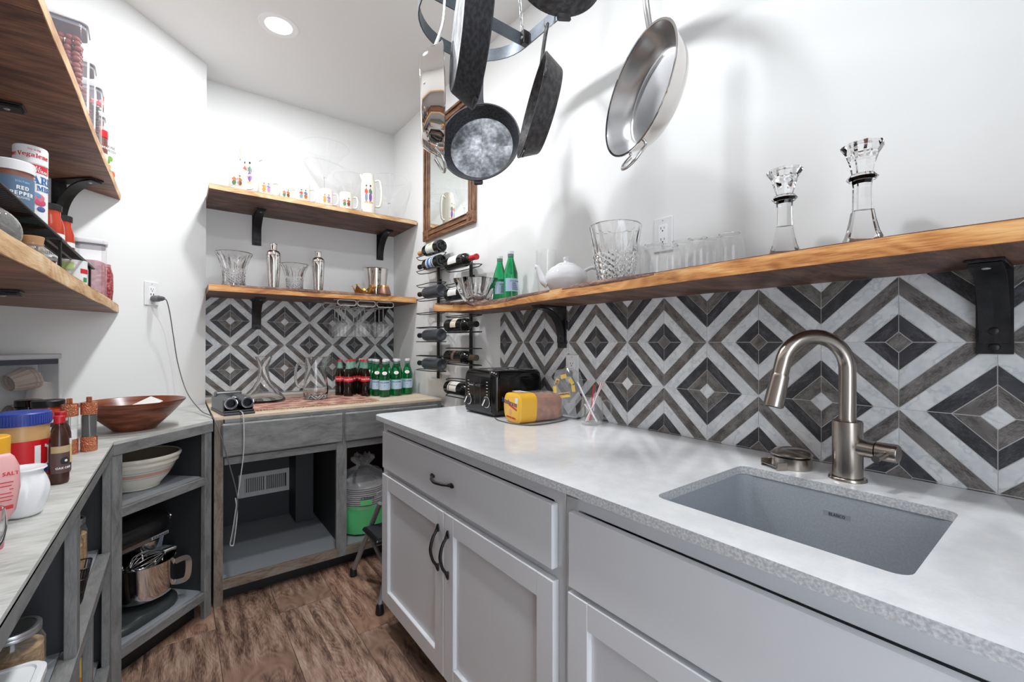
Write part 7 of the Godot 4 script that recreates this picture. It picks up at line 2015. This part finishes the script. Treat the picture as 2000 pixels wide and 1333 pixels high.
	# jars at the back
	var bj := jar("black_jar", "black glass jar with a black lid behind the peanut butter", V(-0.402, y, 2.19), 0.036, 0.152, M.black_gloss, mat(rgb(26, 26, 32), 0.08), true, 0.02, 0.86, "jar")
	part("bead_ring", G.new().tube(arc(Vector3(0, 0.128, 0), Vector3(0.033, 0, 0), Vector3(0, 0, 0.033), 0, 350, 30), 0.0024, 6, true), M.black_gloss, bj)
	var cj := thing("clamp_jar", "clear clamp-lid jar lying tilted at the left edge of the countertop", "jar", V(-0.43, y + 0.048, 1.90), 0.5)
	cj.rotation = Vector3(0, 0.9, 1.1)
	part("glass", G.new().lathe([v2(0, -0.02), v2(0.042, -0.02), v2(0.047, -0.012), v2(0.047, 0.09), v2(0.04, 0.105), v2(0.041, 0.118), v2(0.044, 0.122), v2(0.03, 0.135), v2(0, 0.137)], 34), glass(Color(0.86, 0.93, 0.9), false, 0.02, 0.18), cj, Transform3D.IDENTITY, 45)
	part("dark_contents", G.new().lathe([v2(0, -0.014), v2(0.041, -0.012), v2(0.043, 0.05), v2(0, 0.055)], 24), mat(rgb(40, 46, 44), 0.5), cj)
	part("gasket", G.new().tube(arc(Vector3(0, 0.112, 0), Vector3(0.043, 0, 0), Vector3(0, 0, 0.043), 0, 350, 30), 0.003, 6, true), M.label_white, cj)
	part("wire_bail", G.new().tube(smooth([Vector3(0.043, 0.1, 0), Vector3(0.052, 0.07, 0.0), Vector3(0.056, 0.1, 0.02), Vector3(0.05, 0.128, 0.012), Vector3(0.0, 0.142, 0.0), Vector3(-0.05, 0.126, 0.0), Vector3(-0.044, 0.1, 0)], 4), 0.0016, 6), M.zinc, cj)
	var bb := thing("blue_cap_bottle", "pale bottle with a blue cap standing at the left behind the jars", "bottle", V(-0.505, y, 2.13))
	part("bottle", G.new().lathe([v2(0, 0), v2(0.028, 0), v2(0.03, 0.005), v2(0.03, 0.15), v2(0.013, 0.185), v2(0.012, 0.2), v2(0, 0.2)], 26), mat(rgb(206, 214, 216), 0.2), bb, Transform3D.IDENTITY, 50)
	part("cap", G.new().cyl(Vector3(0, 0.199, 0), 0.0145, 0.028, 20, -1, 0.001), M.ink_blue, bb)
	# front edge of the countertop
	var yj := jar("yellow_lid_jar", "jar with a yellow lid left of the peanut butter", V(-0.327, y, 1.405), 0.042, 0.148, M.yellow, mat(rgb(236, 232, 224), 0.35), true, 0.048, 0.93, "jar")
	var sb := thing("ceramic_jar", "white embossed ceramic jar at the front of the left countertop", "jar", V(-0.246, y, 1.30))
	var sp := [v2(0, 0), v2(0.024, 0.0), v2(0.026, 0.003)]
	var am := [0.0, 0.0, 0.0]
	for k in 14:
		var a := k / 13.0
		sp.append(v2(0.026 + 0.0125 * sin(a * 2.6 + 0.15), 0.006 + a * 0.074)); am.append(0.0009 * sin(a * PI))
	for k in [[0.029, 0.083], [0.0285, 0.088], [0.0345, 0.093], [0.0335, 0.0955], [0.028, 0.093], [0.0, 0.088]]: sp.append(v2(k[0], k[1])); am.append(0.0)
	part("jar", G.new().lathe(sp, 60, Transform3D.IDENTITY, am, 11, 0.55), M.porcelain, sb, Transform3D.IDENTITY, 70)
	var pk := thing("pink_pouch", "pink squeeze pouch standing on its pink cap", "pouch", V(-0.246, y, 1.115), cam_turn(-0.246, 1.115) + 0.2)
	part("cap", G.new().lathe([v2(0, 0), v2(0.0125, 0), v2(0.0135, 0.002), v2(0.0155, 0.03), v2(0, 0.03)], 20), M.pink_cap, pk)
	var pr := []
	for k in [[0.02, 0.02, 0.028], [0.03, 0.026, 0.04], [0.054, 0.034, 0.062], [0.064, 0.038, 0.1], [0.062, 0.028, 0.135], [0.05, 0.014, 0.152], [0.04, 0.006, 0.158]]: pr.append(rrect(k[0], k[1], k[1] * 0.45, k[2], 4))
	var pm := mat(rgb(228, 170, 168), 0.4)
	var pch := part("pouch", G.new().loft(pr), pm, pk, Transform3D.IDENTITY, 60)
	part("white_panel", G.new().box(Vector3(-0.021, 0.1, 0.0178), Vector3(0.018, 0.056, 0.001), 0.0004), M.label_white, pch)
	for k in 6: part("print_line", G.new().box(Vector3(0.008, 0.112 - k * 0.006, 0.0185), Vector3(0.024 - 0.004 * (k % 2), 0.0014, 0.0008)), M.ink_red, pch)
	part("print_block", G.new().box(Vector3(0.008, 0.07, 0.0178), Vector3(0.024, 0.006, 0.0012)), M.ink_red, pch)
	letters(pch, "PINK SALT", 0.006, M.ink_red, T(Vector3(0.006, 0.126, 0.0168)), 0.0, "sans", 700)
	var sg := thing("sugar_glass", "footed glass bowl of white sugar at the left front edge", "glass", V(-0.243, y, 1.005))
	part("glass", G.new().lathe([v2(0, 0.006), v2(0.012, 0.0), v2(0.024, 0.0), v2(0.026, 0.004), v2(0.016, 0.012), v2(0.024, 0.022), v2(0.034, 0.045), v2(0.0365, 0.065), v2(0.034, 0.094), v2(0.0325, 0.094), v2(0.0345, 0.065), v2(0.032, 0.046), v2(0.02, 0.024), v2(0, 0.02)], 40), M.clear, sg, Transform3D.IDENTITY, 60)
	part("sugar", G.new().lathe([v2(0, 0.0215), v2(0.0195, 0.0255), v2(0.0312, 0.046), v2(0.0325, 0.055), v2(0.015, 0.063), v2(0, 0.065)], 30), M.sugar, sg, Transform3D.IDENTITY, 60)

func under_counter_things():
	# long run, middle shelf
	var y := 0.5005
	mason("mason jar of amber food, nearest the corner post on the middle shelf", V(-0.258, y, 1.80), 0.04, 0.165, rgb(206, 150, 84), "mason jars on the middle shelf of the left cabinet")
	mason("mason jar of amber food behind the first one on the middle shelf", V(-0.262, y, 1.91), 0.04, 0.165, rgb(196, 140, 80), "mason jars on the middle shelf of the left cabinet")
	mason("wide mason jar with a broad metal lid, partly under the countertop", V(-0.262, y, 1.31), 0.048, 0.14, rgb(190, 150, 100), "mason jars on the middle shelf of the left cabinet")
	var wb := thing("wire_basket", "small black wire basket in front of the amber mason jars", "basket", V(-0.245, y, 1.685))
	for k in [[0.0025, 0.04, 0.03], [0.035, 0.046, 0.034], [0.07, 0.052, 0.038], [0.1, 0.058, 0.04]]:
		var rim := []
		for p in rrect(k[1] * 1.9, k[2] * 1.9, 0.012, k[0], 3): rim.append(p)
		part("hoop", G.new().tube(rim, 0.0022, 5, true), M.black, wb, Transform3D.IDENTITY, 60)
	var lo := rrect(0.076, 0.057, 0.012, 0.0025, 3)
	var hi := rrect(0.11, 0.076, 0.012, 0.1, 3)
	for i in lo.size(): part("upright", G.new().tube([lo[i], hi[i]], 0.0019, 5), M.black, wb, Transform3D.IDENTITY, 60)
	for k in 4: part("floor_wire", G.new().tube([Vector3(-0.036, 0.0025, -0.02 + k * 0.0135), Vector3(0.036, 0.0025, -0.02 + k * 0.0135)], 0.0016, 5), M.black, wb)
	var cm := thing("copper_tumbler", "hammered copper tumbler inside the black wire basket", "cup", V(-0.245, y + 0.0045, 1.685))
	part("tumbler", G.new().lathe([v2(0, 0), v2(0.02, 0), v2(0.022, 0.004), v2(0.024, 0.118), v2(0.0255, 0.12), v2(0.0235, 0.121), v2(0.02, 0.01), v2(0, 0.008)], 28), M.copper, cm, Transform3D.IDENTITY, 40)
	# cream woven basket: rows of plaited rope
	var bk := thing("woven_basket", "cream woven rope basket on the middle shelf of the left cabinet", "basket", V(-0.325, y, 1.545))
	var wm := mat(rgb(222, 214, 204), 0.9)
	for rr in 8:
		var t := rr / 7.0
		var ring := rrect(0.15 + t * 0.055, 0.11 + t * 0.05, 0.03, 0.008 + rr * 0.0125, 9)
		for st in 2:
			var path := []
			for i in ring.size():
				var q: Vector3 = ring[i]
				var out := Vector3(q.x, 0, q.z).normalized()
				var ph := i * PI * 0.8 + st * PI + rr * 1.3
				path.append(q + out * cos(ph) * 0.004 + Vector3.UP * sin(ph) * 0.0045)
			part("rope_strand", G.new().tube(path, 0.0046, 6, true), wm, bk, Transform3D.IDENTITY, 70)
	var lip := []
	for p in rrect(0.212, 0.167, 0.032, 0.108, 8): lip.append(p)
	part("rim", G.new().tube(lip, 0.0068, 8, true), mat(rgb(236, 230, 220), 0.85), bk, Transform3D.IDENTITY, 70)
	part("base", G.new().loft([rrect(0.145, 0.105, 0.028, 0.001), rrect(0.148, 0.108, 0.028, 0.008)]), wm, bk)
	# flat container with a white lid
	var fc := thing("food_container", "low clear container with a broad white lid at the bottom left", "container", V(-0.268, y, 1.115))
	part("clear_box", G.new().loft([rrect(0.125, 0.2, 0.022, 0.0), rrect(0.135, 0.215, 0.024, 0.075)]), M.plastic_clear, fc, Transform3D.IDENTITY, 40)
	part("contents", G.new().loft([rrect(0.118, 0.19, 0.02, 0.004), rrect(0.122, 0.2, 0.02, 0.05)]), mat(rgb(110, 106, 110), 0.7), fc)
	part("rim", G.new().loft([rrect(0.138, 0.218, 0.024, 0.07), rrect(0.138, 0.218, 0.024, 0.085)]), mat(rgb(206, 208, 214), 0.3), fc)
	part("lid", G.new().loft([rrect(0.14, 0.222, 0.025, 0.085), rrect(0.146, 0.228, 0.027, 0.089), rrect(0.146, 0.228, 0.027, 0.1), rrect(0.136, 0.218, 0.024, 0.105), rrect(0.122, 0.204, 0.022, 0.105), rrect(0.118, 0.2, 0.022, 0.102)]), M.white_plastic, fc, Transform3D.IDENTITY, 40)
	part("lid_mark", G.new().tube(arc(Vector3(0, 0.1025, 0.0), Vector3(0.026, 0, 0), Vector3(0, 0, 0.026), 0, 350, 28), 0.0007, 5, true), M.white_plastic, fc)
	# bottle on the bottom shelf
	var yb := thing("oil_bottle", "brown bottle with a yellow label on the bottom shelf", "bottle", V(-0.236, 0.1165, 1.91), cam_turn(-0.236, 1.91))
	part("bottle", G.new().lathe([v2(0, 0), v2(0.026, 0), v2(0.028, 0.005), v2(0.028, 0.14), v2(0.012, 0.18), v2(0.011, 0.215), v2(0, 0.215)], 26), mat(rgb(120, 66, 24), 0.1), yb, Transform3D.IDENTITY, 50)
	part("label", band(0.028, 0.05, 0.125, -90, 90), mat(rgb(236, 206, 104), 0.5), yb)
	part("orange_band", band(0.0283, 0.03, 0.065, -90, 90), mat(rgb(232, 140, 40), 0.5), yb)
	part("cap", G.new().cyl(Vector3(0, 0.214, 0), 0.0125, 0.02, 18), M.black, yb)
	# corner cabinet: striped mixing bowl
	var f := T(V(-0.178, 0, 2.07), Basis(Vector3.UP, PI / 4))
	var c := f * Vector3(0.24, 0.6215, -0.172)
	var mb := thing("mixing_bowl", "large cream mixing bowl with pink stripe on the corner cabinet shelf", "bowl", c)
	part("bowl", G.new().lathe([v2(0, 0), v2(0.07, 0.0), v2(0.076, 0.003), v2(0.078, 0.012), v2(0.105, 0.045), v2(0.126, 0.085), v2(0.132, 0.1), v2(0.138, 0.102), v2(0.139, 0.112), v2(0.136, 0.115), v2(0.145, 0.12), v2(0.148, 0.13), v2(0.144, 0.137), v2(0.138, 0.136), v2(0.13, 0.11), v2(0.1, 0.05), v2(0.06, 0.016), v2(0, 0.012)], 60), M.bowl_cream, mb, Transform3D.IDENTITY, 50)
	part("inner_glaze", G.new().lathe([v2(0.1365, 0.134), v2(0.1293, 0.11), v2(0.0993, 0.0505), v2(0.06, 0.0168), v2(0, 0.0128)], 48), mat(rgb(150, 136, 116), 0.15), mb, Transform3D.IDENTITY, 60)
	part("pink_stripe", band(0.113, 0.06, 0.075, -180, 180, 0.0012, 56, 0.1207), mat(rgb(214, 168, 152), 0.2), mb)
	part("blue_line", band(0.1237, 0.081, 0.083, -180, 180, 0.0012, 56, 0.1247), mat(rgb(150, 164, 186), 0.2), mb)
	part("blue_line", band(0.1098, 0.054, 0.0555, -180, 180, 0.0012, 56, 0.1105), mat(rgb(160, 150, 150), 0.2), mb)
	# stand mixer
	var o := f * Vector3(0.23, 0.1165, -0.165)
	var sm := thing("stand_mixer", "black stand mixer with steel bowl and whisk in the corner cabinet", "mixer", o, PI / 4)
	var bk2 := mat(rgb(30, 31, 33), 0.22)
	part("base", G.new().loft([rrect(0.33, 0.23, 0.1, 0.0), rrect(0.336, 0.236, 0.1, 0.01), rrect(0.33, 0.23, 0.1, 0.024), rrect(0.3, 0.2, 0.09, 0.032)]), mat(rgb(54, 58, 58), 0.3), sm, T(Vector3(-0.03, 0, 0)), 60)
	part("pedestal", G.new().loft([rrect(0.09, 0.12, 0.04, 0.03), rrect(0.075, 0.095, 0.035, 0.14), rrect(0.085, 0.1, 0.04, 0.27)]), bk2, sm, T(Vector3(-0.155, 0, 0)), 60)
	var hd := []
	for k in [[-0.2, 0.02, 0.02, 0.325], [-0.19, 0.05, 0.05, 0.325], [-0.15, 0.066, 0.062, 0.325], [-0.05, 0.07, 0.066, 0.327], [0.05, 0.066, 0.06, 0.33], [0.1, 0.05, 0.05, 0.333], [0.115, 0.036, 0.04, 0.334]]:
		var p := PackedVector3Array()
		for j in 22:
			var a := TAU * j / 22
			p.append(Vector3(k[0], k[3] + sin(a) * k[2], cos(a) * k[1]))
		hd.append(p)
	part("motor_head", G.new().loft(hd), bk2, sm, Transform3D.IDENTITY, 60)
	var hub := part("hub", G.new().tube([Vector3(0.108, 0.338, 0), Vector3(0.132, 0.338, 0)], [0.026, 0.022], 26), bk2, sm)
	part("hub_ring", G.new().tube([Vector3(0.131, 0.338, 0), Vector3(0.134, 0.338, 0), Vector3(0.141, 0.338, 0)], [0.0235, 0.0245, 0.021], 26), M.chrome, hub)
	part("hub_knob", G.new().ball(Vector3(0.12, 0.352, 0.032), Vector3(0.009, 0.009, 0.013), 14, 8), M.chrome, hub)
	var tr := part("trim_band", G.new().box(Vector3(-0.03, 0.298, 0.064), Vector3(0.21, 0.018, 0.006), 0.002), M.chrome, sm)
	part("trim_plate", G.new().box(Vector3(0.045, 0.298, 0.0668), Vector3(0.075, 0.0125, 0.002), 0.0005), mat(rgb(188, 188, 190), 0.4, 0.4), tr)
	letters(tr, "KitchenAid", 0.0085, M.ink, T(Vector3(0.045, 0.298, 0.0682)), 0.0, "serif", 700, 0.0008)
	part("planetary", G.new().lathe([v2(0, 0.235), v2(0.034, 0.237), v2(0.04, 0.25), v2(0.044, 0.275), v2(0, 0.275)], 28), M.steel, sm, T(Vector3(0.045, 0, 0)))
	part("beater_shaft", G.new().cyl(Vector3(0.045, 0.2, 0), 0.0065, 0.04, 14), M.chrome, sm)
	var bw := thing("mixer_bowl", "polished steel mixer bowl standing on the mixer base", "bowl", o + Basis(Vector3.UP, PI / 4) * Vector3(0.03, 0.0325, 0.0), PI / 4)
	part("bowl", G.new().lathe([v2(0, 0.004), v2(0.05, 0.0), v2(0.056, 0.004), v2(0.07, 0.014), v2(0.1, 0.03), v2(0.106, 0.05), v2(0.11, 0.165), v2(0.112, 0.168), v2(0.1085, 0.168), v2(0.104, 0.055), v2(0.097, 0.034), v2(0, 0.012)], 56), M.mirror_steel, bw, Transform3D.IDENTITY, 45)
	part("handle", G.new().sweep(smooth([Vector3(0.06, 0.135, 0.09), Vector3(0.082, 0.145, 0.122), Vector3(0.086, 0.12, 0.132), Vector3(0.082, 0.06, 0.126), Vector3(0.066, 0.048, 0.098), Vector3(0.06, 0.05, 0.086)], 4), [v2(-0.011, -0.002), v2(0.011, -0.002), v2(0.011, 0.002), v2(-0.011, 0.002)], Vector3(0.8, 0, -0.6)), M.steel, bw, Transform3D.IDENTITY, 50)
	var wk := thing("wire_whisk", "wire whisk attachment lying across the mixer bowl", "whisk", o + Basis(Vector3.UP, PI / 4) * Vector3(0.03, 0.208, 0.045), PI / 4)
	part("hub", G.new().tube([Vector3(0.05, 0, 0), Vector3(0.054, 0.0, 0), Vector3(0.09, 0.004, 0.012), Vector3(0.098, 0.005, 0.014)], [0.01, 0.013, 0.011, 0.008], 16), M.steel, wk)
	for k in 7:
		var a := PI * k / 7.0
		var e := Vector3(0, cos(a), sin(a))
		part("wire", G.new().tube(smooth([Vector3(0.052, 0, 0) + e * 0.008, Vector3(0.0, 0, 0) + e * 0.032, Vector3(-0.06, 0, 0) + e * 0.038, Vector3(-0.09, 0, 0), Vector3(-0.06, 0, 0) - e * 0.038, Vector3(0, 0, 0) - e * 0.032, Vector3(0.052, 0, 0) - e * 0.008], 5), 0.0014, 6), M.chrome, wk, Transform3D.IDENTITY, 70)
	var ps := thing("pouring_shield", "clear plastic pouring shield clipped on the mixer bowl rim", "shield", o + Basis(Vector3.UP, PI / 4) * Vector3(0.03, 0.2015, 0.0), PI / 4)
	var q := G.new()
	q.box(Vector3(0.085, 0.045, -0.03), Vector3(0.05, 0.085, 0.004), 0.0012, T(Vector3.ZERO, rot(Vector3(0, 0, 1), -14)))
	q.box(Vector3(0.085, 0.004, 0.0), Vector3(0.06, 0.004, 0.075), 0.0012)
	part("chute", q, glass(Color(0.84, 0.88, 0.92), false, 0.05, 0.3), ps)
